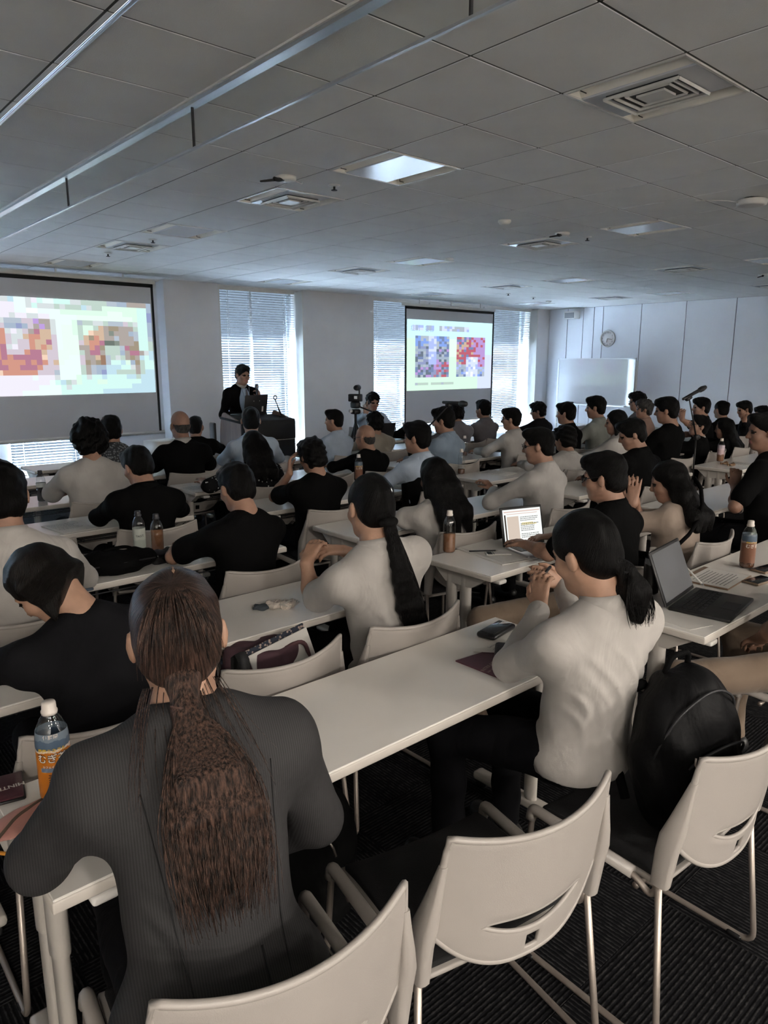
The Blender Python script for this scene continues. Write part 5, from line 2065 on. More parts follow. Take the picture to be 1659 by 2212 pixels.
seated('man in a black suit writing at the fourth table on the left', 296, 1006, 'A3', yaw=-14, hyaw=12, hpitch=24, hair='short', shirt=C_BLACK, sleeve='jacket', jacket=True, vox=0.010)
seated('person with big curly hair in a white T-shirt', 193, 950, 'A4', yaw=-12, hyaw=-12, hpitch=10, hair='curly', shirt=C_OFFW, sleeve='half', collar=False, vox=0.010)
seated('person with black hair in a white shirt at the left edge', 2, 1070, 'A2', yaw=-10, hyaw=-6, hpitch=10, hair='short', shirt=C_WHITE, sleeve='long', vox=0.010)
seated('man in a dark grey patterned shirt before the left screen', 240, 928, 'A5', yaw=-14, hyaw=-12, hpitch=4, hair='short', shirt=C_FLORAL, sleeve='short')
seated('bald man in a black suit with a white collar', 388, 918, 'B5', yaw=-12, hyaw=0, hpitch=4, hair='bald', hmat=H_GREY, shirt=C_BLACK, sleeve='jacket', jacket=True, collar=C_OFFW, skin=m_skin2)
seated('man with cropped hair in a black suit beside the bald man', 422, 922, 'B6', yaw=-22, hyaw=-34, hpitch=4, hair='crop', shirt=C_BLACK, sleeve='jacket', jacket=True)
seated('woman in a black polka-dot top with a hair band', 546, 962, 'B4', yaw=-10, hyaw=-6, hpitch=14, hair='wavy', shirt=C_DOTS, sleeve='half', female=True, collar=False, lh=W(440, 1042, 0.82), lel=W(446, 1052, 0.80))
seated('person in a light blue shirt directly before the lectern', 541, 908, 'B5', yaw=-20, hyaw=-25, hair='bun', shirt=C_LBLUE, sleeve='long')
seated('man in a pale blue shirt turning towards the lectern', 720, 908, 'C4', yaw=10, hyaw=30, hpitch=2, hair='crop', shirt=C_LBLUE, sleeve='long')
seated('bald older man in a black top', 787, 945, 'B4', yaw=0, hyaw=18, hpitch=6, hair='bald', hmat=H_GREY, shirt=C_BLACK, sleeve='long', collar=False, skin=m_skin, glasses=True)
seated('person in a tan top behind the bald older man', 808, 915, 'C4', yaw=-10, hyaw=-15, hpitch=8, hair='messy', shirt=C_TAN, sleeve='long', collar=False)
seated('woman in a cream frilled top with very long wavy black hair', 936, 1030, 'B2', yaw=-6, hyaw=-8, hpitch=18, hair='long', shirt=C_WHITE, sleeve='frill', female=True, collar=False, vox=0.009)
seated('young man in a pale shirt and black vest facing left', 898, 945, 'B3', yaw=4, hyaw=24, hpitch=4, hair='short', shirt=C_LBLUE, sleeve='long', vox=0.010, vest=C_BLACK)
seated('young man in a blue-grey shirt behind the microphone stand', 955, 908, 'C3', yaw=8, hyaw=28, hpitch=10, hair='short', shirt=C_BLUEG, sleeve='long')
seated('person in grey half hidden behind the microphone', 984, 892, 'C4', yaw=-10, hyaw=-20, hair='messy', shirt=C_GREY)
seated('young man in a dark grey shirt below the right screen', 1042, 884, 'D3', yaw=-2, hyaw=0, hpitch=2, hair='short', shirt=C_GREY, sleeve='half')
seated('man with glasses in a pale shirt at the end of the right screen', 1102, 905, 'C3', yaw=4, hyaw=30, hpitch=4, hair='short', shirt=C_OFFW, glasses=True)
seated('person with ruffled hair before the corner blind', 1160, 888, 'D3', yaw=0, hyaw=36, hpitch=8, hair='messy', shirt=C_NAVY)
seated('man in a black shirt left of the whiteboard', 1220, 893, 'D2', yaw=4, hyaw=20, hair='short', shirt=C_BLACK, sleeve='short')
seated('man in a grey-green shirt before the whiteboard', 1284, 880, 'D2', yaw=6, hyaw=26, hair='short', shirt=C_GREEN, sleeve='half')
seated('woman with a dark bob in a pale shirt holding papers', 1328, 912, 'C2', dy=0.02, yaw=6, hyaw=34, hpitch=6, hair='bob', shirt=C_OFFW, female=True)
seated('person in black slumped forward below the whiteboard', 1362, 938, 'C1', yaw=-10, hyaw=40, hpitch=20, hair='short', shirt=C_BLACK, sleeve='long')
seated('man with glasses in a grey shirt under the whiteboard edge', 1374, 868, 'E2', yaw=10, hyaw=44, hair='messy', shirt=C_GREY, glasses=True)
seated('grey-haired man in a salmon shirt', 1388, 884, 'D2', yaw=10, hyaw=44, hpitch=0, hair='messy', hmat=H_GREY, shirt=C_PINK, sleeve='half')
seated('man in a black T-shirt beside the grey-haired man', 1437, 886, 'D1', dy=0.02, yaw=-2, hyaw=22, hpitch=8, hair='short', shirt=C_BLACK, sleeve='half', collar=False)
seated('person with clasped hands near the chin by the second microphone', 1512, 880, 'E1', yaw=10, hyaw=42, hpitch=2, hair='short', shirt=C_BLACK, sleeve='short', lh=W(1468, 905, 1.06), lhd=(0, 0.1, 1), lhn=(0.8, 0.2, 0), lcurl=45)
seated('man with glasses in a black suit gazing up', 1508, 920, 'D1', dy=0.02, yaw=10, hyaw=46, hpitch=-14, hair='short', shirt=C_BLACK, sleeve='jacket', jacket=True, collar=C_OFFW, glasses=True, vox=0.010)
seated('person with tied hair against the far wall', 1556, 885, 'E1', yaw=-10, hyaw=-20, hair='bun', shirt=C_BLACK)
seated('woman with long straight black hair in a black top', 1563, 925, 'D1', dy=0.02, yaw=6, hyaw=14, hpitch=6, hair='long', shirt=C_BLACK, female=True)
seated('person with a fringe holding a hand to the brow', 1606, 884, 'E1', yaw=12, hyaw=46, hpitch=14, hair='short', shirt=C_NAVY, lh=W(1608, 912, 1.08), lhd=(0, 0, 1), lcurl=40)
seated('person with dark hair beside the brow-holding person', 1644, 895, 'E1', yaw=10, hyaw=40, hair='messy', shirt=C_NAVY)
seated('man in a black T-shirt at the right edge, fist to his mouth', 1648, 932, 'C0', yaw=6, hyaw=40, hpitch=4, hair='crop', shirt=C_BLACK, sleeve='short', collar=False, vox=0.009, skin=m_skin2, lh=W(1590, 935, 1.16), lel=W(1588, 1095, 0.79), lhd=(0.1, 0.1, 1), lhn=(0.7, 0.3, 0), lcurl=60, rh=W(1610, 1060, 0.82), rel=W(1640, 1090, 0.80))
person('person mostly outside the right edge at the near table', (3.02, 0.90, 1.16), hips=(3.01, 0.79, 0.565), yaw=4, hyaw=10, hair='short', shirt=C_GREY, sleeve='short', trousers=C_KHAKI, lh=(2.86, 1.02, 0.63), lel=(2.64, 0.88, 0.78), rh=(3.2, 1.02, 0.63), rel=(3.35, 0.85, 0.75), legs=[((2.52, 1.16, 0.53), (2.52, 1.14, 0.09)), None])

# ================================================================== speaker's corner
m_wood = mat('lectern_veneer', (0.13, 0.075, 0.05), 0.5, var=0.18, vscale=4, stretch=(6, 6, 1))
lx0, lx1, ly = at_y(522, 900, 6.85).x, at_y(637, 900, 6.85).x, 6.85
lc = thing('lectern', 'black lectern with a curved brown wooden side panel, before the window', 'lectern', ((lx0 + lx1) / 2, ly, 0))
lw = lx1 - lx0
MB().rbox((0, 0.012, 0.56), (lw, 0.024, 1.02), 0.004, 1).obj('front_panel', m_blackmat, lc)
MB().rbox((0, -0.004, 0.955), (lw, 0.012, 0.20), 0.004, 1).obj('upper_panel', m_blackmat, lc)
MB().box((0, -0.012, 0.848), (lw - 0.02, 0.006, 0.008)).obj('trim_line', m_steel, lc)
for sx in (-1, 1):
    pl = [(0.03, 0.0), (0.50, 0.0), (0.50, 0.75)] + [(0.50 - 0.10 * (1 - math.cos(a)), 0.75 + 0.40 * math.sin(a)) for a in [PI / 2 * j / 6 for j in range(1, 7)]] + [(0.03, 1.06)]
    MB().prism(pl, -0.012, 0.012, M=Matrix.Translation((sx * (lw / 2 - 0.012), 0, 0)) @ Matrix.Rotation(PI / 2, 4, 'Z') @ Matrix.Rotation(PI / 2, 4, 'X')).obj('side_panel', m_wood, lc)
MB().rbox((0, 0.24, 1.075), (lw + 0.02, 0.46, 0.025), 0.004, 1, rot=(R(4), 0, 0)).obj('desktop', m_blackmat, lc)
wg = MB()
wg.rbox((-lw / 2 - 0.03, 0.60, 0.86), (0.03, 0.12, 0.34), 0.014, 3)
wg.obj('side_wing', m_black, lc)
MB().rbox((0, 0.25, 0.02), (lw, 0.50, 0.04), 0.004, 1).obj('plinth', m_blackmat, lc)

m_lapblack = mat('laptop_black', (0.012, 0.012, 0.013), 0.4)
m_key = mat('laptop_key', (0.006, 0.006, 0.007), 0.5)
m_silver = mat('laptop_silver', (0.45, 0.46, 0.48), 0.35, 0.6)
m_scroff = mat('dark_display', (0.09, 0.095, 0.10), 0.12, spec=0.7)


def laptop(label, loc, rotz, w_=0.32, d_=0.22, open_=105, body=None, lid_out=None, screen_mat=None, keys=True, content=None, group='laptops'):
    """origin at the hinge's middle on the table; the keyboard lies towards local -Y"""
    t = thing('laptop', label, 'laptop', loc, rotz, group)
    body = body or m_lapblack
    MB().rbox((0, -d_ / 2, 0.008), (w_, d_, 0.015), 0.005, 2).obj('base', body, t)
    if keys:
        k = MB()
        for r_ in range(5):
            n = 13 - (r_ == 4) * 5
            for c_ in range(n):
                kw = (w_ - 0.04) / n
                k.box((-w_ / 2 + 0.02 + kw * (c_ + 0.5), -0.035 - r_ * 0.0195, 0.0165), (kw * 0.86, 0.0165, 0.003))
        k.obj('keyboard', m_key, t)['kind'] = 'stuff'
        MB().box((0, -d_ + 0.045, 0.0158), (0.10, 0.06, 0.001)).obj('touchpad', m_dark, t)
    lid = bpy.data.objects.new('lid', None)
    a = R(open_ - 90)
    m = Matrix.Rotation(-a, 3, 'X')
    H = d_ * 0.98
    lo = MB().rbox(m @ Vector((0, 0.006, H / 2 + 0.012)), (w_, 0.009, H), 0.004, 2, rot=m).obj('lid', lid_out or body, t)
    sc = MB()
    sc.box((0, 0, 0), (w_ - 0.022, 0.002, H - 0.028))
    dm = screen_mat or m_scroff
    so = sc.obj('display', dm, lo, tuple(m @ Vector((0, 0.0005, H / 2 + 0.014))), (-a, 0, 0))
    if content:
        content(lo, m, w_ - 0.022, H - 0.028, H)
    return t


p = at_y(572, 884, 7.0)
laptop('black laptop seen from behind on the lectern', (p.x, 7.22, 1.105), PI + R(10), 0.34, 0.23, 100, keys=True)
o = bpy.data.objects[[x.name for x in C.objects if x.get('label', '') == 'black laptop seen from behind on the lectern'][0]]
for dx, dz, sx_, sz_ in ((-0.10, 0.07, 0.022, 0.06), (0.11, 0.07, 0.014, 0.06), (-0.045, 0.165, 0.008, 0.008), (0.04, 0.165, 0.008, 0.008)):
    MB().box((dx, 0.012 + dz * 0.17, dz), (sx_, 0.003, sz_), (R(-10), 0, 0)).obj('lid_sticker', m_white, o)
gm = thing('gooseneck_microphone', 'black gooseneck microphone with a ring end on the lectern', 'microphone', (at_y(612, 884, 6.95).x, 6.98, 1.09))
MB().tube([(0, 0, 0), (-0.03, 0, 0.06), (-0.06, 0, 0.14), (-0.09, 0, 0.20)], [0.011, 0.010, 0.006, 0.006]).obj('neck', m_black, gm)
MB().tube([(-0.085 + 0.022 * math.cos(a), 0, 0.222 + 0.022 * math.sin(a)) for a in [2 * PI * j / 14 for j in range(14)]], 0.006, 6, closed=True).obj('ring_head', m_black, gm)
MB().lathe([(0.035, 0), (0.035, 0.012), (0, 0.012)], 16).obj('base', m_black, gm)

# the man speaking
sp_head = np.array([4.40, 7.62, 1.575])
d_ = _F * FPX + _Rt * (525 - 829.5) + _U * (1106.0 - 809)
d_ = d_ / np.linalg.norm(d_)
sp_head = np.array([0, 0, HCAM]) + d_ * 9.05


def suit_front(s, T, Hd, k, arms, NB, sl, f, r):
    s.ell(T(0, 0.0, -0.06), np.array([0.185, 0.14, 0.14]) * k, None, 0.06)


mouth = sp_head + np.array([0.05, -0.11, -0.12])
spk = person('man in a black suit speaking into a microphone at the lectern', tuple(sp_head), yaw=168, lean=4, hyaw=184, hpitch=10, hair='short', shirt=C_BLACK, sleeve='jacket', jacket=True, collar=C_OFFW, stand=True, vox=0.009, skin=m_skin, with_chair=False,
             lh=tuple(sp_head + np.array([0.12, -0.17, -0.22])), lel=tuple(sp_head + np.array([0.24, -0.02, -0.50])), lhd=(-0.35, -0.1, 0.9), lhn=(-0.6, 0.7, 0.1), lcurl=62,
             rh=tuple(sp_head + np.array([-0.12, -0.30, -0.47])), rel=tuple(sp_head + np.array([-0.30, -0.02, -0.48])), hem=-0.16, extra=suit_front)
# shirt front, tie and badge
M_ = Matrix.Rotation(R(168), 4, 'Z')
inv_ = (Matrix.Translation(spk.location) @ M_).inverted()
hl = inv_ @ Vector(sp_head)
sf = MB()
cx_, cy_, cz_ = hl.x, hl.y, hl.z
sf.grid(6, 10, lambda a, b: Vector((cx_ + (a - 0.5) * (0.035 + 0.11 * math.sin(PI * min(1, b * 0.9 + 0.1))), cy_ + 0.075 + 0.05 * math.sin(b * PI * 0.6) - 0.06 * (2 * abs(a - 0.5)) ** 2, cz_ - 0.165 - b * 0.36)))
sf.obj('shirt_front', C_LBLUE, spk)
MB().tube([(cx_, cy_ + 0.10, cz_ - 0.175), (cx_, cy_ + 0.135, cz_ - 0.28), (cx_, cy_ + 0.138, cz_ - 0.48)], [0.010, 0.018, 0.024], 6).obj('necktie', C_GREY, spk)
MB().tube([(cx_ - 0.05, cy_ + 0.06, cz_ - 0.15), (cx_ - 0.01, cy_ + 0.15, cz_ - 0.36), (cx_ + 0.01, cy_ + 0.15, cz_ - 0.36), (cx_ + 0.05, cy_ + 0.06, cz_ - 0.15)], 0.004, 5).obj('lanyard', C_BLUEG, spk)
MB().rbox((cx_, cy_ + 0.155, cz_ - 0.405), (0.085, 0.004, 0.06), 0.003, 1).obj('badge', m_white, spk)
hm = thing('handheld_microphone', 'handheld microphone held to the speaker mouth', 'microphone', tuple(sp_head + np.array([0.055, -0.215, -0.235])))
MB().tube([(0.0, 0, -0.08), (0.0, 0.0, 0.07)], [0.011, 0.014]).obj('handle', m_black, hm)
MB().lathe([(0, 0.065), (0.018, 0.07), (0.024, 0.085), (0.024, 0.105), (0.016, 0.122), (0, 0.126)], 16).obj('grille', mat('mic_grille', (0.25, 0.25, 0.26), 0.4, 0.7), hm)

# the operator, the camera on its tripod
seated('man with a raised hand at his cheek behind the operator laptop', 806, 868, 1.175, yaw=160, hyaw=165, hpitch=14, hair='messy', shirt=C_LBLUE, sleeve='long', vox=0.010, rh=W(796, 893, 1.07), rhd=(0.1, 0.0, 1), rhn=(0.3, 0.8, 0), rcurl=20)
pc = W(768, 900, 1.06)
tp = thing('camera_tripod', 'black tripod with a fluid head carrying the video camera', 'tripod', (pc[0], pc[1], 0))
MB().tube([(0, 0, 0.55), (0, 0, 1.10)], 0.016).obj('centre_column', m_black, tp)
for a in (R(100), R(220), R(340)):
    MB().tube([(0, 0, 0.98), (0.17 * math.cos(a), 0.17 * math.sin(a), 0.5), (0.34 * math.cos(a), 0.34 * math.sin(a), 0.0)], [0.016, 0.013, 0.010]).obj('leg', m_black, tp)
MB().rbox((0, 0, 1.12), (0.10, 0.10, 0.06), 0.02, 2).rbox((0, 0, 1.20), (0.08, 0.12, 0.08), 0.02, 2).obj('fluid_head', m_black, tp)
MB().tube([(0.05, 0, 1.18), (0.15, -0.22, 1.10)], 0.009).obj('pan_handle', m_black, tp)
MB().lathe([(0.0, 0), (0.02, 0), (0.02, 0.03), (0, 0.03)], 12, c=(-0.06, 0, 1.13), rot=(0, -PI / 2, 0)).obj('knob', m_white, tp)
vc = thing('video_camera', 'black video camera on the tripod with an upright viewfinder', 'video camera', (pc[0], pc[1], 1.24), R(-150))
MB().rbox((0, 0, 0.045), (0.09, 0.16, 0.09), 0.012, 2).obj('body', m_black, vc)
MB().tube([(-0.03, 0.04, 0.08), (-0.03, 0.04, 0.15)], 0.010).obj('arm', m_black, vc)
MB().lathe([(0, -0.05), (0.03, -0.05), (0.036, -0.03), (0.034, 0.03), (0.028, 0.06), (0, 0.06)], 16, c=(0.01, 0.03, 0.165), rot=(0, PI / 2, 0)).obj('viewfinder', m_black, vc)
MB().rbox((0.046, 0.02, 0.05), (0.004, 0.04, 0.035), 0.004, 1).obj('label_plate', m_white, vc)
p = at_y(822, 905, 6.92)
laptop('black laptop seen from behind at the operator table', (p.x, 6.92, TH + 0.003), PI + R(-12), 0.34, 0.24, 112)
bag = thing('equipment_bag', 'black cloth equipment bag lying at the operator table', 'bag', (p.x + 0.42, 6.92, TH + 0.004))
s = SDF()
s.ell((0, 0, 0.05), (0.22, 0.14, 0.06)).ell((0.1, 0.02, 0.08), (0.10, 0.09, 0.05))
s.noise = wobble(0.01, 30, 4)
s.plane((0, 0, 0.0), (0, 0, -1))
link('bag_body', s.mesh(0.014, 'bag_body', C_BLACK), bag)
MB().tube([(-0.15, 0, 0.09), (-0.05, -0.03, 0.15), (0.08, -0.03, 0.14), (0.16, 0, 0.08)], 0.009).obj('bag_handle', C_BLACK, bag)


# ---- microphone stands in the aisles
def mic_stand(label_s, label_m, tip, tail_, base, groupn):
    """tip: microphone front end, tail_: its rear end, base: floor point of the stand"""
    tip, tail_, base = Vector(tip), Vector(tail_), Vector(base)
    t = thing('microphone_stand', label_s, 'microphone stand', base, 0, 'microphone stands in the aisles')
    top = Vector((0, 0, 1.02))
    MB().tube([(0, 0, 0.05), (0, 0, 0.62)], 0.011).tube([(0, 0, 0.60), top], 0.008).obj('post', m_black, t)
    MB().tube([top, tail_ - base + (tip - tail_) * 0.25 - Vector((0, 0, 0.02))], [0.008, 0.006]).obj('boom', m_black, t)
    MB().rbox(top, (0.05, 0.04, 0.05), 0.012, 2).lathe([(0, 0), (0.02, 0), (0.02, 0.03), (0, 0.03)], 10, c=(top.x + 0.02, top.y, top.z), rot=(0, PI / 2, 0)).obj('clutch', m_black, t)
    for a in (R(30), R(150), R(270)):
        MB().tube([(0, 0, 0.16), (0.26 * math.cos(a), 0.26 * math.sin(a), 0.008)], 0.008).obj('leg', m_black, t)
    m = thing('stand_microphone', label_m, 'microphone', tail_, 0, 'microphones on stands')
    v = tip - tail_
    MB().tube([Vector((0, 0, 0)), v * 0.72], [0.012, 0.018]).obj('handle', m_black, m)
    MB().tube([v * 0.70, v * 0.74, v * 0.85, v * 0.97, v], [0.018, 0.025, 0.027, 0.020, 0.004], 12).obj('grille', m_black, m)
    MB().tube([v * 0.16 - Vector((0, 0, 0.02)), v * 0.30 - Vector((0, 0, 0.02))], 0.02).obj('clip', m_black, m)


mic_stand('black microphone stand in the aisle below the right screen', 'black microphone on the stand below the right screen', W(1009, 873, 1.368), W(957, 869, 1.372), (4.43, 4.60, 0), 'a')
mic_stand('black microphone stand in the far right aisle', 'black microphone raised on the far right stand', W(1524, 836, 1.465), W(1476, 862, 1.385), (6.585, 3.08, 0), 'b')

# ================================================================== bottles
m_pet = clear_mat('pet_plastic', (0.88, 0.90, 0.91), 0.5, 0.06)
m_tea = mat('barley_tea', (0.16, 0.062, 0.028), 0.12, spec=0.6)
m_teal = mat('tea_light', (0.30, 0.14, 0.07), 0.12, spec=0.6)
m_cola = mat('cola', (0.006, 0.004, 0.004), 0.1, spec=0.6)
m_cap = mat('bottle_cap_white', (0.70, 0.64, 0.58), 0.4)
m_capd = mat('bottle_cap_dark', (0.03, 0.03, 0.035), 0.4)


def label_material(name, kind):
    m = bpy.data.materials.new(name)
    m.use_nodes = True
    nt = m.node_tree
    b = nt.nodes['Principled BSDF']
    b.inputs['Roughness'].default_value = 0.3
    tc = nt.nodes.new('ShaderNodeTexCoord')
    sx = nt.nodes.new('ShaderNodeSeparateXYZ')
    nt.links.new(tc.outputs['Object'], sx.inputs[0])
    n = nt.nodes.new('ShaderNodeTexNoise')
    n.inputs['Scale'].default_value = 45
    n.inputs['Detail'].default_value = 2
    nt.links.new(tc.outputs['Object'], n.inputs['Vector'])
    ad = nt.nodes.new('ShaderNodeMath')
    ad.operation = 'MULTIPLY_ADD'
    ad.inputs[1].default_value = 0.022
    nt.links.new(n.outputs['Fac'], ad.inputs[0])
    nt.links.new(sx.outputs['Z'], ad.inputs[2])
    mr = nt.nodes.new('ShaderNodeMapRange')
    mr.inputs[1].default_value = 0.02
    mr.inputs[2].default_value = 0.20
    nt.links.new(ad.outputs[0], mr.inputs[0])
    cr = nt.nodes.new('ShaderNodeValToRGB')
    cr.color_ramp.interpolation = 'CONSTANT'
    el = cr.color_ramp.elements
    stops = {'barley': [(0.0, (0.03, 0.012, 0.008)), (0.08, (0.62, 0.20, 0.02)), (0.705, (0.80, 0.68, 0.60)), (0.735, (0.10, 0.15, 0.22)), (0.85, (0.22, 0.28, 0.34))],
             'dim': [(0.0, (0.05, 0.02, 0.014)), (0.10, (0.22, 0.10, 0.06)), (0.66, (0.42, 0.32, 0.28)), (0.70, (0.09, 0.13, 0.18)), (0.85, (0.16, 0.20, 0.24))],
             'white': [(0.0, (0.45, 0.50, 0.45)), (0.30, (0.55, 0.58, 0.52)), (0.62, (0.50, 0.53, 0.50)), (0.7, (0.52, 0.55, 0.52)), (0.9, (0.42, 0.46, 0.42))],
             'pink': [(0.0, (0.20, 0.10, 0.06)), (0.35, (0.55, 0.40, 0.42)), (0.6, (0.60, 0.48, 0.52)), (0.7, (0.50, 0.42, 0.48)), (0.9, (0.45, 0.38, 0.42))],
             'dark': [(0.0, (0.006, 0.006, 0.007)), (0.2, (0.01, 0.01, 0.011)), (0.5, (0.014, 0.014, 0.015)), (0.7, (0.20, 0.21, 0.22)), (0.9, (0.16, 0.17, 0.18))]}[kind]
    while len(el) < len(stops):
        el.new(0.5)
    for e, (pos, c) in zip(el, stops):
        e.position = pos
        e.color = (*c, 1)
    nt.links.new(mr.outputs[0], cr.inputs[0])
    nt.links.new(cr.outputs[0], b.inputs['Base Color'])
    return m


L_BARLEY, L_DIM, L_WHITE, L_PINK, L_DARK = (label_material('bottle_label_' + k_, k_) for k_ in ('barley', 'dim', 'white', 'pink', 'dark'))


def wrap(me, rad, z, ang):
    """bend flat lettering round a bottle"""
    for v in me.vertices:
        a = ang + v.co.x / rad
        v.co = Vector((rad * math.sin(a), -rad * math.cos(a), z + v.co.y))
    me.update()
    return me


def bottle(label, loc, rotz=0.0, h=0.225, r=0.0335, lab=None, lz=(0.030, 0.165), liquid=None, fill=0.6, cap=None, group='drink bottles', z0=None):
    t = thing('drink_bottle', label, 'bottle', (loc[0], loc[1], TH + 0.0015 if z0 is None else z0), rotz, group)
    prof = [(r * 0.80, 0.0), (r * 0.96, 0.006), (r, 0.014), (r, 0.028), (r * 0.97, 0.032), (r, 0.036), (r, h * 0.60), (r * 0.98, h * 0.66), (r * 0.90, h * 0.74), (r * 0.66, h * 0.82), (r * 0.42, h * 0.875), (r * 0.40, h * 0.905)]
    MB().lathe(prof, 24).obj('bottle_body', m_pet, t)
    if liquid:
        hf_ = h * 0.72 * fill
        pr = [(r * 0.78, 0.003), (r * 0.93, 0.008), (r * 0.965, 0.016)] + [(r * 0.965, hf_ * q) for q in (0.5, 0.8, 1.0)]
        MB().lathe(pr, 24).obj('drink', liquid, t)
    if lab:
        ribs = []
        n = 10
        for q in range(n + 1):
            z = lz[0] + (lz[1] - lz[0]) * q / n
            rr = r * 1.012 if z < h * 0.64 else r * (1.012 - 0.9 * (z / h - 0.64))
            ribs.append((rr, z))
        lm = MB()
        vs, fs = [], []
        for rr, z in ribs:
            for q in range(28):
                a = 2 * PI * q / 28
                vs.append((rr * math.cos(a), rr * math.sin(a), z))
        for i in range(n):
            for q in range(28):
                fs.append((i * 28 + q, i * 28 + (q + 1) % 28, (i + 1) * 28 + (q + 1) % 28, (i + 1) * 28 + q))
        lm.add(vs, fs, 0, True)
        lm.obj('label', lab, t)
    cz = h * 0.89
    c = MB()
    c.lathe([(0.0165, cz - 0.004), (0.0175, cz), (0.0175, cz + 0.004), (0.0155, cz + 0.006), (0.0150, cz + 0.021), (0.0135, cz + 0.0245), (0, cz + 0.0245)], 24)
    c.obj('cap', cap or m_cap, t)
    return t


def tea_text(t, r, ang, s=1.0, full=True):
    white = mat('print_white', (0.78, 0.72, 0.66), 0.5)
    dark = mat('print_dark_brown', (0.035, 0.014, 0.012), 0.5)
    yel = mat('print_yellow', (0.75, 0.48, 0.04), 0.5)
    grey = mat('print_blue_grey', (0.16, 0.20, 0.27), 0.5)
    rad = r * 1.03
    L = [('むぎ茶', 0.021, white, 0.112, 0.0), ('健康ミネラル', 0.0095, yel, 0.130, 0.0)]
    if full:
        L += [('伊藤園', 0.010, white, 0.160, 0.0), ('カフェインゼロ', 0.006, white, 0.0945, 0.0), ('麦', 0.020, dark, 0.068, -0.05)]
    for body, sz, mt_, z, da in L:
        me = text_mesh(body, sz * s, mt_, 'lettering', bold=0.0002 * s)
        wrap(me, rad * 1.012 if mt_ is not dark else rad * 1.004, z * s, ang + da)
        link('lettering', me, t)
    if full:
        for body, sz, mt_, z, da, rr in (('むぎ茶', 0.021, dark, 0.112, 0.0, 1.0),):
            me = text_mesh(body, sz * s, mt_, 'lettering_edge', bold=0.0011)
            wrap(me, rad * rr, z * s, ang + da)
            link('lettering_edge', me, t)
        q = MB()
        n = 14
        vs = [(rad * math.sin(ang + (a_ / n - 0.5) * 1.5), -rad * math.cos(ang + (a_ / n - 0.5) * 1.5), z) for z in (0.0895, 0.0995) for a_ in range(n + 1)]
        q.add(vs, [(i, i + 1, n + 2 + i, n + 1 + i) for i in range(n)])
        q.obj('print_band', grey, t)


def face_cam(x, y):
    """angle of a bottle's front, turned to the room's rear"""
    return math.atan2(-x, y) * 0.0


b = bottle('large barley tea bottle with an orange label beside the dark jacket', at(126, 1728, TH), 0, 0.245, 0.0355, L_BARLEY, (0.022, 0.178), m_tea, 0.2)
tea_text(b, 0.0355, R(-20), 1.08)
b = bottle('tea bottle with brown label on the right table beside two phones', at(1612, 1226, TH), 0, 0.235, 0.034, L_DIM, (0.026, 0.170), m_tea, 0.2)
tea_text(b, 0.034, R(-40), 1.0, False)
bottle('clear bottle half full of brown tea on the glowing laptop table', at(970, 1193, TH), 0.3, 0.225, 0.033, None, liquid=m_teal, fill=0.62)
bottle('dark bottle with pale shoulder behind the open black laptop', at(1404, 1283, TH), 0, 0.205, 0.033, L_DARK, (0.010, 0.16), m_cola, 0.5)
bottle('clear bottle with a whitish label left of the brown tea bottle', at(303, 1190, TH), 0, 0.215, 0.032, L_WHITE, (0.020, 0.125), None, cap=m_capd)
me = text_mesh('TAO茶', 0.014, mat('print_ink', (0.05, 0.06, 0.06), 0.5), 'lettering', bold=0.0003)
tb = [x for x in C.objects if x.get('label', '') == 'clear bottle with a whitish label left of the brown tea bottle'][0]
link('lettering', wrap(me, 0.0335, 0.085, R(-15)), tb)
bottle('brown tea bottle among black pouches on the third table', at(342, 1198, TH), 0, 0.215, 0.032, None, liquid=m_teal, fill=0.85, cap=m_capd)
bottle('cola bottle on the far left table under the window', at(92, 1083, TH), 0, 0.225, 0.033, L_WHITE, (0.105, 0.135), m_cola, 0.62, cap=m_capd)
bottle('tea bottle behind the head of the woman in the white blouse', at(775, 1040, TH), 0, 0.23, 0.034, L_DIM, (0.026, 0.165), m_tea, 0.2)
tea_text([x for x in C.objects if x.get('label', '').startswith('tea bottle behind')][0], 0.034, R(-30), 1.0, False)
bottle('clear bottle with dark dregs before the man in white', at(996, 1024, TH), 0, 0.225, 0.033, None, liquid=m_tea, fill=0.28)
bottle('slim clear bottle on the table behind the dregs bottle', at(1003, 985, TH), 0, 0.215, 0.032, None, liquid=m_tea, fill=0.3)
bottle('dark bottle with a pale label below the right screen', at(1033, 953, TH), 0, 0.225, 0.033, L_WHITE, (0.07, 0.14), m_cola, 0.55)
bottle('pink-labelled tea bottle on the corner of the far right table', at(1555, 997, TH), 0, 0.235, 0.034, L_PINK, (0.05, 0.165), m_teal, 0.4)
bottle('small dark bottle left of the whiteboard on a far table', (at_y(1229, 950, 5.05).x, 5.05), 0, 0.205, 0.032, None, liquid=m_cola, fill=0.5, cap=m_capd)

DISP = 0.42     # brightness of the laptop displays

# ================================================================== things on the near tables
ZT_ = TH + 0.0015


def flat(name, label, cat, poly, th, mt, z=None, group=None, bevel=None):
    """thin sheet or slab with the given room-plan outline"""
    cx = sum(p[0] for p in poly) / len(poly)
    cy = sum(p[1] for p in poly) / len(poly)
    z = ZT_ if z is None else z
    m = MB().prism([(p[0] - cx, p[1] - cy) for p in poly], 0, th)
    o = m.obj(name, mt, None, (cx, cy, z))
    tag(o, label, cat, group)
    return o


def slab(name, label, cat, c, size, rotz, mt, z=None, b=0.006, group=None):
    t = thing(name, label, cat, (c[0], c[1], ZT_ if z is None else z), rotz, group)
    MB().rbox((0, 0, size[2] / 2), size, b, 2).obj('body', mt, t)
    return t


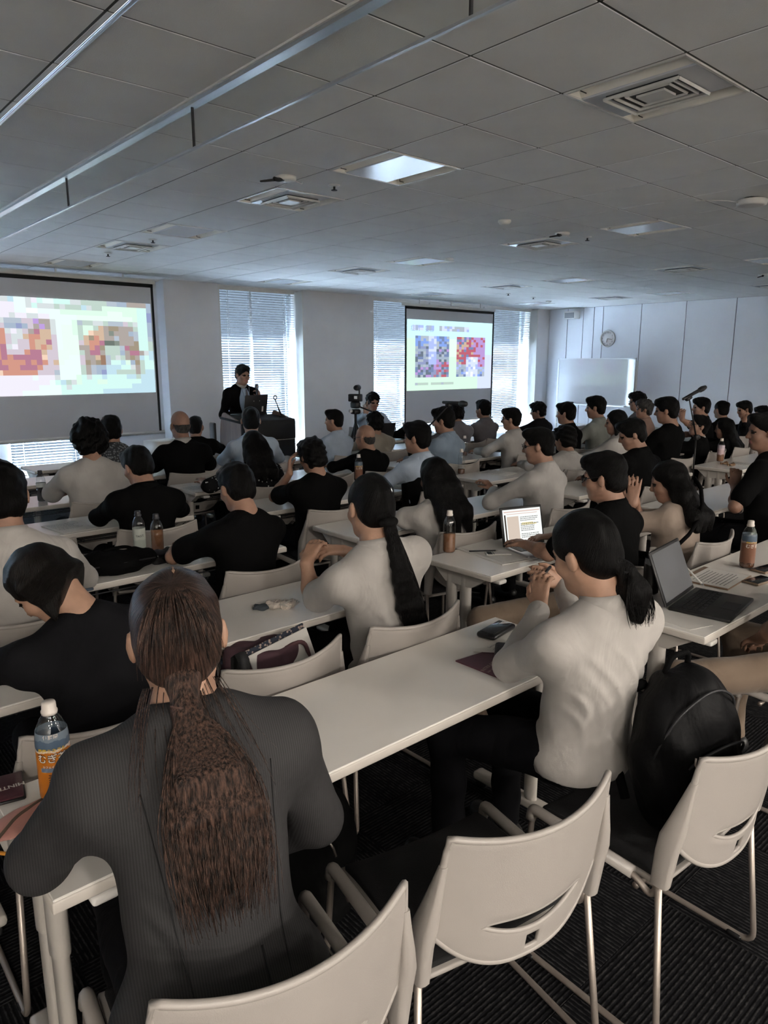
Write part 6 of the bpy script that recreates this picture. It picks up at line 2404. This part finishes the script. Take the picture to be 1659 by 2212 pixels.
m_paper = mat('paper_white', (0.62, 0.60, 0.56), 0.8, var=0.02)
m_print = mat('print_grey', (0.12, 0.12, 0.12), 0.7)
m_purple = mat('folder_plum', (0.095, 0.025, 0.040), 0.5, var=0.04)


def print_lines(parent, x0, y0, w_, n, dy, z, mt=None, seed=1, th=0.0035):
    rnd = random.Random(seed)
    m = MB()
    for i in range(n):
        x = x0
        while x < x0 + w_ * rnd.uniform(0.75, 1.0):
            ww = rnd.uniform(0.006, 0.02)
            m.box((x + ww / 2, y0 - i * dy, z), (ww, th, 0.0004))
            x += ww + 0.004
    o = m.obj('print', mt or m_print, parent)
    o['kind'] = 'stuff'
    return o


# left of the jacket: packet with lettering, pink pouch with strap
t = slab('snack_packet', 'dark plum flat packet with white lettering at the left edge', 'packet', at(8, 1712, TH), (0.085, 0.12, 0.012), R(-12), mat('packet_plum', (0.07, 0.02, 0.03), 0.35, var=0.2), b=0.010)
link('lettering', text_mesh('MINTIA', 0.020, m_paper, 'lettering', bold=0.0004), t, (0.012, -0.006, 0.0126), (0, 0, PI + R(6)))
MB().rbox((0, 0, 0.006), (0.089, 0.124, 0.008), 0.003, 1).obj('rim', m_black, t)
p = at(62, 1772, TH)
t = thing('face_mask', 'pink cloth face mask with a brown ear loop on the near table', 'face mask', (p.x, p.y, ZT_), R(14))
s = SDF()
s.ell((0, 0, 0.002), (0.085, 0.052, 0.010)).ell((0.03, 0.0, 0.004), (0.045, 0.042, 0.012), None, 0.01)
s.noise = wobble(0.002, 60, 2)
s.plane((0, 0, 0.0), (0, 0, -1))
link('mask_cloth', s.mesh(0.005, 'mask_cloth', cloth('mask_pink', (0.56, 0.27, 0.23), 0.8, 0.2, 20)), t)
MB().tube(rounded_path([(-0.11, -0.045, 0.010), (-0.02, 0.010, 0.016), (0.055, 0.028, 0.014), (0.050, -0.005, 0.016), (0.0, -0.048, 0.010)], 0.02), 0.0035, 6).obj('ear_loop', mat('loop_brown', (0.12, 0.085, 0.06), 0.7), t)
MB().tube(rounded_path([(-0.10, -0.05, 0.004), (-0.085, -0.085, 0.003), (-0.03, -0.085, 0.003)], 0.03), 0.004, 6).obj('orange_trim', mat('trim_orange', (0.55, 0.22, 0.02), 0.5), t)

# crumpled cloth on the second table
p = at(604, 1312, TH)
t = thing('crumpled_scrunchie', 'crumpled cream cloth with rolled edges on the second table', 'cloth', (p.x, p.y, ZT_), R(-20))
s = SDF()
s.ell((0, 0, 0.012), (0.055, 0.035, 0.014)).ell((0.035, -0.02, 0.018), (0.03, 0.025, 0.018), None, 0.01).ell((-0.02, 0.015, 0.02), (0.035, 0.02, 0.012), None, 0.01)
s.noise = wobble(0.006, 80, 3)
s.plane((0, 0, 0.0), (0, 0, -1))
link('cloth_body', s.mesh(0.005, 'cloth_body', cloth('crumple_cream', (0.52, 0.46, 0.40), 0.9, 0.8, 30)), t)
for k in range(4):
    rr = 0.016 + 0.007 * k
    MB().tube([(0.035 + rr * 1.2 * math.cos(a), -0.02 + rr * 0.75 * math.sin(a), 0.030 - 0.004 * k + 0.004 * math.sin(3 * a + k)) for a in [2 * PI * q / 20 for q in range(20)]], 0.0032, 5, closed=True).obj('ruffle', C_WHITE, t)
s = SDF()
s.ell((-0.075, -0.005, 0.010), (0.035, 0.022, 0.010))
s.noise = wobble(0.004, 90, 6)
s.plane((0, 0, 0.0), (0, 0, -1))
link('grey_cloth', s.mesh(0.005, 'grey_cloth', cloth('crumple_grey', (0.05, 0.06, 0.07))), t)

# things at the elbow of the woman in the white shirt
t = slab('glasses_case', 'black rounded phone case lying near the white sleeve', 'phone', at(1072, 1368, TH), (0.165, 0.078, 0.022), R(10), mat('case_black', (0.010, 0.010, 0.012), 0.3), b=0.016)
MB().rbox((0.0, 0, 0.0225), (0.14, 0.058, 0.002), 0.012, 2).obj('screen', mat('phone_glass', (0.02, 0.02, 0.024), 0.08, spec=0.8), t)
pts = [at(985, 1430, TH), at(1092, 1472, TH), at(1190, 1400, TH), at(1100, 1408, TH)]
flat('folder', 'plum coloured folder under the black pouch on the near table', 'folder', [(q.x, q.y) for q in (at(984, 1430, TH), at(1094, 1474, TH), at(1178, 1425, TH), at(1085, 1398, TH))], 0.004, m_purple)
fo = [x for x in C.objects if x.get('category') == 'folder'][0]
link('lettering', text_mesh('INTRILAC IM', 0.020, mat('print_tan', (0.42, 0.32, 0.26), 0.6), 'lettering', align='LEFT'), fo, (-0.115, -0.01, 0.0044), (0, 0, R(14)))
link('lettering', text_mesh('Light in the clinic', 0.011, mat('print_tan', (0.42, 0.32, 0.26), 0.6), 'lettering', align='LEFT'), fo, (-0.108, -0.028, 0.0044), (0, 0, R(14)))
lf = flat('leaflet', 'open white leaflet with grey lettering above the plum folder', 'leaflet', [(q.x, q.y) for q in (at(1022, 1412, TH), at(1085, 1386, TH), at(1160, 1392, TH), at(1098, 1416, TH))], 0.0012, m_paper, ZT_ + 0.006)
for k, tx in enumerate(('Seminar', '• Pure elasticity', 'Pure protection')):
    link('lettering', text_mesh(tx, 0.016, m_print, 'lettering', align='LEFT'), lf, (-0.055, 0.03 - 0.022 * k, 0.0016), (0, 0, R(8)))
t = slab('black_pouch', 'black printed pouch with a cord loop on the plum folder', 'pouch', at(1092, 1425, TH), (0.16, 0.075, 0.024), R(38), mat('pouch_black', (0.007, 0.007, 0.008), 0.6, bump=0.2, bscale=80), z=ZT_ + 0.008, b=0.011)
print_lines(t, -0.065, 0.005, 0.12, 3, 0.014, 0.0245, mat('pouch_print', (0.14, 0.14, 0.15), 0.6), 9)
MB().tube(rounded_path([(-0.06, -0.03, 0.02), (-0.09, -0.05, 0.008), (-0.10, -0.02, 0.004), (-0.085, 0.0, 0.015)], 0.02), 0.0025, 6).obj('cord_loop', mat('cord_tan', (0.35, 0.26, 0.20), 0.6), t)
# pen in the white-shirted woman's hand
pw = W(1172, 1246, 0.99)
pn = thing('pen', 'silver and black pen held by the woman in the white shirt', 'pen', pw, R(20))
MB().tube([(-0.03, 0, 0), (0.015, 0, 0.004)], [0.004, 0.0055]).obj('tip', m_alu, pn)
MB().tube([(0.015, 0, 0.004), (0.09, 0, 0.012)], 0.0055).obj('barrel', m_black, pn)

# ---- glowing laptop and papers
def doc_content(lo, m, w_, h_, H):
    cream = emit('display_page', lin((226, 228, 226)), 1.0 * DISP)
    col = {'a': emit('display_side', lin((205, 190, 176)), 0.9 * DISP), 'k': emit('display_dark', lin((70, 60, 52)), 0.6 * DISP), 't': emit('display_text', lin((110, 112, 108)), 0.7 * DISP), 'r': emit('display_bar', lin((214, 190, 180)), 0.9 * DISP), 'y': emit('display_mark', lin((214, 196, 120)), 0.9 * DISP)}
    R3 = m

    def rect(x, z, sx, sz, mt, name):
        c = R3 @ Vector((x * w_, -0.0022, H / 2 + 0.014 + z * h_))
        MB().box(c, (sx * w_, 0.0008, sz * h_), R3).obj(name, mt, lo)
    rect(0, 0, 0.99, 0.98, cream, 'page')
    rd = random.Random(4)
    texts = MB()

    def add(mb, x, z, sx, sz, off):
        mb.box(R3 @ Vector((x * w_, off, H / 2 + 0.014 + z * h_)), (sx * w_, 0.0006, sz * h_), R3)
    a = MB()
    add(a, -0.25, -0.08, 0.30, 0.72, -0.0030)
    a.obj('side_panel', col['a'], lo)
    a = MB()
    add(a, -0.45, -0.05, 0.035, 0.78, -0.0036)
    a.obj('icon_bar', col['k'], lo)
    a = MB()
    add(a, 0, 0.42, 0.94, 0.035, -0.0030)
    add(a, 0, 0.35, 0.80, 0.02, -0.0030)
    a.obj('toolbar', col['r'], lo)
    z = 0.24
    while z > -0.42:
        x = -0.06
        while x < 0.42 * rd.uniform(0.6, 1.0):
            ww = rd.uniform(0.02, 0.06)
            add(texts, x + ww / 2, z, ww, 0.018, -0.0032)
            x += ww + 0.012
        z -= 0.05 if rd.random() < 0.7 else 0.1
    o = texts.obj('text_lines', col['t'], lo)
    o['kind'] = 'stuff'
    a = MB()
    add(a, 0.12, 0.06, 0.30, 0.02, -0.0036)
    add(a, 0.16, 0.02, 0.40, 0.02, -0.0036)
    a.obj('highlight', col['y'], lo)


hA, hB = at(1089, 1183, TH + 0.012), at(1178, 1172, TH + 0.012)
hv_ = hB - hA
laptop('silver laptop with a glowing document page on the second right table', ((hA.x + hB.x) / 2, (hA.y + hB.y) / 2, ZT_), math.atan2(hv_.y, hv_.x), hv_.length, 0.215, 104, body=m_silver, lid_out=m_lapblack, content=doc_content)
flat('paper_sheaf', 'loose white papers beside the glowing laptop', 'papers', [(q.x, q.y) for q in (at(985, 1186, TH), at(1062, 1166, TH), at(1165, 1207, TH), at(1085, 1222, TH))], 0.004, m_paper)
ps = flat('paper_sheet', 'top white sheet on the papers by the glowing laptop', 'paper', [(q.x, q.y) for q in (at(992, 1182, TH + 0.006), at(1070, 1168, TH + 0.006), at(1158, 1203, TH + 0.006), at(1090, 1216, TH + 0.006))], 0.0012, m_paper, ZT_ + 0.0055)
t = slab('sticky_notes', 'small white and black flag card with lines on the papers', 'card', at(1076, 1197, TH + 0.008), (0.13, 0.05, 0.005), R(-38), m_paper, z=ZT_ + 0.0075, b=0.002)
MB().box((-0.045, 0, 0.0055), (0.025, 0.05, 0.0012)).obj('black_stripe', m_black, t)
MB().box((-0.025, 0, 0.0055), (0.003, 0.05, 0.0012)).obj('black_stripe', m_black, t)
pn = thing('pencil', 'grey pencil lying on papers by the glowing laptop', 'pencil', at(1050, 1192, TH + 0.01), R(-35))
MB().tube([(-0.09, 0, 0.006), (0.05, 0, 0.006)], 0.004).obj('barrel', m_dark, pn)
MB().tube([(0.05, 0, 0.006), (0.065, 0, 0.006)], [0.004, 0.001]).obj('tip', m_steel, pn)

# ---- open black laptop on the right table
hA, hB = at(1446, 1311, TH + 0.012), at(1500, 1272, TH + 0.012)
hv_ = hB - hA
laptop('open black laptop with a dark screen on the right table', ((hA.x + hB.x) / 2, (hA.y + hB.y) / 2, ZT_), math.atan2(hv_.y, hv_.x), 0.345, 0.235, 112)
t = slab('clipboard', 'wooden-edged clipboard with a printed sheet near the tea bottle', 'clipboard', at(1545, 1250, TH), (0.30, 0.22, 0.005), R(4), mat('board_wood', (0.25, 0.16, 0.10), 0.5), b=0.003)
MB().box((0.0, -0.01, 0.006), (0.28, 0.19, 0.001)).obj('sheet', m_paper, t)
print_lines(t, -0.11, 0.06, 0.22, 9, 0.017, 0.0068, None, 5)
pn = thing('pen', 'pale slim pen leaning on the clipboard by the black laptop', 'pen', at(1494, 1258, TH + 0.006), R(70))
MB().tube([(-0.06, 0, 0.010), (0.07, 0, 0.075)], 0.0045).obj('barrel', m_white, pn)
MB().tube([(-0.075, 0, 0.003), (-0.06, 0, 0.010)], [0.001, 0.0045]).obj('tip', m_alu, pn)
for px, py, nm in ((1640, 1257, 'nearer'), (1655, 1232, 'farther')):
    t = slab('smartphone', 'black smartphone in a tan case at the right edge, %s one' % nm, 'phone', at(px, py, TH), (0.155, 0.078, 0.010), R(-8), mat('case_tan', (0.30, 0.21, 0.15), 0.6), group='phones at the right edge')
    MB().rbox((0, 0, 0.0105), (0.14, 0.066, 0.002), 0.008, 2).obj('screen', mat('phone_glass', (0.02, 0.02, 0.024), 0.08, spec=0.8), t)
flat('paper_sheet', 'white sheet under the open black laptop', 'paper', [(q.x, q.y) for q in (at(1385, 1325, TH), at(1440, 1312, TH), at(1540, 1352, TH), at(1490, 1362, TH))], 0.0012, m_paper)

# ---- third table on the left: pouches, book, bag
def soft(name, label, cat, loc, prims, mt, nz=0.006, fr=45, vox=0.009, extra=None, rotz=0.0):
    t = thing(name, label, cat, loc, rotz)
    s = SDF()
    for c, r_ in prims:
        s.ell(c, r_, None, 0.02)
    s.noise = wobble(nz, fr, 7)
    s.plane((0, 0, 0.0), (0, 0, -1))
    link(name + '_body', s.mesh(vox, name + '_body', mt), t)
    if extra:
        extra(t)
    return t


p = at(255, 1236, TH)


def bag_x(t):
    MB().tube([(-0.16, -0.07, 0.055), (0.0, -0.085, 0.06), (0.16, -0.07, 0.055)], 0.0035, 5).obj('zip', m_dark, t)
    MB().tube(rounded_path([(-0.10, 0.02, 0.085), (-0.04, 0.0, 0.115), (0.05, 0.0, 0.115), (0.10, 0.02, 0.085)], 0.03), 0.008, 6).obj('handle', C_BLACK, t)


soft('shoulder_bag', 'low black shoulder bag lying on the third left table', 'bag', (p.x, p.y, ZT_ + 0.003), [((0, 0, 0.045), (0.20, 0.09, 0.055)), ((-0.05, 0.0, 0.06), (0.12, 0.08, 0.05))], C_BLACK, extra=bag_x)
p = at(332, 1206, TH)
soft('black_pouch', 'crumpled black pouch against the brown tea bottle', 'pouch', (p.x - 0.02, p.y - 0.09, ZT_), [((0, 0, 0.03), (0.07, 0.05, 0.04)), ((-0.05, 0.0, 0.04), (0.05, 0.03, 0.03))], mat('vinyl_black', (0.008, 0.008, 0.010), 0.25), 0.010, 60)
t = slab('wallet', 'dark red closed wallet beside the black pouch', 'wallet', at(383, 1212, TH), (0.12, 0.085, 0.022), R(-14), mat('wallet_red', (0.055, 0.018, 0.018), 0.5, bump=0.2, bscale=120), b=0.008)
MB().box((0, -0.043, 0.011), (0.10, 0.002, 0.003)).obj('pages', m_paper, t)
flat('paper_sheet', 'white sheet right of the dark red wallet', 'paper', [(q.x, q.y) for q in (at(375, 1198, TH), at(430, 1188, TH), at(440, 1200, TH), at(400, 1208, TH))], 0.0012, m_paper)

# ---- chair with a tote bag in the second row
chair(1.168, 2.05, R(0), 'empty white stacking chair holding the purple tote bag')
t = thing('tote_bag', 'dull purple tote bag with handles on the empty second-row chair', 'bag', (1.25, 2.10, 0.460), R(-8))
s = SDF()
s.ell((0, 0, 0.13), (0.15, 0.10, 0.16)).ell((0.03, 0, 0.22), (0.13, 0.075, 0.10), None, 0.03)
s.noise = wobble(0.006, 30, 8)
s.plane((0, 0, 0.0), (0, 0, -1))
s.plane((0, 0, 0.25), (0.0, 0, 1))
link('bag_body', s.mesh(0.009, 'bag_body', cloth('tote_plum', (0.085, 0.045, 0.055))), t)
for yy in (-0.05, 0.05):
    MB().tube(rounded_path([(0.08, yy, 0.24), (0.16, yy, 0.26), (0.20, yy, 0.12), (0.19, yy, 0.0)], 0.06), 0.008, 6).obj('handle', cloth('tote_handle', (0.11, 0.055, 0.06)), t)
t = thing('document_folder', 'cream folder with patterned lining standing in the purple tote bag', 'folder', (1.31, 2.06, 0.615), R(4))
MB().rbox((0, -0.03, 0.06), (0.26, 0.006, 0.12), 0.002, 1, rot=(R(-18), R(-8), 0)).obj('cover', m_paper, t)
MB().rbox((0, 0.0, 0.07), (0.26, 0.006, 0.12), 0.002, 1, rot=(R(-6), R(-8), 0)).obj('lining', pattern_cloth('lining_pattern', (0.03, 0.035, 0.05), (0.36, 0.28, 0.24), 90, 0.4), t)
t = bottle('purple bottle with a tan cap in the tote bag chair', (1.06, 2.10), 0, 0.24, 0.036, mat('flask_purple', (0.10, 0.045, 0.06), 0.4), (0.005, 0.17), None, cap=mat('cap_tan', (0.42, 0.33, 0.27), 0.5), z0=0.457)
MB().rbox((-0.03, 0.0, 0.215), (0.02, 0.012, 0.06), 0.004, 1, rot=(0, R(-30), 0)).obj('strap', mat('flask_strap', (0.12, 0.05, 0.07), 0.6), t)
for x, y, lab in ((1.045, 1.86, 'black strap hung over the empty tote bag chair'), (0.76, 2.86, 'black strap hung over the chair behind the bent person')):
    m = MB()
    m.tube([(0, -0.035, 0.42), (0, -0.030, 0.70), (0, -0.020, 0.80), (0, 0.0, 0.818), (0, 0.025, 0.80), (0, 0.03, 0.62)], 0.004, 4)
    m.v = [(a * 5.0, b_, c_) for a, b_, c_ in m.v]
    o = tag(m.obj('bag_strap', m_blackmat, None, (x, y, 0)), lab, 'strap')

# ---- black backpack behind the woman in the white shirt
t = thing('backpack', 'bulky black backpack on the chair at the right', 'backpack', (1.80, 0.80, 0.456), R(-12))
s = SDF()
s.ell((0, 0, 0.19), (0.165, 0.115, 0.24)).ell((0.0, -0.07, 0.13), (0.13, 0.06, 0.14), None, 0.03).ell((0.03, 0.03, 0.30), (0.14, 0.10, 0.13), None, 0.04)
s.noise = wobble(0.006, 26, 12)
s.plane((0, 0, 0.0), (0, 0, -1))
bb = link('bag_body', s.mesh(0.008, 'bag_body', cloth('nylon_black', (0.0055, 0.0055, 0.006), 0.5, 0.4, 9)), t)
for pts in ([(-0.13, -0.06, 0.16), (-0.10, -0.115, 0.26), (0.0, -0.135, 0.29), (0.10, -0.115, 0.26), (0.13, -0.06, 0.16)], [(-0.155, -0.02, 0.22), (-0.12, -0.06, 0.36), (0.0, -0.075, 0.42), (0.12, -0.06, 0.36), (0.155, -0.02, 0.22)]):
    MB().tube(rounded_path(pts, 0.06), 0.004, 5).obj('zip', m_dark, bb)
for x, y, z in ((-0.115, -0.115, 0.275), (-0.05, -0.140, 0.20), (-0.13, -0.10, 0.07)):
    MB().tube([(x, y - 0.006, z), (x - 0.006, y - 0.010, z - 0.014), (x + 0.004, y - 0.012, z - 0.032)], 0.0026, 5).obj('zip_pull', m_steel, bb)
for sx in (-0.07, 0.07):
    MB().tube(rounded_path([(sx, 0.09, 0.38), (sx, 0.15, 0.33), (sx * 1.3, 0.15, 0.12), (sx * 1.4, 0.10, 0.03)], 0.06), 0.014, 6).obj('shoulder_strap', C_BLACK, t)
MB().tube(rounded_path([(-0.04, 0.05, 0.42), (-0.03, 0.04, 0.47), (0.04, 0.04, 0.47), (0.05, 0.05, 0.42)], 0.02), 0.008, 6).obj('grab_handle', C_BLACK, t)
MB().rbox((0.10, -0.115, 0.14), (0.016, 0.004, 0.024), 0.002, 1).obj('white_tag', m_white, t)

# ---- black bag under the jacket woman's table with a zip pull
p = at(690, 1760, 0.40)
soft('floor_bag', 'black bag with a metal zip pull under the near table', 'bag', (p.x + 0.02, p.y + 0.08, 0.0), [((0, 0, 0.20), (0.16, 0.10, 0.26)), ((0, 0.0, 0.08), (0.17, 0.11, 0.12))], C_BLACK, 0.006, 30, 0.010,
     extra=lambda t: (MB().tube([(-0.02, -0.112, 0.34), (0.0, -0.118, 0.30), (0.008, -0.120, 0.27)], 0.004, 6).obj('zip_pull', m_steel, t), MB().tube([(-0.03, -0.10, 0.42), (-0.02, -0.115, 0.34)], 0.003, 5).obj('zip_cord', m_dark, t)))

# ---- crossbody strap, lanyard and other wear
def wear(owner_prefix, name, pts, r_, mt, sq=None):
    o = [x for x in C.objects if x.get('label', '').startswith(owner_prefix) and x.get('category') == 'person'][0]
    M = (Matrix.Translation(o.location) @ Matrix.Rotation(o.rotation_euler.z, 4, 'Z')).inverted()
    MB().tube([M @ Vector(p) for p in pts], r_, 6).obj(name, mt, o)


wear('woman in a beige T-shirt', 'bag_strap', [at_y(1500, 1032, 1.78), at_y(1514, 1055, 1.705), at_y(1517, 1090, 1.675), at_y(1508, 1125, 1.665), at_y(1488, 1155, 1.66), at_y(1466, 1176, 1.66)], 0.011, C_BLACK)
wear('person in a black jacket bending', 'lanyard', [W(130, 1312, 0.985), W(150, 1290, 1.005), W(175, 1276, 1.015), W(200, 1272, 1.005)], 0.005, cloth('lanyard_blue', (0.06, 0.08, 0.11)))

# ---- empty chairs
chair(1.157, 1.04, R(-10), 'empty white stacking chair in the foreground, back turned')
chair(5.9, 1.90, R(4), 'empty white chair right of the man with his fist to his mouth')
chair(4.92, 3.76, R(3), 'empty white chair beyond the dregs bottle')
chair(7.6, 2.55, R(2), 'empty white chair at the far right bottle table')
chair(1.0, 4.06, R(-6), 'empty white chair left of the black suit writer')
chair(3.475, 4.83, R(2), 'empty white chair left of the bald older man')
chair(0.95, 5.03, R(2), 'empty white chair left of the curly-haired person')

# ---- papers and boxes farther off
rn = random.Random(11)
for k, (px, py, lab, rz) in enumerate(((428, 1056, 'white papers before the woman in polka dots', 10), (606, 1000, 'papers and glasses on the table before the lectern', -10), (870, 1052, 'notebook before the pale-shirted young man', 20), (1075, 1022, 'papers near the man in white', 12), (1606, 1003, 'pinkish paper on the far right table', 4), (1345, 985, 'papers held near the bobbed woman', 10), (1300, 962, 'dark notebook before the whiteboard', 0), (245, 1000, 'papers on the far left table', 5), (150, 1140, 'white sheet on the fourth left table', 8), (600, 1040, 'white sheet on the fifth table', -4))):
    q = at(px, py, TH)
    t = slab('paper_stack', lab, 'papers', q, (0.21, 0.297, 0.004), R(rz), m_paper if 'dark' not in lab else m_lapblack, b=0.001, group='papers on tables')
    if 'dark' not in lab:
        print_lines(t, -0.085, 0.11, 0.17, 8, 0.022, 0.0044, None, k)
q = W(300, 942, 0.80)
t = thing('cardboard_box', 'white box with dark print on the front left table', 'box', (3.25, 7.2, TH + 0.002), R(12))
MB().rbox((0, 0, 0.09), (0.34, 0.24, 0.18), 0.004, 1).obj('carton', m_white, t)
MB().box((0.06, -0.122, 0.11), (0.14, 0.003, 0.05)).obj('print_block', mat('print_olive', (0.10, 0.09, 0.06), 0.6), t)
t = slab('paper_stack', 'white papers beside the box on the front left table', 'papers', (3.65, 7.15), (0.30, 0.21, 0.02), R(20), m_paper, b=0.001)
for px, yy, lab in ((1462, 4.02, 'pale laptop open before the man in the black suit'), (1262, 5.05, 'dark laptop on the far table left of the whiteboard')):
    q = at_y(px, 950, yy)
    laptop(lab, (q.x, yy, ZT_), R(10), 0.30, 0.21, 105, lid_out=m_silver, screen_mat=emit('display_warm', lin((188, 168, 158)), 0.45 * DISP) if 'pale' in lab else None)
for k, (px, py) in enumerate(((1565, 1003), (1580, 1006))):
    soft('snack_wrapper', 'tan snack wrapper by the pink-labelled bottle, %s' % ('left one' if k == 0 else 'right one'), 'wrapper', tuple(at(px, py, TH))[:2] + (ZT_,), [((0, 0, 0.008), (0.045, 0.03, 0.014))], mat('wrapper_tan', (0.22, 0.13, 0.07), 0.5), 0.006, 120, 0.006)
